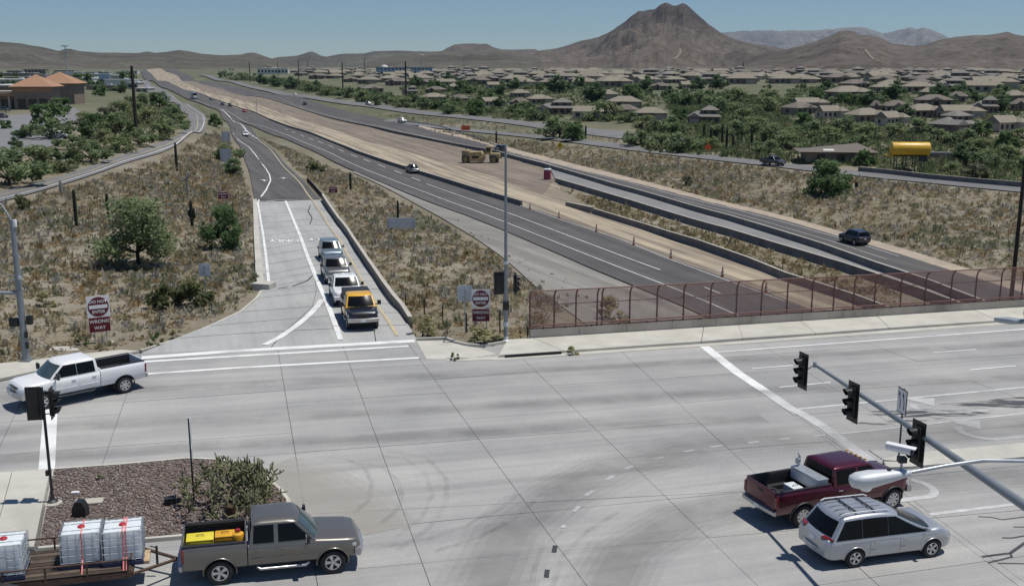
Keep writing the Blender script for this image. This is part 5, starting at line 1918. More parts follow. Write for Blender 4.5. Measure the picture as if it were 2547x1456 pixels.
def tote(x, y, rz, label, strap, red=False):
    M = frame(tdir, tu)
    loc = tp + M @ Vector((x, y, ZT + .04))
    t = thing('liquid_tote', label, 'tote', loc, group='white liquid totes on the trailer', tilt=M)
    a, h0, h = .56, .14, 1.0
    pl = MB()
    for yy in (-.48, 0, .48):
        pl.box((0, yy, .06), (1.2, .1, .12))
    pl.box((0, 0, .13), (1.2, 1.08, .03))
    pl.build('pallet', 'tote_blue', t)
    # bottle: soft bulging cells
    bm = bmesh.new()
    bmesh.ops.create_cube(bm, size=1.0)
    bmesh.ops.subdivide_edges(bm, edges=bm.edges[:], cuts=9, use_grid_fill=True)
    for v in bm.verts:
        c = v.co * 2
        q = Vector((c.x, c.y, c.z))
        for i in range(3):
            o = [k for k in range(3) if k != i]
            if abs(abs(c[i]) - 1) < 1e-4:
                bul = .018 * abs(math.sin(c[o[0]] * math.pi * 2.5)) * abs(math.sin(c[o[1]] * math.pi * 2.5))
                sag = -.03 * (1 - c.x ** 2) * (1 - c.y ** 2) if i == 2 else 0
                q[i] = c[i] * (1 + bul) + sag * (1 if c[i] > 0 else 0)
        for i in range(3):
            q[i] = max(-1.03, min(1.03, q[i]))
        v.co = Vector((q.x * a, q.y * .48, h0 + h / 2 + q.z * h / 2 + .02))
    bmesh.ops.bevel(bm, geom=[e for e in bm.edges if len(e.link_faces) == 2 and e.calc_face_angle(0) > 1.2], offset=.03, segments=2, affect='EDGES')
    me = bpy.data.meshes.new('bottle')
    bm.to_mesh(me)
    bm.free()
    me.materials.append(MATS['tote_white'])
    shade(me, 50)
    bo = link('bottle', me, t)
    MB().lathe([(.11, h0 + h + .0), (.11, h0 + h + .05), (.09, h0 + h + .065), (.001, h0 + h + .065)], 18).build('lid', 'cap_red', bo, 40)
    ex, ey = .6, .52
    for z in np.linspace(h0 + .06, h0 + h, 5):
        MB().tube([(ex, ey, z), (-ex, ey, z), (-ex, -ey, z), (ex, -ey, z), (ex, ey, z)], .011, 6, False).build('cage_bar', 'galv', t)
    for k in range(6):
        u_ = -1 + 2 * k / 5
        for s in (1, -1):
            MB().tube([(u_ * ex, s * ey, h0), (u_ * ex, s * ey, h0 + h)], .010, 6).build('cage_bar', 'galv', t)
            if 0 < k < 5:
                MB().tube([(s * ex, u_ * ey, h0), (s * ex, u_ * ey, h0 + h)], .010, 6).build('cage_bar', 'galv', t)
    for yy in (-.25, .25):
        MB().box((0, yy, h0 + h + .012), (1.2, .05, .015)).build('cage_bar', 'galv', t)
    if strap:
        for dy in strap:
            pts = [(dy, -hw - .02 - y, -.1), (dy, -.545, .3), (dy, -.545, h0 + h + .03), (dy, .545, h0 + h + .03), (dy, .545, .3), (dy, hw + .02 - y, -.1)]
            mb = MB()
            W_ = [Vector(q) for q in pts]
            for q, r_ in zip(W_[:-1], W_[1:]):
                mb.quad(q + Vector((-.02, 0, 0)), q + Vector((.02, 0, 0)), r_ + Vector((.02, 0, 0)), r_ + Vector((-.02, 0, 0)))
            mb.build('strap', 'strap_red', t, fix=False)
    if red:
        MB().box((-.1, -.54, .55), (.42, .012, .4)).build('plate', 'alu', t)
    return t


Mq = frame(tdir, tu)


def tote_at(px, py, **k):
    """stand a tote on the deck plane under a picture point of its base centre"""
    d = ray(px, py)
    n = Mq @ Vector((0, 0, 1))
    o = tp + n * (ZT + .04)
    c0 = Vector((0, 0, CAM_H))
    t = (o - c0).dot(n) / d.dot(n)
    q = Mq.inverted() @ (c0 + d * t - tp)
    return tote(q.x, max(-.4, min(.4, q.y)), 0, **k)


tote_at(310, 1387, label='white caged tote with two red straps, nearest the truck', strap=(.02, .11))
tote_at(208, 1393, label='white caged tote with one red strap, middle of the trailer', strap=(.04,))
tote_at(12, 1437, label='white caged tote without straps on the tail of the trailer', strap=None, red=True)

# goods in the tan truck's bed
Mt = frame(tan_f, tan_u)


def inbed(name, label, cat, build, loc, pos=tan_pos, M=Mt):
    t = thing(name, label, cat, pos + M @ Vector(loc), tilt=M)
    build(t)
    return t


zf = .53 + .23


def case(m, d):
    def f(t):
        MB().bbox((0, 0, d[2] * .4), (d[0], d[1], d[2] * .8), .03).build('case', m, t, 40)
        MB().bbox((0, 0, d[2] * .86), (d[0] * 1.02, d[1] * 1.03, d[2] * .26), .03).build('lid', m, t, 40)
        MB().tube([(-.12, 0, d[2]), (-.1, 0, d[2] + .05), (.1, 0, d[2] + .05), (.12, 0, d[2])], .014, 6).build('handle', 'plastic_dark', t)
    return f


inbed('tool_case', 'yellow tool case at the tailgate end of the tan truck bed', 'case', case('yellow_goods', (.85, .6, .22)), (-2.4, .12, zf + .26))
inbed('tool_case', 'yellow and red case in the middle of the tan truck bed', 'case', case('orange_goods', (.62, .5, .24)), (-1.62, .2, zf + .24))


def jug(t):
    MB().lathe([(.001, 0), (.2, .01), (.21, .05), (.21, .42), (.18, .5), (.08, .54), (.07, .6), (.001, .6)], 18).build('drum', 'orange_goods', t, 40)
    MB().lathe([(.075, .58), (.075, .64), (.001, .64)], 12).build('cap', 'cap_red', t, 40)


inbed('fuel_drum', 'orange drum at the cab end of the tan truck bed', 'drum', jug, (-1.2, .05, zf))


def roll(t):
    MB().lathe([(.001, -.4), (.16, -.38), (.18, -.3), (.18, .3), (.16, .38), (.001, .4)], 16, 'X', (0, 0, .18)).build('tank', 'plastic_dark', t, 40)
    MB().bbox((0, 0, .02), (.7, .3, .05), .01).build('foot', 'dark_steel', t)


inbed('air_tank', 'dark round tank lying on the near side of the tan truck bed', 'tank', roll, (-1.85, -.42, zf))
inbed('box', 'dark low box behind the yellow case in the tan truck bed', 'box', case('plastic_dark', (.5, .4, .35)), (-2.5, -.45, zf))
# goods in the burgundy truck's bed
Mb = frame(bur_f, Vector((-GX, 0, 1)).normalized())
zf2 = .58 + .23


def chest(t):
    MB().bbox((0, 0, .24), (.5, 1.55, .42), .02).build('box', 'alu', t)
    MB().bbox((0, .4, .47), (.52, .78, .05), .015).build('lid', 'galv', t)
    MB().bbox((0, -.4, .47), (.52, .78, .05), .015).build('lid', 'galv', t)


inbed('tool_chest', 'bright metal tool chest across the burgundy truck bed behind the cab', 'tool chest', chest, (-1.18, 0, zf2 + .35), bur_pos, Mb)
inbed('box', 'white box in front of the tool chest in the burgundy truck bed', 'box', case('tote_white', (.45, .8, .4)), (-1.85, -.05, zf2), bur_pos, Mb)


def tyre_flat(t):
    MB().lathe([(.2, .02), (.25, 0), (.36, .02), (.39, .08), (.39, .18), (.36, .24), (.25, .26), (.2, .24)], 24).build('tyre', 'rubber', t, 50)
    MB().lathe([(.21, .06), (.21, .2), (.08, .12), (.001, .12)], 18).build('rim', 'galv', t, 40)


inbed('spare_wheel', 'spare wheel lying flat in the burgundy truck bed near the tailgate', 'wheel', tyre_flat, (-2.75, .25, zf2), bur_pos, Mb)


def hoist(t):
    MB().tube([(0, 0, 0), (0, 0, .75)], .05, 8).build('post', 'alu', t)
    MB().tube([(0, 0, .75), (-.25, -.15, .95)], .035, 8).build('arm', 'alu', t)
    MB().bbox((-.1, -.05, .55), (.16, .14, .2), .02).build('winch', 'galv', t)


inbed('crane_post', 'small metal hoist standing in the far front corner of the burgundy truck bed', 'hoist', hoist, (-1.1, .72, zf2 + .5), bur_pos, Mb)
# ------------------------------------------------------------------ parapet and screen fence on the bridge
def z_at(base, y, x=None):
    """height above which a vertical over 'base' shows at picture row y"""
    v = (y - CY) / FOC
    k = (-SP - v * CP) / (CP - v * SP)
    return CAM_H + base[1] * k


def mid(a, b_, t=.5):
    return a.lerp(b_, t)


PA, PB = deck(1319, 846), deck(2700, 757.5)
PA = Vector((PA.x, PA.y, zi(PA.x)))
pd = Vector((PB.x - PA.x, PB.y - PA.y, 0)).normalized()
pn = Vector((-pd.y, pd.x, 0))


def on_fence(px, py):
    """distance along the parapet where the sight line through a picture point crosses it"""
    d = ray(px, py)
    a = np.array([[pd.x, -d.x], [pd.y, -d.y]])
    s, t = np.linalg.solve(a, np.array([-PA.x, -PA.y]))
    return s


PL = on_fence(2546, 745) + 10
par = thing('parapet', 'low stained concrete parapet under the brown fence', 'wall', PA)
H_P = 0.66
x = 0.0
k = 0
while x < PL:
    e = min(x + 3.2, PL)
    mb = MB()
    a, b_ = pd * (x + .012), pd * (e - .012)
    za, zb_ = zi(PA.x + a.x) - zi(PA.x), zi(PA.x + b_.x) - zi(PA.x)
    for p_, z_ in ((a, za), (b_, zb_)):
        p_.z = z_
    mb.loft([[p_ + Vector((0, 0, -.9)), p_ + Vector((0, 0, H_P)), p_ + pn * .3 + Vector((0, 0, H_P)), p_ + pn * .3 + Vector((0, 0, -.9))] for p_ in (a, b_)])
    mb.build('wall_panel', 'parapet', par)
    x = e
    k += 1
fen = thing('fence', 'rusty brown mesh screen fence curving inward on the bridge parapet', 'fence', PA)
posts = [0.0]
for px, py in [(1376, 730), (1430, 726), (1483, 722), (1495, 722), (1564, 720), (1632, 715), (1698, 712), (1765, 707), (1830, 700), (1892, 698), (1956, 693), (2018, 690), (2072, 687), (2122, 684), (2174, 682), (2239, 680), (2300, 676), (2364, 674), (2425, 670), (2487, 668), (2541, 664)]:
    posts.append(on_fence(px + 4, py + 60))
posts += [posts[-1] + 1.7 * k for k in (1, 2, 3, 4)]
HF = 2.45
prof = [(0, 0), (0, .5), (0, 1.2), (0, 1.75), (.0, 1.95), (-.06, 2.15), (-.18, 2.32), (-.34, 2.45)]


def fpt(s, off_, h):
    p_ = pd * s + pn * (.15 + off_)
    return Vector((p_.x, p_.y, zi(PA.x + p_.x) - zi(PA.x) + H_P + h))


for s in posts:
    MB().tube([fpt(s, o_, h) for o_, h in prof], .052, 6).build('post', 'fence_brown', fen, 50)
for a, b_ in zip(posts[:-1], posts[1:]):
    if b_ - a < .1:
        continue
    mb = MB()
    for (o0, h0), (o1, h1) in zip(prof[:-1], prof[1:]):
        mb.quad(fpt(a + .03, o0, h0 + .01), fpt(b_ - .03, o0, h0 + .01), fpt(b_ - .03, o1, h1 + .01), fpt(a + .03, o1, h1 + .01))
    mb.build('mesh_panel', 'mesh_screen', fen, fix=False)
s0, s1 = posts[0], posts[-1]
for o_, h, r_ in ((0, .06, .05), (0, 1.5, .03), (-.34, 2.46, .042)):
    MB().tube([fpt(s0, o_, h), fpt(s1, o_, h)], r_, 6).build('rail', 'fence_brown', fen, 50)
rail = MB()
rail.tube([fpt(s0, -.22, .28), fpt(s1, -.22, .28)], .05, 8)
for s in posts:
    rail.tube([fpt(s, 0, .2), fpt(s, -.22, .28)], .02, 5)
rail.build('handrail', 'fence_brown', fen, 50)

# ------------------------------------------------------------------ traffic signals
mat('signal_black', (0.012, 0.012, 0.012), 0.45, var=0.2)


def signal(parent, loc, az, back=True, s=1.0, dots=False):
    """three lamp head; loc in the parent's space, facing compass azimuth az"""
    d = Vector((math.sin(az), math.cos(az), 0))
    M = frame(d)
    P_ = parent.matrix_basis.to_translation() if parent.parent is None else Vector()

    def tr_(mb):
        mb.v = [tuple(Vector(loc) + M @ (Vector(v) * s)) for v in mb.v]
        return mb
    h = tr_(MB().bbox((0, 0, 0), (.2, .36, 1.08), .03)).build('signal_head', 'signal_black', parent, 40)
    if back:
        mb = MB()
        out = [(.3, .69), (-.3, .69), (-.3, -.69), (.3, -.69)]
        inn = [(.18, .54), (-.18, .54), (-.18, -.54), (.18, -.54)]
        vs = [(-.02, a, b_) for a, b_ in out] + [(-.02, a, b_) for a, b_ in inn] + [(.0, a, b_) for a, b_ in out] + [(.0, a, b_) for a, b_ in inn]
        fs = []
        for i in range(4):
            j = (i + 1) % 4
            fs += [(i, j, 4 + j, 4 + i), (8 + i, 12 + i, 12 + j, 8 + j), (i, 8 + i, 8 + j, j)]
        mb.add(vs, fs)
        tr_(mb).build('backplate', 'signal_black', h)
    for z in (.35, 0, -.35):
        mb = MB()
        for k in range(15):
            a = R(-50 + 280 * k / 14)
        A_ = [R(-55 + 290 * k / 14) for k in range(15)]
        r0 = [(.1, .15 * math.cos(a), z + .15 * math.sin(a)) for a in A_]
        r1 = [(.1 + .2 + .08 * math.sin(a), .148 * math.cos(a), z + .148 * math.sin(a)) for a in A_]
        r2 = [(q[0], q[1] * .93, z + (q[2] - z) * .93) for q in r1]
        r3 = [(q[0], q[1] * .93, z + (q[2] - z) * .93) for q in r0]
        mb.loft([r0, r1, r2, r3], False, False)
        tr_(mb).build('visor', 'signal_black', h, 50)
        tr_(MB().lathe([(.14, .105), (.12, .125), (.06, .14), (.001, .145)], 14, 'X', (0, 0, z))).build('lens', 'lens_dark', h, 50)
    return h


AZ_EX = AZR
# mast arm from the right
P0 = at_z(2026, 906, 5.75)
P1 = at_z(2546, 1256, 5.55)
ad = Vector((P1.x - P0.x, P1.y - P0.y, P1.z - P0.z))
Pp = P1 + ad * .12
gz = zi(Pp.x)
ma = thing('traffic_signal', 'grey mast arm reaching over the lanes with three black signal heads', 'traffic signal', (Pp.x, Pp.y, gz))
o_ = Vector((Pp.x, Pp.y, gz))
MB().tube([(0, 0, 0), (0, 0, .05), (0, 0, Pp.z - gz + .6)], [.2, .19, .15], 14).build('pole', 'steel', ma, 50)
MB().tube([P0 - o_, mid(P0, Pp, .5) - o_ + Vector((0, 0, .05)), Pp - o_], [.055, .095, .14], 12).build('mast_arm', 'steel', ma, 50)
MB().bbox((0, 0, .06), (.5, .5, .12), .03).build('base_plate', 'steel', ma)
for (px, py), t_ in (((2003, 921), -.02), ((2128, 998), None), ((2290, 1100), None)):
    # stand the head where its sight line meets the vertical plane of the arm
    d = ray(px, py)
    n_ = Vector((ad.y, -ad.x, 0)).normalized()
    t = (P0.dot(n_)) / d.dot(n_)
    q = Vector((d.x * t, d.y * t, CAM_H + d.z * t)) - EX * .12
    h = signal(ma, q - o_, AZ_EX + math.pi)
    br = MB()
    tt = (q - P0).dot(ad) / ad.dot(ad)
    on = P0 + ad * max(0, min(1, tt))
    br.tube([q - o_ - EX * -.1, on - o_], .025, 6)
    br.box(on - o_, (.09, .12, .2))
    br.build('bracket', 'galv', h)
# luminaire close to the camera
L1, L0 = at_depth(2262, 1174, 16.0), at_depth(2112, 1192, 15.9)
lp = at_depth(2546, 1150, 16.3)
lq = Vector((lp.x + 2.0, lp.y + .2, lp.z - .25))
gz = zi(lq.x)
lo_ = Vector((lq.x, lq.y, gz))
lu = thing('street_lamp', 'silver cobra head street lamp on a curved arm hanging over the burgundy pickup', 'street lamp', lo_)
MB().tube([(0, 0, 0), (0, 0, lq.z - gz + .1)], [.13, .085], 12).build('pole', 'steel', lu, 50)
MB().tube([lq - lo_, mid(lp, lq, .5) - lo_ + Vector((0, 0, .05)), lp - lo_ + Vector((0, 0, .03)), mid(L1, lp, .62) - lo_ + Vector((0, 0, .1)), mid(L1, lp, .3) - lo_ + Vector((0, 0, .06)), L1 - lo_], .032, 8).build('arm', 'galv', lu, 50)
hd = (L0 - L1)
hl = hd.length
hx = hd.normalized()
hy = Vector((0, 0, 1)).cross(hx).normalized()
hz = hx.cross(hy)
rings = []
for t, wy, zt_, zb_ in ((-.02, .03, .03, -.03), (.06, .06, .05, -.06), (.2, .085, .065, -.085), (.42, .12, .085, -.12), (.65, .15, .1, -.155), (.85, .14, .09, -.16), (.96, .095, .06, -.12), (1.0, .03, .01, -.05)):
    rg = []
    for k in range(16):
        a = 2 * math.pi * k / 16
        c_, s_ = math.cos(a), math.sin(a)
        rg.append(L1 - lo_ + hx * (t * hl) + hy * (wy * 1.1 * math.copysign(abs(c_) ** .8, c_)) + hz * ((zt_ if s_ > 0 else -zb_) * s_))
    rings.append(rg)
lh = MB().loft(rings).build('lamp_head', 'alu', lu, 50)
MB().lathe([(.001, -.1), (.07, -.08), (.1, -.03), (.11, 0)], 16, 'Z', L1 - lo_ + hx * (.72 * hl) + Vector((0, 0, -.12))).build('lens', 'lamp_clear', lh, 50)
MB().lathe([(.001, .06), (.03, .05), (.035, 0)], 10, 'Z', L1 - lo_ + hx * (.35 * hl) + Vector((0, 0, .06))).build('photocell', 'plastic_dark', lh, 50)
# white detection camera standing on the lamp arm
cb = at_depth(2240, 1172, 16.02)
ct = at_depth(2236, 1116, 16.0)
cm_ = thing('camera', 'white tube traffic camera standing on the street lamp arm', 'camera', cb)
MB().tube([(0, 0, -.02), (0, 0, .2)], .02, 8).build('post', 'galv', cm_, 50)
MB().bbox((0, 0, .2), (.13, .12, .09), .015).build('mount', 'plastic_dark', cm_, 40)
cdir = (at_depth(2272, 1124, 15.9) - at_depth(2208, 1110, 16.1)).normalized()
M = frame(cdir)
mb = MB().lathe([(.001, -.2), (.05, -.2), (.055, -.19), (.055, .17), (.001, .17)], 14, 'X')
mb.bbox((.02, 0, .06), (.44, .13, .02), .008)
mb.v = [tuple(M @ Vector(v) + ct - cb) for v in mb.v]
hb_ = mb.build('housing', 'sign_white', cm_, 40)
mb = MB().lathe([(.045, .17), (.045, .2), (.03, .21), (.001, .21)], 12, 'X')
mb.v = [tuple(M @ Vector(v) + ct - cb) for v in mb.v]
mb.build('lens', 'black', hb_, 40)
mb = MB().tube([(.05, .02, .16), (-.15, .35, .05), (-.3, .6, .12)], .006, 5)
mb.build('cable', 'black', cm_)

# flat luminaire and dome camera at the right edge
F0, F1 = at_depth(2480, 792, 17), at_depth(2540, 800, 16.4)
fq = F1 + Vector((2.6, -.6, .05))
fo_ = Vector((fq.x, fq.y, zi(fq.x)))
fl = thing('street_lamp', 'flat grey lamp head poking in beside the bridge pavement at the edge', 'street lamp', fo_)
fd = (F1 - F0).normalized()
mb = MB().bbox((0, 0, 0), (.5, .26, .07), .025, frame(fd).to_matrix())
mb.v = [tuple(Vector(v) + mid(F0, F1, .55) - fo_) for v in mb.v]
lh2 = mb.build('lamp_head', 'galv', fl, 40)
mb = MB().bbox((0, 0, -.04), (.36, .2, .02), .008, frame(fd).to_matrix())
mb.v = [tuple(Vector(v) + mid(F0, F1, .55) - fo_) for v in mb.v]
mb.build('lens', 'lamp_clear', lh2)
MB().tube([F1 - fo_, fq - fo_], .035, 8).build('arm', 'galv', fl, 50)
MB().tube([(0, 0, 0), (0, 0, fq.z - fo_.z)], [.12, .08], 12).build('pole', 'steel', fl, 50)
c0 = F1 + Vector((.12, -.02, .05))
dc = thing('camera', 'white dome camera above the flat lamp head at the edge', 'camera', c0)
MB().lathe([(.001, .22), (.06, .21), (.1, .16), (.11, .08), (.1, .06)], 16).build('housing', 'sign_white', dc, 50)
MB().lathe([(.095, .06), (.08, .0), (.04, -.04), (.001, -.05)], 16).build('dome', 'black', dc, 50)

# near left signal on a thin post
B0 = deck(132, 1255)
B0.z = zi(B0.x) + .14
ns = thing('traffic_signal', 'two black signal heads on a thin post at the corner of the gravel island', 'traffic signal', B0)
Ht = z_at(B0, 962) - B0.z
MB().tube([(0, 0, 0), (0, 0, Ht)], .055, 10).build('post', 'dark_steel', ns, 50)
MB().lathe([(.2, 0), (.2, .04), (.1, .1), (.06, .3)], 14).build('base', 'dark_steel', ns, 40)
hz_ = z_at(B0, 1000) - B0.z
signal(ns, Vector((0, 0, hz_)) + EX * -.3 - NX * .02, math.radians(-8), True, .92)
signal(ns, Vector((0, 0, hz_ - .05)) + EX * .3 + NX * .05, AZ_EX + R(8), True, .86)
mb = MB()
mb.tube([Vector((0, 0, hz_ + .4)) - EX * .3, Vector((0, 0, hz_ + .4)) + EX * .3], .025, 6)
mb.tube([Vector((0, 0, hz_ - .45)) - EX * .3, Vector((0, 0, hz_ - .45)) + EX * .3], .025, 6)
mb.build('bracket', 'dark_steel', ns, 50)
MB().bbox((-.09, -.02, 1.15), (.1, .14, .2), .02).build('push_button', 'black', ns, 40)

# left pole with lamp arm and mast arm leaving the frame
B0 = deck(66, 902)
B0.z = zi(B0.x) + .13
lpz = thing('traffic_signal', 'thick grey signal pole with lamp arm and mast arm at the far left corner', 'traffic signal', B0)
Hp = z_at(B0, 546) - B0.z
MB().tube([(0, 0, 0), (0, 0, .3), (0, 0, Hp)], [.23, .2, .13], 14).build('pole', 'steel', lpz, 50)
MB().bbox((0, 0, .05), (.55, .55, .1), .02).build('base_plate', 'steel', lpz)
MB().tube([(0, 0, Hp - .1), (-.5, .1, Hp + .75), (-1.6, .3, Hp + 1.5), (-3.4, .6, Hp + 1.9)], [.06, .05, .045, .04], 8).build('lamp_arm', 'steel', lpz, 50)
za = z_at(B0, 727) - B0.z
ar = -EX * 9 + Vector((0, 0, .4))
MB().tube([(0, 0, za), tuple(ar + Vector((0, 0, za)))], [.11, .06], 10).build('mast_arm', 'steel', lpz, 50)
MB().bbox((.1, 0, Hp - .2), (.22, .2, .4), .03).build('cap', 'sign_white', lpz, 40)
zb1 = z_at(B0, 800) - B0.z
mb = MB().bbox((-.42, -.05, zb1), (.5, .28, .45), .04)
mb.build('signal_head', 'signal_black', lpz, 40)
mb = MB().bbox((.38, .05, zb1 + .1), (.28, .3, .5), .04)
mb.build('signal_head', 'signal_black', lpz, 40)
zs = z_at(B0, 690) - B0.z
for k in (0, .22):
    MB().tube([(-.5, .0, zs - .15 + k), (.12, -.1, zs - .05 + k), (.38, -.1, zs + .15 + k)], .035, 6).build('bracket', 'galv', lpz, 50)
MB().bbox((.18, -.1, zs + .03), (.2, .1, .22), .03).build('plate', 'sign_white', lpz, 40)
for z_ in (1.5, .9):
    MB().bbox((.2, -.12, z_), (.14, .16, .35), .03).build('control_box', 'black', lpz, 40)
# centre pole
B0 = deck(1258, 851)
B0.z = zi(B0.x) + .1
cpz = thing('traffic_signal', 'tall slim pole with lamp arm and two signal heads beside the fence end', 'traffic signal', B0)
Hp = z_at(B0, 366) - B0.z
MB().tube([(0, 0, 0), (0, 0, Hp * .5), (0, 0, Hp)], [.13, .1, .07], 12).build('pole', 'steel', cpz, 50)
MB().lathe([(.24, 0), (.24, .05), (.16, .1), (.13, .3)], 14).build('base', 'alu', cpz, 40)
MB().tube([(0, 0, Hp - .05), (.05, .5, Hp + .02), (.1, 2.2, Hp - .1)], .045, 8).build('lamp_arm', 'steel', cpz, 50)
MB().bbox((-.12, 2.5, Hp - .15), (.3, .75, .18), .06).build('lamp_head', 'car_navy', cpz, 40)
hz_ = z_at(B0, 704) - B0.z
signal(cpz, Vector((-.42, .05, hz_)), R(-10), True, 1.0)
signal(cpz, Vector((.56, .1, hz_ - .05)), AZ_EX + R(5), True, .95)
mb = MB()
for dz in (.45, -.45):
    mb.tube([(-.42, .05, hz_ + dz), (.56, .1, hz_ + dz)], .028, 6)
mb.build('bracket', 'dark_steel', cpz, 50)
zq = z_at(B0, 759) - B0.z
MB().bbox((0, -.05, zq), (.38, .4, .5), .04).build('control_box', 'signal_black', cpz, 40)
zq = z_at(B0, 652) - B0.z
MB().lathe([(.16, -.1), (.17, 0), (.16, .1)], 10, 'Z', (0, 0, zq)).build('collar', 'alu', cpz, 50)
zq = z_at(B0, 805) - B0.z
MB().lathe([(.15, -.15), (.17, 0), (.15, .15)], 10, 'Z', (0, 0, zq)).build('collar', 'alu', cpz, 50)
# dark pole behind the right end of the fence
q = at_z(2513, 752, -4.2)
q.z = T(q.x, q.y)
dp = thing('lamp_post', 'tall dark pole rising behind the right end of the fence', 'pole', q)
MB().tube([(0, 0, 0), (0, 0, 9), (0, 0, 22)], [.2, .17, .12], 12).build('pole', 'pole_rust', dp, 50)
MB().lathe([(.35, 0), (.35, .5), (.2, .55)], 12).build('base', 'kerb', dp, 40)
MB().tube([(0, 0, 21.9), (-1, 0, 22.4), (-3, 0, 22.5)], .06, 6).build('arm', 'pole_rust', dp, 50)


# ------------------------------------------------------------------ signs
def lettering(txt, size, m, parent, loc, M, sx=1.0):
    me = text_mesh(txt, size)
    for v in me.vertices:
        c = v.co
        v.co = Vector(loc) + M @ Vector((0, c.x * sx, c.y))
    me.materials.append(MATS[m])
    return link('lettering', me, parent)


def facing(az):
    """local x = out of the sign face, y = the reader's right, z up"""
    x = Vector((math.sin(az), math.cos(az), 0))
    z = Vector((0, 0, 1))
    y = z.cross(x)
    return Matrix((x, y, z)).transposed()


def wrong_way_post(name, label, base, az, dne, zc_row, w_, ww_row, bar='sign_white', posts=(.34, -.34), grp=None):
    M = facing(az)
    t = thing(name, label, 'sign', base, group=grp)
    z1 = z_at(base, zc_row) - base.z
    z2 = z_at(base, ww_row) - base.z

    def put(mb):
        mb.v = [tuple(M @ Vector(v)) for v in mb.v]
        return mb
    top = z1 + w_ / 2 if dne else z2 + .3
    for y in posts:
        put(MB().box((-.05, y, top / 2), (.05, .06, top))).build('post', 'galv', t)
    if dne:
        pl = put(MB().bbox((0, 0, z1), (.02, w_, w_), .008)).build('sign_plate', 'sign_white', t)
        put(MB().lathe([(.001, .016), (w_ * .46, .016)], 32, 'X', (0, 0, z1))).build('red_disc', 'sign_red', pl)
        put(MB().box((.018, 0, z1), (.012, w_ * .8, w_ * .17))).build('bar', bar, pl)
        lettering('DO NOT', w_ * .19, 'sign_white', pl, M @ Vector((.022, 0, z1 + w_ * .24)), M)
        lettering('ENTER', w_ * .19, 'sign_white', pl, M @ Vector((.022, 0, z1 - w_ * .24)), M)
    h = .72 * w_ if dne else 1.0
    ww = w_ * .96 if dne else 1.42
    p2 = put(MB().bbox((0, 0, z2), (.02, ww, h), .008)).build('sign_plate', 'sign_pink', t)
    put(MB().box((.012, 0, z2), (.006, ww * .95, h * .92))).build('red_panel', 'sign_red', p2)
    lettering('WRONG', h * .3, 'sign_white', p2, M @ Vector((.018, 0, z2 + h * .2)), M)
    lettering('WAY', h * .3, 'sign_white', p2, M @ Vector((.018, 0, z2 - h * .22)), M)
    return t


b0 = G(252, 853)
wrong_way_post('road_sign', 'square no entry sign over a red wrong way plate at the left corner', b0, R(150), True, 762, 1.3, 806)
b0 = G(1196, 838)
wrong_way_post('road_sign', 'square white no entry sign with red disc left of the slim centre pole', b0, math.pi + R(-4), True, 742, 1.15, 783)
b0 = G(556, 506)
wrong_way_post('road_sign', 'small dark red wrong way sign on the left verge of the ramp', b0, math.pi + math.atan2(b0.x, b0.y), False, 470, 1.0, 486, posts=(0,))
b0 = G(829, 492)
wrong_way_post('road_sign', 'small dark red wrong way sign behind the top of the ramp wall', b0, math.pi + math.atan2(b0.x, b0.y), False, 460, 1.0, 472, posts=(0,))


def back_sign(label, base, rows, w_, az, posts=(0,), m='alu', slats=0, name='road_sign'):
    """the plain metal back of a sign: rows = (top, bottom) picture rows"""
    M = facing(az)
    t = thing(name, label, 'sign', base)
    z1, z0 = z_at(base, rows[0]) - base.z, z_at(base, rows[1]) - base.z

    def put(mb):
        mb.v = [tuple(M @ Vector(v)) for v in mb.v]
        return mb
    for y in posts:
        put(MB().box((.05, y, (z1 - .1) / 2), (.06, .07, z1 - .1))).build('post', 'galv', t)
    if slats:
        h = (z1 - z0) / slats
        for k in range(slats):
            put(MB().bbox((0, 0, z0 + h * (k + .5)), (.03, w_, h * .93), .008)).build('plank', m, t)
    else:
        put(MB().bbox((0, 0, (z0 + z1) / 2), (.02, w_, z1 - z0), .008)).build('sign_plate', m, t)
    for y in posts:
        for k in (.25, .75):
            put(MB().box((.03, y, z0 + (z1 - z0) * k), (.05, w_ * .5 if len(posts) == 1 else .5, .04))).build('brace', 'galv', t)
    return t


b0 = G(999, 630)
back_sign('wide grey slatted back of a guide sign on two posts', b0, (541, 567), 3.0, math.pi, (-1.35, 1.35), 'alu', 4)
b0 = G(1157, 830)
back_sign('pale sign back on one post left of the right hand no entry sign', b0, (709, 748), .95, math.pi, (0,))
b0 = G(514, 757)
back_sign('grey back of a sign on a thin post in the left scrub', b0, (655, 686), .8, math.pi, (0,))
b0 = G(563, 425)
back_sign('lower of the two grey sign backs among trees left of the ramp', b0, (370, 402), 2.1, math.pi, (-.7, .7))
b0 = G(563, 372)
back_sign('upper of the two grey sign backs among trees left of the ramp', b0, (327, 352), 2.2, math.pi, (-.7, .7))
# sign seen edge-on in front of the cholla
b0 = deck(483, 1250)
b0.z = zi(b0.x) + .12
t = thing('road_sign', 'thin sign post seen edge on beside the cholla cactus', 'sign', b0)
Hs = z_at(b0, 1040) - b0.z
MB().box((0, 0, Hs / 2), (.055, .055, Hs)).build('post', 'dark_steel', t)
M = facing(AZ_EX + R(3))
for z0_, z1_, w_ in ((Hs - 1.55, Hs - 1.1, .45), (Hs - 1.02, Hs - .02, .6)):
    mb = MB().bbox((.04, 0, (z0_ + z1_) / 2), (.02, w_, z1_ - z0_), .006)
    mb.v = [tuple(M @ Vector(v)) for v in mb.v]
    mb.build('sign_plate', 'alu', t)
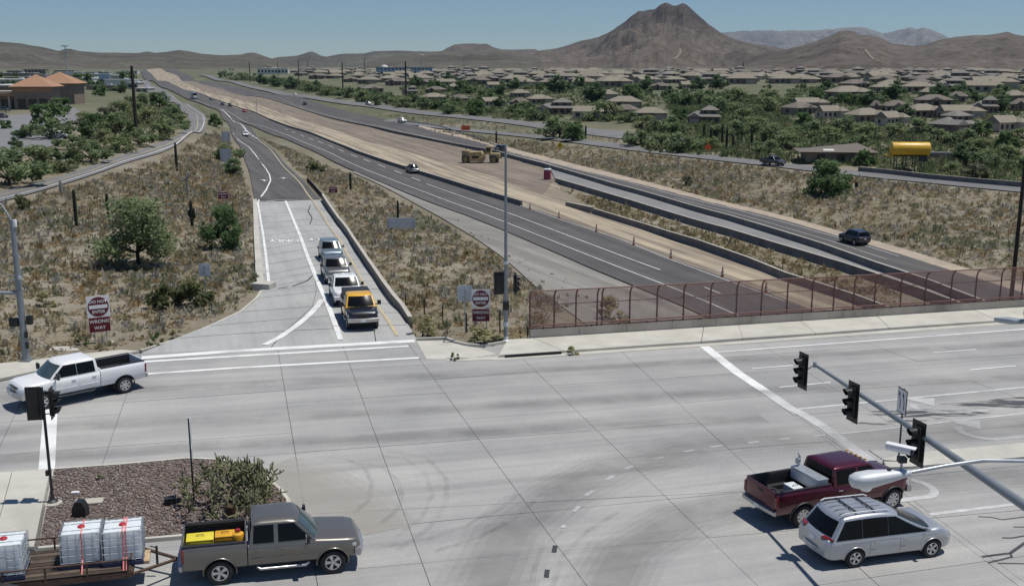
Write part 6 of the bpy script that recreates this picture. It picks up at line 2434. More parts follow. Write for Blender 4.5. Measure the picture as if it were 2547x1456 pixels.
# lane sign on the median
b0 = deck(2233, 1152)
b0.z = zi(b0.x) + .13
t = thing('road_sign', 'white lane sign with two black curved arrows on the median', 'sign', b0)
z1, z0 = z_at(b0, 966) - b0.z, z_at(b0, 1026) - b0.z
MB().box((0, 0, z1 / 2), (.06, .06, z1)).build('post', 'dark_steel', t)
M = facing(AZ_EX + math.pi + R(10))
mb = MB().bbox((.05, 0, (z0 + z1) / 2), (.025, .78, z1 - z0), .008)
mb.v = [tuple(M @ Vector(v)) for v in mb.v]
pl = mb.build('sign_plate', 'black', t)
mb = MB().box((.066, 0, (z0 + z1) / 2), (.008, .7, z1 - z0 - .08))
mb.v = [tuple(M @ Vector(v)) for v in mb.v]
wp = mb.build('white_face', 'sign_white', pl)
for y0, fl_ in ((-.16, 1), (.16, 1)):
    mb = MB()
    zc_ = (z0 + z1) / 2
    pts = [(y0 + .04, zc_ - .36), (y0 + .05, zc_ - .05), (y0 + .0, zc_ + .1), (y0 - .06, zc_ + .22)]
    for (ya, za_), (yb, zb_) in zip(pts[:-1], pts[1:]):
        mb.quad((.072, ya - .035, za_), (.072, ya + .035, za_), (.072, yb + .035, zb_), (.072, yb - .035, zb_))
    mb.poly([(.072, y0 - .14, zc_ + .2), (.072, y0 + .05, zc_ + .22), (.072, y0 - .08, zc_ + .42)])
    mb.v = [tuple(M @ Vector(v)) for v in mb.v]
    mb.build('arrow', 'black', wp, fix=False)
# yellow and orange warning signs
b0 = G(1392, 388)
t = thing('road_sign', 'yellow warning sign standing in the scrub beyond the far carriageway', 'sign', b0)
zc_ = z_at(b0, 362) - b0.z
MB().box((0, .06, zc_ / 2), (.08, .08, zc_)).build('post', 'galv', t)
pl = MB().box((0, 0, zc_), (1.3, .04, 1.3), Matrix.Rotation(R(45), 3, 'Y')).build('sign_plate', 'sign_yellow', t)
MB().prism([(-.1, -.03, zc_ - .4), (.1, -.03, zc_ - .4), (.1, -.03, zc_ + .1), (.25, -.03, zc_ + .1), (0, -.03, zc_ + .45), (-.25, -.03, zc_ + .1), (-.1, -.03, zc_ + .1)], (0, -.01, 0)).build('arrow', 'black', pl)
b0 = G(1158, 334)
t = thing('road_sign', 'orange rectangular road work sign left of the yellow earthmover', 'sign', b0)
zc_ = z_at(b0, 318) - b0.z
for y in (-.8, .8):
    MB().box((y, .06, zc_ / 2), (.08, .08, zc_)).build('post', 'galv', t)
pl = MB().bbox((0, 0, zc_), (3.0, .04, 1.5), .012).build('sign_plate', 'sign_orange', t)
lettering('ROAD', .5, 'black', pl, Vector((0, -.03, zc_ + .33)), facing(math.pi))
lettering('WORK', .5, 'black', pl, Vector((0, -.03, zc_ - .33)), facing(math.pi))
b0 = G(1760, 386)
t = thing('road_sign', 'orange diamond road work sign with a yellow flag by the saguaros', 'sign', b0)
zc_ = z_at(b0, 366) - b0.z
MB().box((0, .06, zc_ / 2), (.08, .08, zc_)).build('post', 'galv', t)
MB().box((0, 0, zc_), (1.35, .04, 1.35), Matrix.Rotation(R(45), 3, 'Y')).build('sign_plate', 'sign_orange', t)
MB().prism([(-.3, 0, zc_ + 1.0), (.2, 0, zc_ + 1.1), (.15, 0, zc_ + 1.6), (-.35, 0, zc_ + 1.5)], (0, .02, 0)).build('flag', 'sign_yellow', t)

# guard rails
def guardrail(label, pts, h=.75, sp=3.5):
    W = [G(*p) for p in pts]
    P = [W[0]]
    for a, b_ in zip(W[:-1], W[1:]):
        n = max(1, round((b_ - a).length / sp))
        P += [a.lerp(b_, (i + 1) / n) for i in range(n)]
    P = [ground(p_) for p_ in P]
    o = P[0].copy()
    t = thing('guardrail', label, 'guardrail', o)
    for p_ in P:
        MB().box(p_ - o + Vector((0, 0, h / 2 - .05)), (.15, .15, h + .1)).build('post', 'wood_dark', t)
    rings = []
    for i, p_ in enumerate(P):
        d = P[min(i + 1, len(P) - 1)] - P[max(0, i - 1)]
        d.z = 0
        s = Vector((d.y, -d.x, 0)).normalized()
        q = p_ - o
        rings.append([q + s * a + Vector((0, 0, h - .32 + z)) for a, z in ((-.1, 0), (-.18, .08), (-.1, .16), (-.18, .24), (-.1, .32), (-.08, .32), (-.16, .24), (-.08, .16), (-.16, .08), (-.08, 0))])
    MB().loft(rings).build('rail', 'galv', t, 60)


guardrail('short galvanised guardrail at the top of the ramp wall', [(764, 452), (782, 472), (801, 494)], .8, 2.5)
guardrail('long pale guardrail beyond the far carriageway', [(1012, 306), (1095, 318), (1170, 342), (1237, 368), (1258, 373)], .8, 5)

# channelizing cones along the dirt median
def cone(label, at):
    b0 = G(*at)
    b0.z += .06
    t = thing('traffic_cone', label, 'cone', b0, group='orange cones along the dirt median')
    MB().lathe([(.001, .06), (.36, .05), (.38, 0)], 8).build('base', 'rubber', t)
    MB().lathe([(.2, .05), (.17, .4)], 12).build('cone_body', 'cone_orange', t, 60)
    for a, b_, m_ in ((.4, .6, 'paint_worn'), (.6, .78, 'cone_orange'), (.78, .96, 'paint_worn'), (.96, 1.2, 'cone_orange')):
        MB().lathe([(.17 - (a - .4) * .12, a), (.17 - (b_ - .4) * .12, b_)] + ([(.001, b_)] if b_ > 1.1 else []), 12).build('band', m_, t, 60)
    return t


for lab, at in (('orange cone at the end of the long dark barrier, farthest of the row', (1318, 523)), ('orange cone between the barrier end and the pale sloped barrier nose', (1390, 546)),
                ('orange cone just beside the pale barrier nose', (1483, 579)), ('orange cone on the dirt edge halfway down the row', (1576, 612)), ('orange cone second from the fence top', (1668, 645)),
                ('orange cone standing just above the fence top', (1796, 691)), ('orange cone seen through the fence mesh', (1904, 731))):
    cone(lab, at)

# portable toilet
b0 = G(1361, 449)
t = thing('portable_toilet', 'magenta portable toilet with a white roof at the barrier end', 'portable toilet', b0, R(-15))
MB().bbox((0, 0, 1.1), (1.3, 1.3, 2.2), .06).build('cabin', 'magenta', t, 40)
MB().bbox((0, 0, 2.3), (1.4, 1.4, .28), .12).build('roof', 'sign_white', t, 40)
MB().bbox((0, -.66, 1.05), (.8, .04, 1.9), .01).build('door', 'magenta', t)
MB().bbox((0, 0, .06), (1.5, 1.4, .14), .02).build('base', 'wood_dark', t)
MB().tube([(.4, .4, 2.3), (.4, .4, 2.75)], .06, 8).build('vent_pipe', 'sign_white', t)

# earthmover
b0 = G(1200, 407)
t = thing('earthmover', 'tan yellow wheeled scraper standing in the dirt median', 'earthmover', b0, R(-8))
k = 0.92
t.scale = (1, 1, 1.12)
MB().bbox((3.3 * k, 0, 1.75), (2.6, 2.2, 1.2), .25).build('bonnet', 'cat_yellow', t, 40)
MB().bbox((1.7 * k, 0, 2.9), (1.3, 1.7, 1.5), .12).build('cab', 'cat_yellow', t, 40)
MB().bbox((1.7 * k, -.86, 3.05), (1.0, .04, .8), .01).build('window', 'window_dark', t)
MB().bbox((1.7 * k, 0, 3.72), (1.6, 1.9, .14), .04).build('cab_roof', 'cat_yellow', t, 40)
MB().prism([(-3.2, -1.45, .6), (.2, -1.45, .5), (.6, -1.45, 1.3), (-.2, -1.45, 2.7), (-2.9, -1.45, 2.5)], (0, 2.9, 0)).build('bowl', 'cat_yellow', t)
MB().tube([(2.2, 0, 2.1), (1.0, 0, 2.6), (.1, 0, 1.9)], .3, 8).build('gooseneck', 'cat_yellow', t, 50)
for s in (1, -1):
    MB().tube([(.9, s * 1.5, 2.2), (-.6, s * 1.55, 1.2)], .16, 6).build('draft_arm', 'cat_yellow', t, 50)
MB().bbox((-4.1, 0, 2.1), (1.9, 2.0, 1.7), .2).build('rear_engine', 'cat_yellow', t, 40)
MB().tube([(-4.2, .4, 2.9), (-4.2, .4, 3.8)], .1, 8).build('exhaust', 'dark_steel', t)
MB().tube([(3.0, .5, 2.3), (3.0, .5, 3.4)], .1, 8).build('exhaust', 'dark_steel', t)
MB().box((-1.5, -1.47, 1.5), (1.6, .06, .5)).build('side_plate', 'black', t)
MB().box((4.62, 0, 1.7), (.08, 1.6, 1.0)).build('grille', 'black', t)
wheel_set(t, (2.9, -4.0), 1.15, .98, .38, 'spoke', 'cat_yellow', 5)

# yellow tank on its stand
b0 = G(2258, 428)
t = thing('water_tank', 'big yellow cylindrical tank raised on a dark steel stand', 'tank', b0, R(-4))
zt0, zt1 = z_at(b0, 388) - b0.z, z_at(b0, 353) - b0.z
rt = (zt1 - zt0) / 2
zc_ = (zt0 + zt1) / 2
MB().lathe([(.001, -3.75), (rt * .6, -3.72), (rt * .97, -3.55), (rt, -3.4), (rt, 3.4), (rt * .97, 3.55), (rt * .6, 3.72), (.001, 3.75)], 28, 'X', (0, 0, zc_)).build('tank', 'tank_yellow', t, 45)
for x in (-2.2, 0, 2.2):
    MB().lathe([(.2, 0), (.2, .15), (.001, .15)], 10, 'Z', (x, 0, zt1 - .03)).build('hatch', 'dark_steel', t)
for x in (-2.6, -.9, .9, 2.6):
    for s in (1, -1):
        MB().box((x, s * rt * .62, zt0 / 2 + .1), (.14, .14, zt0 + .2)).build('leg', 'dark_steel', t)
MB().box((0, 0, zt0 + .02), (6.4, rt * 1.4, .12)).build('cradle', 'dark_steel', t)
mb = MB()
for s in (1, -1):
    mb.tube([(-2.6, s * rt * .62, .3), (-.9, s * rt * .62, zt0 - .2)], .04, 5)
    mb.tube([(2.6, s * rt * .62, .3), (.9, s * rt * .62, zt0 - .2)], .04, 5)
mb.build('brace', 'dark_steel', t)
MB().bbox((2.4, -.6, zt0 - .5), (1.5, .8, .9), .05).build('pump', 'dark_steel', t, 40)
MB().bbox((-3.9, 0, zt0 + .15), (1.5, 1.2, .3), .05).build('platform', 'tank_yellow', t, 40)
MB().bbox((0, 0, .05), (8.5, 3.6, .3), .04).build('pad', 'kerb', t)
MB().bbox((-.8, -.3, .45), (2.0, 1.1, .6), .05).build('skid', 'rust', t, 40)

# poles along the roads
def util_pole(label, base_px, top_row, r0=.24, r1=.13, arms=0, m='pole_rust', name='utility_pole', grp=None):
    b0 = G(*base_px)
    h = z_at(b0, top_row) - b0.z
    t = thing(name, label, 'pole', b0, group=grp)
    MB().tube([(0, 0, -.3), (0, 0, h)], [r0, r1], 9).build('pole', m, t, 60)
    for k in range(arms):
        MB().box((0, 0, h - .5 - 1.0 * k), (2.4, .14, .16)).build('crossarm', m, t)
    MB().lathe([(r0 * 1.7, -.2), (r0 * 1.7, .25), (r0, .3)], 10).build('base', 'kerb', t)
    return t


for lab, bp, tr_, r0, r1 in (
        ('thick rust brown power pole standing in the bushes beside the curving frontage road', (340, 336), 164, .44, .3), ('thick rust brown power pole in front of the blue white building', (1010, 253), 153, .55, .4),
        ('rust brown power pole left of the thick one by the tan houses', (853, 236), 155, .5, .34), ('slender brown power pole by the dark hedge', (744, 218), 150, .45, .3),
        ('slender brown power pole at the bend of the freeway', (622, 205), 152, .5, .35), ('thin far power pole left of the blue white building', (907, 178), 146, .5, .4),
        ('thin far power pole near the butte', (766, 178), 149, .55, .4), ('thin brown pole at the right of the butte', (692, 192), 152, .4, .3)):
    util_pole(lab, bp, tr_, r0, r1)
for lab, bp, tr_, m_, r_ in (('slim grey lamp post beside the distant lorry', (527, 295), 241, 'galv', .12), ('slim grey lamp post at the top of the dirt median', (641, 320), 246, 'galv', .12),
                         ('thin lamp post by the tan houses left of the saguaros', (1681, 312), 258, 'dark_steel', .1), ('thin lamp post in the green thicket', (1842, 352), 268, 'dark_steel', .1),
                         ('thin lamp post among the middle tan houses', (1422, 190), 156, 'galv', .2), ('thin dark post in the thicket behind the tank', (2175, 352), 316, 'dark_steel', .1)):
    t = util_pole(lab, bp, tr_, r_, r_ * .6, 0, m_, 'lamp_post')
    h = max(v.co.z for v in t.children[0].data.vertices)
    MB().tube([(0, 0, h - .1), (.6, 0, h + .15), (1.8, 0, h + .2)], .06, 6).build('arm', m_, t, 60)
    MB().bbox((2.1, 0, h + .16), (.8, .3, .16), .05).build('lamp_head', m_, t, 40)
b0 = G(170, 215)
t = thing('lamp_mast', 'very tall thin light mast with a crown of lamps over the shops', 'mast', b0)
h = z_at(b0, 114) - b0.z
MB().tube([(0, 0, 0), (0, 0, h)], [.5, .3], 9).build('mast', 'galv', t, 60)
MB().lathe([(.4, h - .6), (2.6, h - .5), (2.6, h + .1), (.4, h + .3)], 12).build('lamp_crown', 'galv', t)
b0 = G(1048, 182)
t = thing('lamp_mast', 'tall mast with a white lamp crown behind the blue white building', 'mast', b0)
h = z_at(b0, 137) - b0.z
MB().tube([(0, 0, 0), (0, 0, h)], [.7, .4], 9).build('mast', 'galv', t, 60)
MB().lathe([(.6, h - .8), (4.0, h - .6), (4.0, h + .2), (.6, h + .5)], 12).build('lamp_crown', 'roof_white', t)
# rusty fence posts in the scrub by the ramp end
for i, (px, y1, y0) in enumerate([(1009, 733, 760), (1055, 745, 782), (1101, 760, 806), (1160, 778, 826), (1243, 770, 838), (1312, 812, 838)]):
    b0 = G(px, y0)
    h = z_at(b0, y1) - b0.z
    lab = ['rusty post just right of the ramp wall', 'rusty post second from the ramp wall', 'thin rusty post halfway to the no entry sign', 'rusty post behind the pale sign back', 'rusty post left of the slim centre pole', 'short dark post at the fence end'][i]
    tag(MB().box((0, 0, h / 2), (.09, .07, h)).build('fence_post', 'rust'), lab, 'post', 'rusty posts in the scrub').location = b0
# ------------------------------------------------------------------ plants
def unit(n):
    v = rng.normal(size=(n, 3))
    return v / np.linalg.norm(v, axis=1, keepdims=True)


def leaf_cloud(centers, radii, n_per, size, col, var=.25, flat=.8, up=.9):
    """many leaf-sized faces round cluster centres -> (V, F, C)"""
    Vs, Cs = [], []
    for c, r in zip(centers, radii):
        n = max(4, int(n_per * (r / np.mean(radii)) ** 2))
        d = unit(n) * (rng.random((n, 1)) ** .45) * r
        d[:, 2] *= flat
        p = np.asarray(c) + d
        nrm = unit(n) + np.array([0, 0, up])
        a = np.cross(nrm, unit(n))
        a /= np.linalg.norm(a, axis=1, keepdims=True) + 1e-9
        b_ = np.cross(nrm, a)
        b_ /= np.linalg.norm(b_, axis=1, keepdims=True) + 1e-9
        s = size * (.6 + .8 * rng.random((n, 1)))
        q = np.stack([p - a * s, p + b_ * s * .5, p + a * s, p - b_ * s * .5], 1)
        Vs.append(q.reshape(-1, 3))
        cc = np.asarray(col) * (1 + var * (rng.random() * 2 - 1)) * (1 + var * .7 * (rng.random((n, 1)) * 2 - 1))
        cc = np.repeat(cc, 4, 0)
        Cs.append(cc)
    Vs = np.vstack(Vs)
    return Vs, np.arange(len(Vs)).reshape(-1, 4), np.clip(np.vstack(Cs), .004, 1)


TREES = {}


def tree_kind(key, H, Wd, ncl, nper, size, col, trunk=.25, low=.25, flat=.7, var=.28, stems=3, trunk_r=.16):
    """unit tree: crown of diameter Wd and total height H; low = height of the crown's underside as a share"""
    cen, rad = [], []
    hz0, hz1 = H * low, H
    for _ in range(ncl):
        a = rng.random() * 2 * math.pi
        t = rng.random()
        z = hz0 + (hz1 - hz0) * t
        rr = Wd / 2 * math.sqrt(max(.02, 1 - (2 * t - .75) ** 2 * .6)) * (.25 + .75 * math.sqrt(rng.random()))
        rr *= .72 + .32 * math.sin(a * 3 + ncl) * .5 + .2 * rng.random()
        cen.append((rr * math.cos(a), rr * math.sin(a), min(z, H * .93)))
        rad.append(Wd * (.09 + .1 * rng.random()))
    V_, F_, C_ = leaf_cloud(cen, rad, nper, size, col, var, flat)
    V_[:, 2] = np.maximum(V_[:, 2], .03)
    me_o = npmesh('crown', V_, F_, 'leaf', C_)
    me = me_o.data
    bpy.data.objects.remove(me_o)
    mb = MB()
    lean = [(rng.random() - .5) * .5 for _ in range(2)]
    sp_ = Vector((lean[0] * .4, lean[1] * .4, H * trunk))
    mb.tube([(0, 0, -.15), sp_ * .5, sp_], [trunk_r * 1.2, trunk_r, trunk_r * .85], 7)
    for i in rng.permutation(ncl)[:max(stems, min(9, ncl // 2))]:
        c = Vector(cen[i])
        m_ = sp_.lerp(c, .5) + Vector((0, 0, .12 * H * (rng.random() - .2)))
        mb.tube([sp_, m_, c], [trunk_r * .6, trunk_r * .35, trunk_r * .12], 5)
    TREES[key] = (mb.mesh('trunk', 'bark', 60), me, H, Wd)


tree_kind('palo_big', 6.2, 7.4, 54, 120, .17, (.23, .275, .145), .22, .22, .75, .25, 5, .17)
tree_kind('bush_big', 4.2, 4.6, 26, 120, .16, (.15, .22, .105), .12, .04, .8, .28, 4, .12)
tree_kind('dome', 3.4, 5.0, 34, 95, .2, (.14, .215, .09), .1, .0, .85, .25, 3, .1)
tree_kind('mesq_a', 3.6, 6.5, 24, 46, .3, (.175, .225, .11), .2, .12, .75, .3, 4, .16)
tree_kind('mesq_b', 3.2, 6.5, 22, 46, .3, (.2, .235, .115), .16, .05, .75, .3, 4, .14)
tree_kind('round_a', 4.4, 5.5, 24, 50, .3, (.14, .215, .085), .25, .15, .85, .3, 3, .16)
tree_kind('round_b', 4.4, 5.0, 22, 50, .3, (.11, .165, .08), .25, .12, .85, .3, 3, .16)
tree_kind('grey_c', 3.2, 5.0, 18, 60, .28, (.17, .185, .12), .15, .03, .75, .25, 4, .1)
tree_kind('bush_lo', 2.2, 4.2, 14, 50, .24, (.14, .16, .07), .1, .0, .8, .3, 3, .08)
tree_kind('dry_bush', 1.5, 2.6, 12, 70, .13, (.38, .36, .2), .1, .0, .8, .25, 4, .05)
tree_kind('small_green', 1.1, 1.6, 9, 60, .11, (.25, .29, .15), .1, .0, .85, .25, 4, .03)


def tree(key, px, py, wpx, name, label, cat='tree', group=None, hs=1.0, surf=G):
    b0 = surf(px, py)
    dep = b0.y * CP - (b0.z - CAM_H) * SP
    tk, cr, H, Wd = TREES[key]
    s = wpx / (FOC / dep) / Wd
    t = thing(name, label, cat, b0, rng.random() * 6.28, group)
    t.scale = (s, s, s * hs)
    link('trunk', tk, t)
    link('crown', cr, t)
    return t


tree('palo_big', 346, 664, 232, 'palo_verde', 'big airy palo verde tree leaning in the left scrub', hs=.86)
tree('dome', 563, 622, 100, 'desert_tree', 'dense green shrubby tree beside the left kerb of the ramp', hs=1.5)
tree('bush_lo', 450, 765, 150, 'creosote_bush', 'wide olive creosote bush below the thin sign back', 'bush', hs=.95)
tree('bush_big', 582, 437, 58, 'desert_tree', 'small green tree under the lower grey sign back', hs=.8)
tree('dome', 2058, 484, 116, 'desert_tree', 'dense dark green bushy tree alone on the slope below the exit ramp', hs=1.0)
tree('mesq_a', 566, 402, 74, 'desert_tree', 'green tree behind the two grey sign backs', hs=1.0)
tree('round_a', 534, 314, 38, 'desert_tree', 'round green tree at the tip between frontage road and ramp')
tree('small_green', 388, 862, 46, 'bush', 'grey green bush on the verge nearest the ramp corner', 'bush', hs=1.1)
tree('dry_bush', 440, 842, 38, 'bush', 'small tan bush right of the grey green one on the verge', 'bush', hs=1.0)
tree('small_green', 208, 857, 36, 'bush', 'small grey green bush left of the no entry sign posts', 'bush')
tree('dry_bush', 1052, 838, 84, 'bush', 'tall pale grassy bush at the foot of the ramp wall', 'bush', hs=1.1)
tree('dry_bush', 1205, 850, 110, 'bush', 'dry tan bush under the right hand no entry sign', 'bush', hs=.55)
tree('small_green', 1130, 894, 26, 'bush', 'small green weed tuft on the kerb apron', 'bush', surf=deck)
tree('dry_bush', 1423, 880, 34, 'bush', 'yellow weed growing beside the storm drain', 'bush', surf=deck)
tree('dry_bush', 1520, 800, 90, 'bush', 'dry brown bush behind the fence mesh', 'bush', hs=1.2)
tree('bush_lo', 782, 428, 58, 'bush', 'dark olive bush on the slope right of the asphalt ramp', 'bush', hs=.9)
tree('grey_c', 1710, 462, 30, 'bush', 'small green bush on the far slope under the yellow sign', 'bush', hs=1.2)
tree('bush_lo', 55, 522, 55, 'bush', 'grey twiggy bush beside the frontage road at the left edge', 'bush', hs=1.4)
tree('dry_bush', 1165, 636, 26, 'bush', 'small dark bush on the gravel below the guide sign', 'bush')
tree('dry_bush', 120, 760, 60, 'bush', 'low green bush in the scrub left of the no entry sign', 'bush')

front = [('mesq_a', 25, 462, 190), ('mesq_b', 95, 430, 150), ('mesq_a', 165, 425, 62), ('round_b', 148, 404, 50), ('mesq_a', 228, 404, 110), ('mesq_b', 290, 378, 90), ('mesq_a', 345, 362, 90), ('mesq_b', 395, 346, 92), ('mesq_a', 432, 330, 70),
         ('mesq_b', 452, 308, 48), ('round_a', 118, 318, 92), ('round_a', 150, 286, 66), ('round_b', 54, 345, 46), ('mesq_a', 130, 346, 110), ('round_b', 222, 345, 60), ('mesq_b', 210, 312, 72), ('round_a', 238, 322, 62),
         ('mesq_a', 300, 330, 105), ('mesq_b', 375, 312, 100), ('mesq_a', 425, 296, 66), ('round_a', 396, 266, 56), ('mesq_a', 364, 262, 64), ('mesq_b', 300, 292, 90), ('grey_c', 262, 300, 60), ('mesq_b', 340, 285, 70), ('mesq_a', 430, 276, 40),
         ('round_b', 40, 372, 42), ('mesq_a', 180, 372, 80), ('round_a', 14, 322, 36), ('mesq_b', 262, 352, 70), ('grey_c', 190, 395, 50), ('round_b', 178, 235, 50), ('round_a', 250, 240, 44), ('round_a', 205, 222, 60), ('round_b', 300, 232, 40), ('round_a', 318, 210, 50), ('mesq_b', 320, 260, 46)]
LM = [((2255, 372), 'the yellow tank'), ((1760, 366), 'the orange diamond sign'), ((1392, 364), 'the yellow warning sign'), ((1750, 296), 'the lone two storey house'), ((1500, 330), 'the small grey car park'), ((1010, 240), 'the thick power pole'),
      ((1005, 176), 'the blue white building'), ((2546, 380), 'the right picture edge'), ((2090, 395), 'the brown workshop'), ((1158, 318), 'the orange road work sign'), ((853, 226), 'the second power pole'), ((744, 212), 'the slender power pole'),
      ((2008, 258), 'the dark notched house'), ((2290, 282), 'the middle hip roof'), ((2368, 318), 'the large dark brown house'), ((1842, 330), 'the thicket lamp post'), ((2106, 240), 'the long eastern roof'), ((1382, 272), 'the grey roofed house'),
      ((1616, 285), 'the pale ended house'), ((2448, 270), 'the arched front house'), ((622, 198), 'the freeway bend pole'), ((340, 322), 'the roadside power pole'), ((100, 250), 'the orange roofed tower'), ((500, 312), 'the frontage road curve'), ((98, 330), 'the parked dark pair'),
      ((153, 470), 'the grey dead saguaro'), ((0, 440), 'the left picture edge'), ((288, 338), 'the saguaro in the bushes'), ((170, 200), 'the tall light mast'), ((2180, 300), 'the long low tan roof'), ((1220, 255), 'the gabled bright house'), ((1681, 300), 'the lamp post by the houses'), ((1165, 165), 'the flat topped mesa'), ((1670, 165), 'the knobbed mountain summit'), ((1960, 165), 'the notch between the mountains'), ((2110, 165), 'the ridge with the trail scar'), ((2290, 165), 'the blue peaks'), ((2500, 165), 'the rightmost ridge'), ((1450, 165), 'the left shoulder of the mountain'), ((770, 165), 'the pointed butte'),
      ((245, 800), 'the left no entry sign'), ((66, 860), 'the left signal pole'), ((388, 855), 'the grey green verge bush'), ((512, 745), 'the thin sign back post'), ((440, 835), 'the small tan bush'), ((60, 180), 'the long dark hill'), ((250, 195), 'the billboard'), ((1830, 200), 'the upper thicket edge'), ((2376, 240), 'the small roof behind the arched house'), ((1716, 215), 'the low brown roof'), ((1236, 212), 'the dark sided roof')]
USED = {}
KIND = {'mesq_a': 'green mesquite', 'mesq_b': 'yellow green mesquite', 'round_a': 'rounded bright green tree', 'round_b': 'rounded dark green tree', 'grey_c': 'grey green bush', 'far': 'distant tree', 'stone': 'verge stone', 'h0': 'distant hip roofed house', 'h1': 'distant two storey house', 'h2': 'distant gabled house', 'h3': 'distant square house'}


def where(k, x, y, w):
    ds = sorted((math.hypot(x - q[0], (y - q[1]) * 2.2), q, n) for q, n in LM)
    size = '' if k[0] in 'fh' and k != 'front' else 'large' if w > 85 else 'small' if w < 55 else 'mid sized'

    def rel(q):
        dx, dy = x - q[0], y - q[1]
        return 'left of' if dx < -abs(dy) * 1.5 else 'right of' if dx > abs(dy) * 1.5 else 'in front of' if dy > 0 else 'behind'
    for i, j in ((0, None), (0, 1), (1, None), (0, 2), (1, 2), (2, None), (0, 3), (1, 3), (2, 3), (0, 4), (1, 4), (3, None), (2, 4), (3, 4), (0, 5), (1, 5), (0, 6), (0, 7)):
        lab = f'{size} {KIND[k]} '.lstrip() + (f'{rel(ds[i][1])} {ds[i][2]}' if j is None else f'{rel(ds[i][1])} {ds[i][2]}, {rel(ds[j][1])} {ds[j][2]}')
        if lab not in USED and len(lab.replace('-', ' ').split()) <= 16:
            USED[lab] = 1
            return lab
    return f'{size} {KIND[k]} {rel(ds[0][1])} {ds[0][2]}'.lstrip()


for k_, x_, y_, w_ in front:
    g_ = k_[0] == 'g'
    tree(k_, x_, y_, w_, 'bush' if g_ else 'desert_tree', where(k_, x_, y_, w_), 'bush' if g_ else 'tree', 'trees west of the frontage road', hs=.8)
# trees among and before the houses
right_big = [('mesq_a', 1390, 345, 115), ('round_a', 1425, 352, 70), ('mesq_b', 1500, 300, 110), ('mesq_a', 1330, 300, 70), ('mesq_b', 1290, 292, 50), ('round_a', 1180, 288, 60), ('mesq_a', 1120, 285, 60), ('mesq_a', 1060, 272, 70), ('mesq_b', 1010, 268, 60),
             ('mesq_a', 960, 262, 70), ('mesq_b', 905, 252, 66), ('mesq_a', 860, 244, 60), ('mesq_b', 815, 238, 56), ('mesq_a', 775, 230, 52), ('round_b', 720, 222, 44), ('round_b', 685, 216, 40), ('round_b', 655, 210, 36), ('mesq_b', 600, 200, 44), ('mesq_a', 560, 192, 36),
             ('mesq_a', 1580, 362, 80), ('mesq_b', 1640, 372, 90), ('mesq_a', 1700, 378, 100), ('mesq_b', 1770, 372, 70), ('mesq_a', 1660, 330, 90), ('mesq_b', 1610, 318, 70), ('mesq_a', 1560, 305, 60), ('round_a', 1690, 300, 50), ('mesq_a', 1820, 340, 90),
             ('mesq_b', 1880, 330, 90), ('mesq_a', 1930, 350, 90), ('mesq_b', 1850, 305, 80), ('mesq_a', 1800, 280, 80), ('mesq_b', 1900, 280, 90), ('mesq_a', 1740, 262, 80), ('mesq_b', 1830, 255, 80), ('mesq_a', 1690, 262, 70), ('mesq_b', 1920, 255, 70),
             ('mesq_a', 1900, 385, 80), ('mesq_b', 1960, 372, 90), ('mesq_a', 2010, 342, 90), ('round_a', 2000, 318, 60), ('mesq_b', 2060, 355, 90), ('mesq_a', 2110, 330, 90), ('mesq_b', 2160, 348, 90), ('mesq_a', 2130, 372, 80), ('round_a', 2148, 412, 62),
             ('mesq_b', 2215, 345, 80), ('mesq_a', 2270, 335, 90), ('mesq_b', 2330, 355, 80), ('mesq_a', 2390, 362, 90), ('mesq_b', 2440, 385, 90), ('round_b', 2400, 415, 80), ('mesq_a', 2450, 420, 90), ('mesq_b', 2500, 400, 90), ('mesq_a', 2540, 425, 80), ('mesq_b', 2370, 432, 70), ('grey_c', 2430, 445, 70),
             ('round_b', 2250, 300, 60), ('round_a', 2100, 262, 50), ('round_b', 2160, 268, 60), ('round_b', 2220, 250, 70), ('round_b', 2325, 246, 56), ('round_a', 2440, 340, 60), ('round_b', 2480, 280, 60), ('round_a', 2500, 370, 70), ('mesq_b', 2540, 345, 60), ('round_b', 2385, 232, 40),
             ('round_b', 1390, 232, 62), ('round_b', 1480, 255, 70), ('round_a', 1570, 248, 60), ('round_b', 1600, 225, 50), ('round_b', 1730, 226, 50), ('round_b', 1790, 222, 50), ('round_a', 1440, 216, 40), ('round_b', 1120, 208, 40), ('round_a', 1150, 232, 50), ('round_a', 1080, 228, 44), ('round_b', 1030, 216, 40), ('round_b', 1240, 238, 50), ('round_a', 1210, 262, 60), ('round_b', 1275, 222, 40)]
for k_, x_, y_, w_ in right_big:
    g_ = k_[0] == 'g'
    tree(k_, x_, y_, w_, 'bush' if g_ else 'desert_tree' if k_[0] == 'm' else 'garden_tree', where(k_, x_, y_, w_), 'bush' if g_ else 'tree', 'trees between the freeway and the houses', hs=.78)
# fill
for i in range(62):
    x_ = 560 + 760 * rng.random()
    y_ = float(np.interp(x_, [560, 745, 937, 1062, 1320], [190, 226, 250, 268, 292])) - 22 * rng.random() ** 1.5
    b0 = G(x_, y_)
    w_ = (5 + 4 * rng.random()) * FOC / b0.y
    tree(['mesq_a', 'mesq_b', 'round_b'][i % 3], x_, y_, w_, 'desert_tree', where(['mesq_a', 'mesq_b', 'round_b'][i % 3], x_, y_, w_), 'tree', 'trees between the freeway and the houses', hs=.8)
for i in range(150):
    y_ = 178 + 85 * rng.random() ** 1.4
    x_ = 900 + 1640 * rng.random() if y_ < 235 else 1650 + 890 * rng.random()
    if y_ > 200 and x_ < 1000:
        continue
    k_ = ['round_a', 'round_b', 'mesq_a', 'mesq_b'][int(rng.random() * 4)]
    b0 = G(x_, y_)
    w_ = (4.5 + 4 * rng.random()) * FOC / b0.y
    if w_ < 5:
        continue
    tree(k_, x_, y_, w_, 'garden_tree', where('far', x_, y_, w_), 'tree', 'distant trees among the roofs', hs=.75)
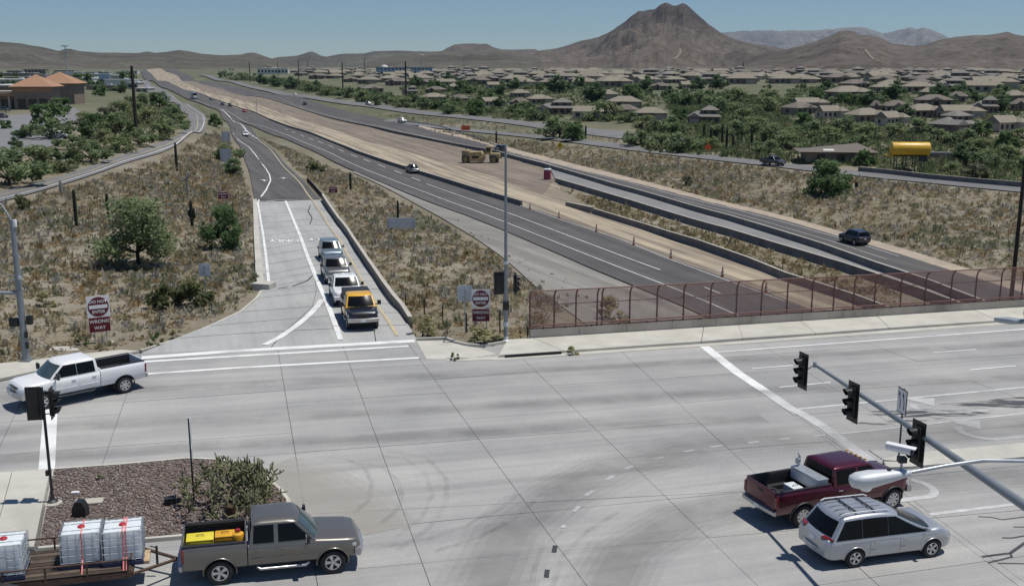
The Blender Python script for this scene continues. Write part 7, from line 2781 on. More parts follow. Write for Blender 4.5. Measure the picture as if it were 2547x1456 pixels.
for i in range(24):
    y_ = 178 + 52 * rng.random()
    x_ = 0 + 340 * rng.random()
    b0 = G(x_, y_)
    tree(['round_a', 'round_b'][i % 2], x_, y_, 6.5 * FOC / b0.y, 'garden_tree', where('far', x_, y_, 10), 'tree', 'distant trees among the western shops')


# saguaros and dead trunks
def saguaro(label, bp, top, r=.2, arms=(), m='cactus', name='saguaro'):
    b0 = G(*bp)
    h = z_at(b0, top) - b0.z
    t = thing(name, label, 'cactus', b0)
    rings = []
    n = 16
    for z, k in ((0, .8), (h * .1, .9), (h * .5, 1.05), (h * .85, .95), (h * .96, .75), (h * .995, .35)):
        rings.append([Vector(((r * k * (1 + .1 * (j % 2))) * math.cos(2 * math.pi * j / n), (r * k * (1 + .1 * (j % 2))) * math.sin(2 * math.pi * j / n), z)) for j in range(n)])
    MB().loft(rings).build('stem', m, t, 40)
    for s, z0_, ln_, up in arms:
        MB().tube([(0, 0, z0_), (s * ln_ * .7, 0, z0_ + .05), (s * ln_, 0, z0_ + .25), (s * ln_, 0, z0_ + up)], [r * .6, r * .65, r * .7, r * .5], 9).build('arm', m, t, 50)
    return t


saguaro('tall single saguaro left of the palo verde', (191, 567), 470, .16)
saguaro('short single saguaro between the tall one and the palo verde', (269, 537), 480, .16)
saguaro('branched dark saguaro by the small wrong way sign', (478, 566), 497, .17, ((1, 1.0, .3, 1.2), (-1, 1.2, .28, .8)))
saguaro('bleached saguaro skeleton with a bent arm above the branched one', (467, 486), 428, .13, ((-1, 2.2, .9, .35), (1, 2.4, .3, .9)), 'cactus_skeleton')
saguaro('slim saguaro under the curve of the frontage road', (440, 426), 354, .2)
saguaro('grey dead saguaro beside the frontage road', (153, 485), 446, .18, (), 'cactus_skeleton')
saguaro('saguaro in the bushes by the power pole', (288, 346), 320, .22)
saguaro('saguaro on the slope right of the ramp wall', (872, 472), 428, .2)
saguaro('saguaro behind the wide guide sign back', (990, 560), 498, .16)
for i, (x_, y0_, y1_) in enumerate([(1750, 345, 308), (1766, 372, 316), (1781, 366, 322), (1795, 360, 308), (1806, 372, 318), (1822, 372, 335), (1868, 372, 320), (1456, 345, 312), (2129, 470, 452), (1234, 358, 326), (1595, 352, 308), (470, 690, 671)][:11]):
    saguaro('dark saguaro, ' + ['leftmost of the row above the orange diamond sign', 'tall one right behind the orange diamond sign', 'short one next to the orange diamond sign', 'tallest of the row right of the orange diamond sign', 'thick one in the row right of the orange diamond sign',
                                'last short one of the row of saguaros', 'alone among the thicket trees', 'beside the small grey car park', 'small one on the slope right of the bushy tree', 'beside the guardrail end', 'behind the car park trees'][i], (x_, y0_), y1_, .26)

# ------------------------------------------------------------------ dry scrub covering the open ground
SC = [(.35, .29, .18), (.31, .255, .155), (.37, .315, .215), (.24, .225, .135), (.33, .3, .245), (.31, .23, .13), (.36, .335, .28), (.21, .215, .13)]
NT_, MT_ = 12, 26
TMPL = []
for k in range(NT_):
    d = unit(MT_)
    d[:, 2] = np.abs(d[:, 2])
    fm = k % 3                      # dome, spiky tuft, flat mat
    sq = ((.5, .5, .62), (.32, .32, .5), (.6, .6, .3))[fm]
    p_ = d * (.35 + .65 * rng.random((MT_, 1))) * np.array(sq)
    a = np.cross(d, unit(MT_))
    a /= np.linalg.norm(a, axis=1, keepdims=True)
    s = (.125, .08, .13)[fm] * (.6 + .9 * rng.random((MT_, 1)))
    tip = p_ + d * np.array(((.12, .12, .2), (.22, .22, .5), (.2, .2, .1))[fm]) * (.5 + rng.random((MT_, 1)))
    q = np.stack([p_ - a * s - [0, 0, .06], p_ + a * s - [0, 0, .06], tip], 1)
    q[..., 2] = np.maximum(q[..., 2], -.03)
    TMPL.append(q.reshape(-1, 3))
TMPL = np.array(TMPL)


def scrub(name, label, poly, dens, smin=.5, smax=1.4, cols=None, cap=9000, weights=None):
    W = [G(*p) for p in poly]
    xs, ys = [p.x for p in W], [p.y for p in W]
    A_ = (max(xs) - min(xs)) * (max(ys) - min(ys))
    n = int(A_ * dens)
    n = min(n, 400000)
    X = min(xs) + (max(xs) - min(xs)) * rng.random(n)
    Y = min(ys) + (max(ys) - min(ys)) * rng.random(n)
    ok = inside(W, X, Y)
    X, Y = X[ok], Y[ok]
    # patchy cover
    nz = np.array([mnoise.noise(Vector((x * .06, y * .06, 3.3))) for x, y in zip(X[:60000], Y[:60000])])
    X, Y = X[:60000], Y[:60000]
    keep = rng.random(len(X)) < np.clip(.72 + nz * .8, .12, 1)
    X, Y, nz = X[keep], Y[keep], nz[keep]
    if len(X) > cap:
        # drop the farthest first, a few at random
        o_ = np.argsort(np.hypot(X, Y) * (.6 + .8 * rng.random(len(X))))[:cap]
        X, Y, nz = X[o_], Y[o_], nz[o_]
    n = len(X)
    Z = TV(X, Y)
    s = smin + (smax - smin) * rng.random(n) ** 1.7
    hs = s * (.55 + .4 * rng.random(n))
    ang = rng.random(n) * 6.28
    k = rng.integers(0, NT_, n)
    t = TMPL[k]
    ca, sa = np.cos(ang)[:, None], np.sin(ang)[:, None]
    vx = (t[..., 0] * ca - t[..., 1] * sa) * s[:, None] + X[:, None]
    vy = (t[..., 0] * sa + t[..., 1] * ca) * s[:, None] + Y[:, None]
    vz = t[..., 2] * hs[:, None] + Z[:, None] - .02
    V_ = np.stack([vx, vy, vz], -1).reshape(-1, 3)
    cs = np.array(cols or SC)
    # neighbours tend to share a tint
    ci = (np.clip((nz * .9 + .5 + .45 * (rng.random(n) - .5)), 0, .999) * len(cs)).astype(int)
    ci = np.where(rng.random(n) < .35, rng.integers(0, len(cs), n), ci)
    C_ = cs[ci][:, None, :] * (.95 + .5 * rng.random((n, MT_ * 3, 1))) * (.85 + .3 * rng.random((n, 1, 1)))
    F_ = np.arange(len(V_)).reshape(-1, 3)
    o = npmesh(name, V_, F_, 'scrub', np.clip(C_.reshape(-1, 3), 0, 1))
    tag(o, label, 'scrub', kind='stuff')
    return n


tot = scrub('desert_scrub', 'dry tan scrub west of the field beside the frontage road', [(-900, 760), (-500, 640), (-70, 545), (-90, 910), (-900, 1080)], .9, .4, 1.5, cap=6000)
tot += scrub('desert_scrub', 'dry tan and grey scrub covering the field left of the ramp', [(-60, 540), (0, 515), (150, 475), (300, 430), (440, 385), (505, 342), (530, 322), (560, 345), (590, 395), (606, 450), (622, 505), (628, 640), (632, 715), (585, 762), (500, 802), (400, 838), (330, 850), (250, 868), (100, 888), (0, 900), (-80, 915)], 2.4, .4, 1.5, cap=30000)
tot += scrub('desert_scrub', 'dry tan scrub on the slope between the ramp wall and the freeway', [(650, 345), (720, 370), (870, 434), (975, 492), (1080, 550), (1215, 625), (1310, 695), (1400, 770), (1325, 836), (1262, 843), (1180, 842), (1045, 835), (1028, 815), (986, 750), (937, 680), (888, 605), (846, 535), (812, 485), (775, 450), (705, 385)], 2.1, .4, 1.45, cap=23000)
tot += scrub('desert_scrub', 'dry tan scrub on the far slope below the exit ramp', [(1060, 324), (1280, 372), (1520, 430), (1695, 476), (1835, 509), (2112, 580), (2252, 620), (2440, 676), (2600, 700), (2600, 492), (2309, 462), (2134, 443), (1926, 423), (1700, 396), (1474, 368), (1174, 337)], 1.8, .45, 1.7, cap=26000)
tot += scrub('brush_strip', 'dense dry brush filling the strip between two concrete barriers', [(1372, 464), (1520, 503), (1670, 552), (1800, 592), (1930, 630), (2100, 682), (2250, 740), (2180, 768), (1965, 696), (1745, 612), (1605, 567), (1490, 522), (1420, 487)], 1.3, .7, 1.6, cols=[(.3, .245, .14), (.26, .215, .12), (.34, .28, .17), (.23, .205, .115)], cap=4000)
tot += scrub('desert_scrub', 'dry scrub between the frontage road and the exit ramp', [(930, 282), (1062, 292), (1274, 314), (1340, 323), (1440, 337), (1560, 354), (1700, 368), (1900, 392), (2060, 412), (1926, 405), (1700, 377), (1474, 350), (1174, 320), (1060, 312)], .3, .6, 1.7, cap=3000)
tot += scrub('desert_scrub', 'green and tan undergrowth west of the frontage road', [(-40, 500), (0, 472), (100, 447), (250, 402), (400, 350), (445, 322), (460, 290), (430, 262), (340, 262), (220, 330), (160, 368), (-40, 425)], .35, .7, 2.2, cols=[(.14, .17, .08), (.19, .2, .1), (.28, .24, .14), (.13, .16, .08), (.32, .28, .18)], cap=5000)
tot += scrub('desert_scrub', 'green undergrowth of the thicket before the tan houses', [(1600, 380), (1580, 330), (1680, 300), (1650, 250), (1800, 235), (1950, 245), (1950, 300), (2060, 310), (2250, 330), (2546, 350), (2600, 460), (2300, 440), (2140, 415), (1900, 402), (1750, 388)], .6, 1.0, 3.4, cols=[(.13, .16, .075), (.16, .185, .09), (.11, .145, .065), (.2, .2, .12)], cap=15000)
tot += scrub('desert_scrub', 'green undergrowth on the bank beyond the frontage road', [(560, 196), (700, 215), (940, 256), (1060, 275), (1280, 296), (1340, 305), (1300, 282), (1080, 255), (900, 226), (720, 196), (600, 186)], .14, 1.2, 3.5, cols=[(.13, .16, .075), (.16, .185, .09), (.11, .145, .065), (.19, .19, .11)], cap=4000)
tot += scrub('desert_scrub', 'green garden shrubs scattered between the tan houses', [(1000, 262), (1250, 300), (1340, 300), (1600, 305), (1650, 250), (1600, 222), (1400, 205), (1200, 205), (1000, 215)], .12, 1.3, 3.2, cols=[(.13, .165, .075), (.16, .185, .09), (.1, .14, .06), (.2, .2, .12)], cap=7000)
tot += scrub('desert_scrub', 'green garden shrubs scattered between the eastern houses', [(1950, 250), (1950, 300), (2060, 310), (2250, 330), (2600, 350), (2600, 215), (2100, 212), (1960, 225)], .14, 1.3, 3.2, cols=[(.13, .165, .075), (.16, .185, .09), (.1, .14, .06), (.2, .2, .12)], cap=9000)
tot += scrub('desert_scrub', 'low brown weeds on the gore between frontage road and freeway', [(480, 262), (520, 285), (545, 300), (560, 330), (530, 318), (522, 296), (500, 275)], .3, .6, 1.5, cap=800)
tot += scrub('verge_weeds', 'sparse low weeds on the bare verge by the street corner', [(100, 900), (330, 852), (500, 806), (600, 760), (628, 735), (600, 772), (520, 815), (400, 858), (300, 872), (160, 900)], .25, .25, .6, cap=500)
# orange-brown grasses along the ramp verge
tot += scrub('verge_weeds', 'sparse low weeds on the edge of the gravel shoulder', [(1000, 500), (1080, 535), (1200, 605), (1290, 672), (1390, 765), (1490, 765), (1400, 690), (1270, 615), (1130, 545), (1020, 500)], .45, .2, .8, cap=1500)
tot += scrub('dry_grass', 'rust coloured dry grass patches on the left verge of the ramp', [(560, 420), (606, 440), (624, 520), (628, 600), (560, 560), (480, 520), (400, 470), (470, 420)], .35, .5, 1.2, cols=[(.36, .23, .1), (.31, .2, .09), (.38, .28, .14)], cap=1800)
tot += scrub('dry_grass', 'rust coloured dry grass patch beneath the palo verde', [(160, 690), (260, 640), (300, 700), (250, 760), (180, 770)], .5, .5, 1.1, cols=[(.4, .24, .09), (.34, .21, .085)], cap=500)

# ------------------------------------------------------------------ gravel island, cholla, boulders
ISL = [(135, 1173), (300, 1161), (462, 1146), (540, 1149), (619, 1174), (662, 1198), (692, 1222), (712, 1250), (716, 1280), (700, 1302), (470, 1334), (364, 1343), (97, 1366)]
isl = slab_poly('gravel_island', ISL, .1, 'rust', None)
mat('gravel_base', (.16, .13, .115), .95, var=.35, scale=6, bump=.6, bscale=25)
isl.data.materials[0] = MATS['gravel_base']
tag(isl, 'raised traffic island bedded with red brown gravel', 'traffic island', kind='structure')
Wk = [deck(*p) for p in ISL]
mb = MB()
for a, b_ in zip(Wk, Wk[1:] + Wk[:1]):
    d = b_ - a
    d.z = 0
    nn = Vector((d.y, -d.x, 0)).normalized() * .15
    c_ = sum((q for q in Wk), Vector()) / len(Wk)
    if (a + nn - c_).length < (a - c_).length:
        nn = -nn
    mb.prism([Vector((q.x, q.y, zi(q.x))) for q in (a, b_, b_ + nn, a + nn)], (0, 0, .14))
mb.build('kerb', 'kerb', isl)
xs, ys = [p.x for p in Wk], [p.y for p in Wk]
n = 16000
X = min(xs) + (max(xs) - min(xs)) * rng.random(n)
Y = min(ys) + (max(ys) - min(ys)) * rng.random(n)
ok = inside(Wk, X, Y)
X, Y = X[ok], Y[ok]
n = len(X)
oc = np.array([[1, 0, 0], [-1, 0, 0], [0, 1, 0], [0, -1, 0], [0, 0, 1], [0, 0, -1]], float)
of = np.array([[0, 2, 4], [2, 1, 4], [1, 3, 4], [3, 0, 4], [2, 0, 5], [1, 2, 5], [3, 1, 5], [0, 3, 5]])
s = .025 + .055 * rng.random(n) ** 2.5
V_ = oc[None] * (s[:, None, None] * (.6 + .8 * rng.random((n, 6, 1))))
th = rng.random(n) * 6.28
V_ = np.stack([V_[..., 0] * np.cos(th)[:, None] - V_[..., 1] * np.sin(th)[:, None], V_[..., 0] * np.sin(th)[:, None] + V_[..., 1] * np.cos(th)[:, None], V_[..., 2] * .7], -1)
V_ += np.stack([X, Y, GX * X + .1 + s * .25], -1)[:, None]
F_ = of[None] + (np.arange(n) * 6)[:, None, None]
cs = np.array([(.2, .155, .135), (.16, .12, .105), (.25, .205, .185), (.13, .108, .1), (.32, .285, .26), (.2, .14, .12)])
C_ = cs[rng.integers(0, len(cs), n)][:, None, :] * (.8 + .4 * rng.random((n, 6, 1)))
gv = npmesh('gravel', V_.reshape(-1, 3), F_.reshape(-1, 3), 'stones', np.clip(C_.reshape(-1, 3), 0, 1))
tag(gv, 'loose red brown gravel on the traffic island', 'gravel', kind='stuff')


def rock(name, label, cat, p, size, m='boulder', parent=None, grp=None):
    bm = bmesh.new()
    bmesh.ops.create_icosphere(bm, subdivisions=2, radius=1)
    sd_ = rng.random() * 50
    for v in bm.verts:
        k = 1 + .35 * mnoise.noise(v.co * 1.3 + Vector((sd_, 0, 0)))
        v.co = Vector((v.co.x * size[0] * k, v.co.y * size[1] * k, max(-.3, v.co.z) * size[2] * k))
    me = bpy.data.meshes.new(name)
    bm.to_mesh(me)
    bm.free()
    me.materials.append(MATS[m])
    o = link(name, me)
    o.location = p
    return tag(o, label, cat, grp)


def isl_pt(x, y):
    p = deck(x, y)
    p.z = zi(p.x) + .1
    return p


for i, (x, y, s_) in enumerate([(572, 1285, .3), (545, 1285, .2), (620, 1281, .24), (652, 1290, .2), (690, 1285, .18), (600, 1300, .16)]):
    rock('boulder', ['largest tan boulder under the cholla cactus', 'small boulder left of the largest one under the cholla', 'tan boulder at the right foot of the cholla', 'small boulder behind the tan truck roof', 'small boulder at the kerb right of the cholla', 'low boulder in front of the cholla'][i],
         'boulder', isl_pt(x, y), (s_ * 1.2, s_, s_ * .8), grp='boulders round the cholla')
# cholla
b0 = isl_pt(572, 1268)
ch = thing('cholla_cactus', 'big branching pale green cholla cactus on the gravel island', 'cactus', b0)
mat('cholla', (.2, .2, .115), .85, var=.4, scale=9, spec=.1)
tk = MB()
cr = MB()
joints = []


def grow(p, d, lvl, r):
    ln_ = (.34 if lvl < 2 else .24) * (.8 + .5 * rng.random())
    q = p + d * ln_
    if q.z < .12:
        q.z = .12 + .1 * rng.random()
    (tk if lvl < 1 else cr).tube([p, p.lerp(q, .5), q], [r * .8, r * 1.05, r * .8], 6)
    if lvl < 7 and len(joints) < 560:
        nb = 2 if rng.random() < .72 else 3 if rng.random() < .5 else 1
        for _ in range(nb):
            e = (d * .75 + Vector(unit(1)[0]) * .8 + Vector((0, 0, .22))).normalized()
            joints.append(1)
            grow(q, e, lvl + 1, max(.032, r * .86))


for k in range(8):
    a = k * .8
    grow(Vector((0, 0, 0)), Vector((math.cos(a) * .9, math.sin(a) * .9, .75)).normalized(), 0, .07)
for k in range(52):
    a = rng.random() * 6.28
    rr = 1.85 * math.sqrt(rng.random())
    p_ = Vector((rr * math.cos(a), rr * math.sin(a), .1 + 1.9 * rng.random() * max(.15, 1 - rr / 2.3)))
    joints.clear()
    joints.extend([1] * 470)
    grow(p_, Vector((math.cos(a) * .6, math.sin(a) * .6, .7)).normalized(), 4, .045)
tk.build('trunk', 'bark', ch, 60)
cr.build('crown', 'cholla', ch, 60)
ch.scale = (.84, .84, 1.02)
# objects on the island
p_ = isl_pt(424, 1258)
t = thing('utility_box', 'small black box lying on the gravel left of the cholla', 'box', p_, R(20))
MB().bbox((0, 0, .12), (.42, .3, .24), .03).build('case', 'black', t)
MB().bbox((0, 0, .25), (.44, .32, .03), .01).build('lid', 'plastic_dark', t)
p_ = isl_pt(222, 1256)
tag(MB().bbox((0, 0, .05), (1.0, .5, .1), .02, R(12)).build('concrete_slab', 'concrete_pale'), 'pale flat concrete slab lying on the gravel', 'slab').location = p_
p_ = isl_pt(201, 1288)
t = thing('utility_marker', 'rounded black utility box behind the middle tote', 'box', p_)
MB().loft([[Vector((x, y, z)) for x, y, z in ((-.26, -.15, 0), (.26, -.15, 0), (.24, -.15, .35), (.12, -.15, .58), (-.12, -.15, .58), (-.24, -.15, .35))], [Vector((x, y, z)) for x, y, z in ((-.26, .2, 0), (.26, .2, 0), (.24, .2, .35), (.12, .2, .58), (-.12, .2, .58), (-.24, .2, .35))]]).build('case', 'black', t, 40)
MB().bbox((0, -.16, .28), (.34, .02, .3), .008).build('door', 'plastic_dark', t)
p_ = isl_pt(188, 1233)
tag(MB().bbox((0, 0, .05), (.3, .16, .1), .03, R(5)).build('litter', 'sign_white'), 'small white scrap lying on the gravel near the signal post', 'litter').location = p_
p_ = isl_pt(150, 1258)
tag(MB().lathe([(.32, -.03), (.32, .05), (.001, .06)], 18).build('signal_footing', 'concrete_pale'), 'round concrete footing of the near left signal post', 'footing').location = p_ - Vector((.25, 0, .0))
p_ = isl_pt(575, 1290)
t = thing('plant_pot', 'dark upright pot at the foot of the cholla', 'pot', p_)
MB().lathe([(.001, 0), (.17, 0), (.21, .45), (.19, .46), (.16, .4), (.001, .4)], 14).build('pot', 'rust', t, 40)
tree('small_green', 248, 1196, 26, 'bush', 'tiny green weed on the gravel island', 'bush', surf=isl_pt, hs=.7)
for i, (x, y, w_) in enumerate([(150, 868, 1.1), (268, 852, .6), (1108, 858, .5)]):
    b0 = G(x, y)
    rock('rubble', ['broken pale concrete rubble on the corner verge', 'pale stones at the foot of the left no entry sign', 'pale stone on the corner apron'][i], 'rubble', b0, (w_, w_ * .5, .12), 'concrete_pale')
for i in range(26):
    x, y = 60 + 560 * rng.random(), 740 + 130 * rng.random()
    b0 = G(x, y)
    if b0.y > 95 or not (800 < y + (x - 60) * .18 < 905):
        continue
    u_ = rng.random()
    rock('stone', where('stone', x, y, 30 + 80 * u_), 'stone', b0, (.16 + .32 * u_, .12 + .18 * u_, .12), 'boulder', grp='stones on the verge')
# ------------------------------------------------------------------ houses
def house_parts(kind):
    """parts of a house about 16 m wide standing on the origin: list of (name, mesh, children)"""
    out = []
    W_, D_, H_ = 16.0, 12.0, 3.1
    wallm = ['stucco', 'stucco_pink', 'stucco_pale', 'stucco'][kind % 4]
    roofm = ['roof_tan', 'roof_grey', 'roof_tan', 'roof_brown'][kind % 4]

    def hip(mb, x0, x1, y0, y1, z, pitch=.44, ov=.6, gable=None):
        x0 -= ov
        x1 += ov
        y0 -= ov
        y1 += ov
        w_, d_ = x1 - x0, y1 - y0
        th = .18
        if w_ >= d_:
            r = d_ / 2
            h = r * pitch
            e = 0.3 if gable else r
            a, b_ = Vector((x0 + e, (y0 + y1) / 2, z + h)), Vector((x1 - e, (y0 + y1) / 2, z + h))
        else:
            r = w_ / 2
            h = r * pitch
            e = 0.3 if gable else r
            a, b_ = Vector(((x0 + x1) / 2, y0 + e, z + h)), Vector(((x0 + x1) / 2, y1 - e, z + h))
        c = [Vector((x0, y0, z)), Vector((x1, y0, z)), Vector((x1, y1, z)), Vector((x0, y1, z))]
        lo = [v - Vector((0, 0, th)) for v in c]
        vs = c + [a, b_] + lo
        if w_ >= d_:
            fs = [(0, 1, 5, 4), (1, 2, 5), (2, 3, 4, 5), (3, 0, 4)]
        else:
            fs = [(0, 1, 4), (1, 2, 5, 4), (2, 3, 5), (3, 0, 4, 5)]
        fs += [(0, 6, 7, 1), (1, 7, 8, 2), (2, 8, 9, 3), (3, 9, 6, 0), (6, 9, 8, 7)]
        mb.add(vs, fs)
    wl, rf = MB(), MB()
    if kind == 0:
        wl.box((0, 0, H_ / 2), (16, 10, H_))
        wl.box((4.5, -5.8, H_ / 2), (6.5, 4, H_))
        hip(rf, -8, 8, -5, 5, H_)
        hip(rf, 1.25, 7.75, -7.8, 1, H_ + .02)
    elif kind == 1:
        wl.box((0, 0, H_ / 2), (17, 9, H_))
        wl.box((-5, -5.5, H_ / 2), (6, 4.5, H_))
        wl.box((3, 1, H_ + 1.3), (8.6, 6.6, 2.6))
        hip(rf, -8.5, 8.5, -4.5, 4.5, H_)
        hip(rf, -8, -2, -7.7, 1, H_ + .02, gable=True)
        hip(rf, -1.3, 7.3, -2.3, 4.3, H_ + 2.6)
    elif kind == 2:
        wl.box((-1, 0, H_ / 2), (14, 9, H_))
        wl.box((6.5, -2, H_ / 2), (6, 11, H_))
        hip(rf, -8, 6, -4.5, 4.5, H_, gable=True)
        hip(rf, 3.5, 9.5, -7.5, 3.5, H_ + .03)
    else:
        wl.box((0, 0, H_ / 2), (16, 11, H_))
        wl.box((0, -6.0, H_ / 2 - .2), (5, 2.5, H_ - .4))
        hip(rf, -8, 8, -5.5, 5.5, H_, .4)
        hip(rf, -2.5, 2.5, -7.3, -.5, H_ + .02, gable=True)
    out.append(('wall', wl.mesh('wall', wallm), []))
    chim = MB().box((2.5, 1.0, H_ + 1.6), (.9, .9, 2.2)).mesh('chimney', wallm)
    out.append(('roof', rf.mesh('roof', roofm), [('chimney', chim)] if kind in (0, 2) else []))
    front = {0: -5.01, 1: -4.51, 2: -4.51, 3: -5.51}[kind]
    fr = MB()
    for x in {0: (-6, -2.5), 1: (.5, 3.6, 6.6), 2: (-6, -2.5, 1), 3: (-5.8, 5.8)}[kind]:
        w_ = MB().box((x, front - .02, 1.65), (1.7, .12, 1.5)).mesh('window', 'window_dark')
        fm = MB().box((x, front - .05, .85), (2.0, .2, .12)).mesh('sill', wallm)
        out.append(('window', w_, [('sill', fm)]))
    if kind == 1:
        for x in (.5, 4.5):
            out.append(('window', MB().box((x, -2.32, H_ + 1.6), (1.5, .1, 1.2)).mesh('window', 'window_dark'), []))
    gx, gy, gw = {0: (4.5, -7.82, 4.8), 1: (-5, -7.77, 4.6), 2: (6.5, -7.52, 4.6), 3: (0, -7.27, 2.2)}[kind]
    out.append(('garage_door' if gw > 3 else 'door', MB().box((gx, gy - .01, 1.15), (gw, .1, 2.3)).mesh('garage_door', 'garage' if gw > 3 else 'window_dark'), []))
    for sx in (-1, 1):
        ex_ = {0: 8.01, 1: 8.51, 2: 8.01 if sx < 0 else 9.51, 3: 8.01}[kind]
        out.append(('window', MB().box((sx * ex_, 1, 1.65), (.1, 1.6, 1.3)).mesh('window', 'window_dark'), []))
    return out


HK = [house_parts(k) for k in range(4)]


def house(kind, px, py, wpx, label, group=None, rz=None, name='house', hs=1.0, wmax=24):
    b0 = G(px, py)
    dep = b0.y * CP - (b0.z - CAM_H) * SP
    s = min(wpx / (FOC / dep), wmax) / 17.0
    t = thing(name, label, 'house', b0, rz if rz is not None else R((rng.random() - .5) * 70), group)
    t.scale = (s, s, max(s, .8) * hs if s < 1 else s * hs)
    for nm, me, ch_ in HK[kind]:
        o = link(nm, me, t)
        for n2, m2 in ch_:
            link(n2, m2, o)
    return t


HL = [(0, 1616, 297, 80, 'tan hip roofed house with a pale end above the small car park'), (1, 1750, 308, 78, 'two storey tan house standing alone in front of the thicket'), (2, 1474, 294, 96, 'long tan roofed house left of the car park house'),
      (1, 1382, 284, 88, 'grey roofed house with a dark panel slope behind the round trees'), (3, 1555, 288, 60, 'small bright tan roof between the long roof and the car park house'), (0, 1552, 268, 88, 'wide tan roof behind the small bright one'),
      (2, 1490, 248, 80, 'stacked tan roofs uphill of the long roofed house'), (0, 1340, 258, 60, 'tan house uphill of the grey roofed one'), (3, 1292, 266, 44, 'small brown house left of the grey roofed one'), (0, 1292, 242, 44, 'small tan house second row left'),
      (3, 1642, 224, 46, 'low tan roof at the upper edge of the thicket'), (2, 1712, 220, 46, 'low brown roof right of the thicket edge one'),
      (3, 921, 230, 58, 'pale flat hipped roof behind the roadside bushes'), (0, 918, 208, 54, 'tan roof above the pale flat one'), (0, 1078, 252, 62, 'tan hip roof right of the thick power pole'), (3, 1140, 256, 44, 'grey tan roof right of that hip roof'),
      (2, 1220, 264, 54, 'tan gabled house with a bright end wall'), (3, 1084, 232, 46, 'tan roof behind the thick power pole'), (0, 1140, 226, 60, 'wide tan roof in the third row'), (2, 1236, 220, 52, 'tan roof with a dark side in the third row'), (1, 1020, 236, 34, 'brown house just right of the thick power pole'),
      (2, 2008, 270, 74, 'pale tan house with a dark notch at the left end of the eastern rows'), (3, 1986, 284, 80, 'low pale wall and roof under the dark notched house'), (0, 2106, 246, 98, 'long tan roof at the head of the eastern rows'), (2, 2062, 294, 64, 'tan gabled house behind the round garden tree'),
      (0, 2150, 304, 92, 'long low tan roof with a bright skylight patch'), (2, 2210, 312, 70, 'tan roof end tapering to the thicket'), (3, 2226, 280, 60, 'pale roof in the middle of the eastern rows'), (0, 2290, 292, 90, 'wide tan hip roof, middle of the eastern rows'), (2, 2380, 294, 92, 'wide tan roof right of the middle hip roof'),
      (3, 2320, 264, 88, 'brown tan roof behind the middle hip roof'), (1, 2368, 330, 112, 'large dark brown gabled house nearest the yellow tank'), (2, 2494, 326, 82, 'brown gabled house right of the large dark one'), (1, 2448, 282, 60, 'two storey tan house with an arched front'),
      (0, 2520, 252, 56, 'tan hip roof near the right end of the back row'), (3, 2536, 276, 50, 'bright tan roof at the right edge'), (3, 2380, 254, 46, 'small tan roof behind the two storey house'), (0, 2310, 242, 46, 'small grey roof behind the dark trees'), (3, 2176, 280, 28, 'tiny pale hut roof in the eastern rows')]
for k_, x_, y_, w_, lab in HL:
    house(k_, x_, y_, w_, lab)
# the rows behind
rows_ = [(179, 650, 980, 26), (184, 700, 990, 30), (190, 740, 1070, 34), (197, 790, 1240, 38), (205, 850, 1250, 42), (213, 960, 1280, 46), (182, 950, 2546, 30), (187, 1000, 2546, 34), (193, 1080, 2546, 38), (200, 1250, 2546, 44), (208, 1260, 2000, 46), (207, 2000, 2546, 46), (216, 1290, 1560, 48), (218, 2080, 2546, 54), (229, 2180, 2546, 60)]
for y0_, xa, xb, st in rows_:
    x_ = xa + st * rng.random()
    while x_ < xb:
        y_ = y0_ + 4 * (rng.random() - .5) + (x_ - 1700) * .002
        b0 = G(x_, y_)
        wpx = (15 + 7 * rng.random()) * FOC / b0.y
        k_ = int(rng.random() * 4)
        house(k_, x_, y_, wpx, where(f'h{k_}', x_, y_, 10), 'distant houses in the back rows')
        x_ += max(st * .9, wpx * .9) * (1.0 + .7 * rng.random())

# large plain buildings
def block(label, px, py, w_px, h_rows, depth, wm, rm, bands=0, rz=0, name='building'):
    b0 = G(px, py)
    dep = b0.y * CP - (b0.z - CAM_H) * SP
    w_ = w_px / (FOC / dep)
    h = z_at(b0, h_rows) - b0.z
    t = thing(name, label, 'building', b0, rz)
    MB().box((0, depth / 2, h / 2), (w_, depth, h)).build('wall', wm, t)
    rf = MB().box((0, depth / 2, h + .15), (w_ + .8, depth + .8, .5)).build('roof', rm, t)
    n = max(2, int(w_ / 5))
    for r_ in range(bands):
        for k in range(n):
            x = -w_ / 2 + w_ * (k + .5) / n
            MB().box((x, -.04, h * (r_ + .5) / max(1, bands)), (w_ / n * .55, .12, h / bands * .45)).build('window', 'window_dark', t)
    MB().box((w_ * .2, depth / 2, h + .9), (2.4, 2.4, 1.1)).build('roof_unit', 'alu', rf)
    return t, w_, h


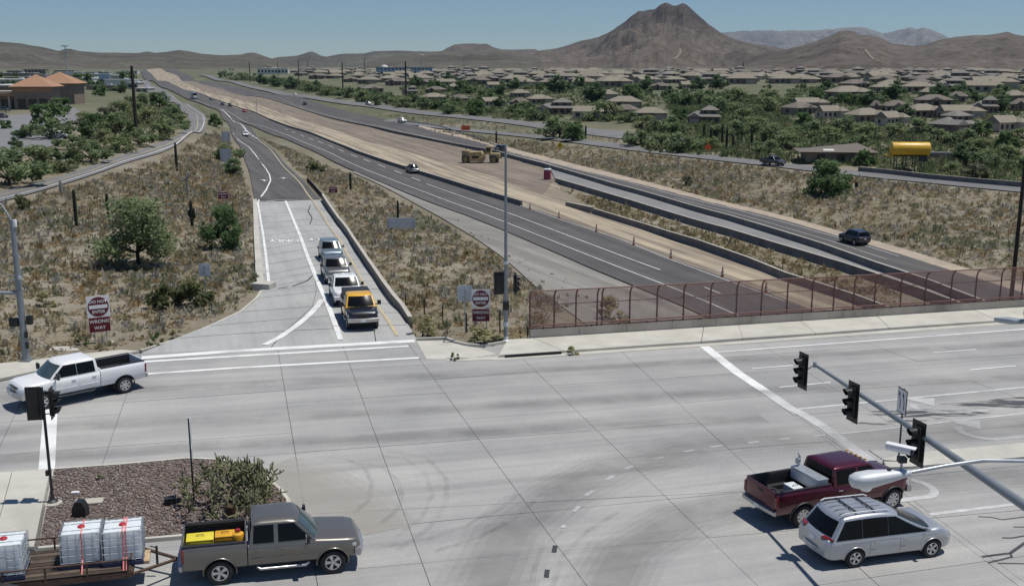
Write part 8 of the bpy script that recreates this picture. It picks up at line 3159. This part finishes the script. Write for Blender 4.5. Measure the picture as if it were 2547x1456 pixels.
mat('blue_wall', (.36, .44, .54), .7, var=.1)
t, w_, h = block('long blue white two storey building below the mesa', 1005, 184, 140, 168, 20, 'blue_wall', 'roof_grey', 2)
MB().lathe([(4.5, h), (4.2, h + 1.6), (2.5, h + 2.8), (.001, h + 3.2)], 16, 'Z', (-w_ * .36, 8, .2)).build('dome', 'roof_white', t, 60)
block('long white flat shed beside the distant carriageway', 678, 184, 76, 171, 15, 'roof_white', 'roof_white', 1)
for i, (x_, y_, w_, hr, wm, rm, b_) in enumerate([(40, 210, 150, 198, 'stucco_pale', 'roof_white', 0), (130, 204, 70, 192, 'stucco', 'roof_grey', 1), (215, 206, 90, 195, 'stucco_pink', 'roof_white', 1), (262, 200, 40, 186, 'sign_white', 'alu', 1), (30, 190, 110, 182, 'stucco', 'roof_white', 0),
                                                  (160, 190, 60, 182, 'stucco_pale', 'roof_white', 0), (300, 192, 60, 184, 'stucco', 'roof_grey', 1), (240, 186, 60, 179, 'stucco_pale', 'roof_white', 0), (330, 222, 26, 206, 'stucco_pale', 'roof_white', 1), (250, 225, 70, 214, 'stucco', 'roof_grey', 0), (352, 230, 30, 220, 'stucco_pale', 'roof_white', 1), (95, 196, 60, 187, 'stucco_pink', 'roof_grey', 0)]):
    block(['wide pale flat roofed shop behind the orange roof', 'tan shop right of the wide pale one', 'pinkish shop under the tall mast', 'small white box building by the road sign', 'long white roofed shed far left', 'pale shed behind the tall mast', 'tan shed near the power pole', 'pale far shed below the dark hill', 'pale small house beside the distant carriageway',
           'tan low wall building by the car park trees', 'tiny pale house right of the power pole', 'pinkish far shop left of the mast'][i], x_, y_, w_, hr, 14, wm, rm, b_)
for i in range(16):
    x_, y_ = 20 + 320 * rng.random(), 180 + 40 * rng.random()
    b0 = G(x_, y_)
    k_ = FOC / b0.y
    KIND['b'] = ['low pale shop', 'low tan shop', 'white roofed shed'][i % 3]
    block(where('b', x_, y_, 60).replace('mid sized ', ''), x_, y_, (16 + 22 * rng.random()) * k_, y_ - (4.5 + 2 * rng.random()) * k_, 12, ['stucco_pale', 'stucco', 'roof_white'][i % 3], ['roof_white', 'roof_grey', 'roof_white'][i % 3], i % 2)
# billboard
b0 = G(262, 214)
t = thing('billboard', 'pale blue billboard panel among the western shops', 'billboard', b0)
zc_ = z_at(b0, 191) - b0.z
MB().tube([(0, 0, 0), (0, 0, zc_)], .4, 8).build('post', 'galv', t)
MB().box((0, -.5, zc_), (8, .3, 4)).build('panel', 'blue_wall', t)
# orange roofed shop, left edge
b0 = G(40, 272)
t = thing('shop', 'orange tile roofed shop with a corner tower at the left edge', 'shop', b0, R(4))
px_m = FOC / b0.y
Lw = 75 / px_m
MB().box((-Lw * .9, 6, 2.6), (Lw * 2.4, 12, 5.2)).build('wall', 'stucco', t)
MB().box((-Lw * .9, -.9, 4.9), (Lw * 2.4, 1.6, 1.0)).build('canopy', 'roof_orange', t)
MB().box((-Lw * .9, 6.5, 5.6), (Lw * 2.4, 12, .9)).build('parapet', 'stucco_pale', t)
for k in range(7):
    MB().box((-Lw * 1.9 + k * Lw * .32, -.06, 1.8), (Lw * .24, .15, 3.0)).build('window', 'window_dark', t)
    MB().box((-Lw * 1.9 + k * Lw * .32 - Lw * .16, -1.4, 2.2), (.5, .5, 4.4)).build('column', 'stucco_pale', t)
tx = Lw * .62
MB().box((tx, 3, 3.8), (12, 10, 7.6)).build('tower', 'stucco_pink', t)
MB().add([(tx - 7.3, -3, 7.6), (tx + 7.3, -3, 7.6), (tx + 7.3, 9, 7.6), (tx - 7.3, 9, 7.6), (tx, 3, 11.6)], [(0, 1, 4), (1, 2, 4), (2, 3, 4), (3, 0, 4), (3, 2, 1, 0)]).build('roof', 'roof_orange', t)
MB().box((tx, -2.06, 6.6), (13, .3, 1.4)).build('cornice', 'roof_orange', t)
for k in (-1, 0, 1):
    MB().box((tx + k * 3.6, -2.08, 1.9), (2.6, .15, 3.2)).build('window', 'window_dark', t)
b0 = G(75, 262)
t2 = thing('shop', 'second orange hipped roof behind the corner tower', 'shop', Vector((b0.x + 4, b0.y + 18, b0.z)))
MB().box((0, 0, 3.8), (14, 10, 7.6)).build('wall', 'stucco_pink', t2)
MB().add([(-8.3, -6, 7.6), (8.3, -6, 7.6), (8.3, 6, 7.6), (-8.3, 6, 7.6), (0, 0, 11.8)], [(0, 1, 4), (1, 2, 4), (2, 3, 4), (3, 0, 4), (3, 2, 1, 0)]).build('roof', 'roof_orange', t2)
b0 = G(50, 228)
block('dark hill side wall of a wide shop behind the orange roofs', 30, 250, 150, 214, 26, 'stucco_pink', 'roof_white', 0)
# workshop by the tank
b0 = G(2090, 408)
t = thing('workshop', 'low brown gabled workshop left of the yellow tank', 'workshop', b0, R(-8))
MB().box((0, 5, 1.3), (14, 9, 2.6)).build('wall', 'stucco_pink', t)
MB().add([(-8.8, -.6, 2.5), (4.5, -.6, 2.5), (7.6, -.6, 2.5), (7.6, 10.6, 2.5), (-8.8, 10.6, 2.5), (4.0, 5, 4.1), (-7, 5, 2.9)], [(0, 1, 5, 6), (1, 2, 5), (2, 3, 5), (3, 4, 6, 5), (4, 0, 6), (4, 3, 2, 1, 0)]).build('roof', 'roof_brown', t)
MB().box((-2.5, .9, 2.9), (2.2, 1.4, .08), Matrix.Rotation(R(14), 3, 'X')).build('skylight', 'roof_white', t)
for x in (-4, 0, 4.5):
    MB().box((x, .44, 1.4), (1.6, .14, 1.1)).build('window', 'window_dark', t)
b0 = G(2360, 398)
t = thing('garden_wall', 'long low grey wall with a pale top right of the yellow tank', 'wall', b0, R(-2))
MB().box((0, 0, .75), (10, .3, 1.5)).build('wall', 'stucco_pink', t)
MB().box((0, 0, 1.6), (10.2, .5, .22)).build('pale_top', 'alu', t)
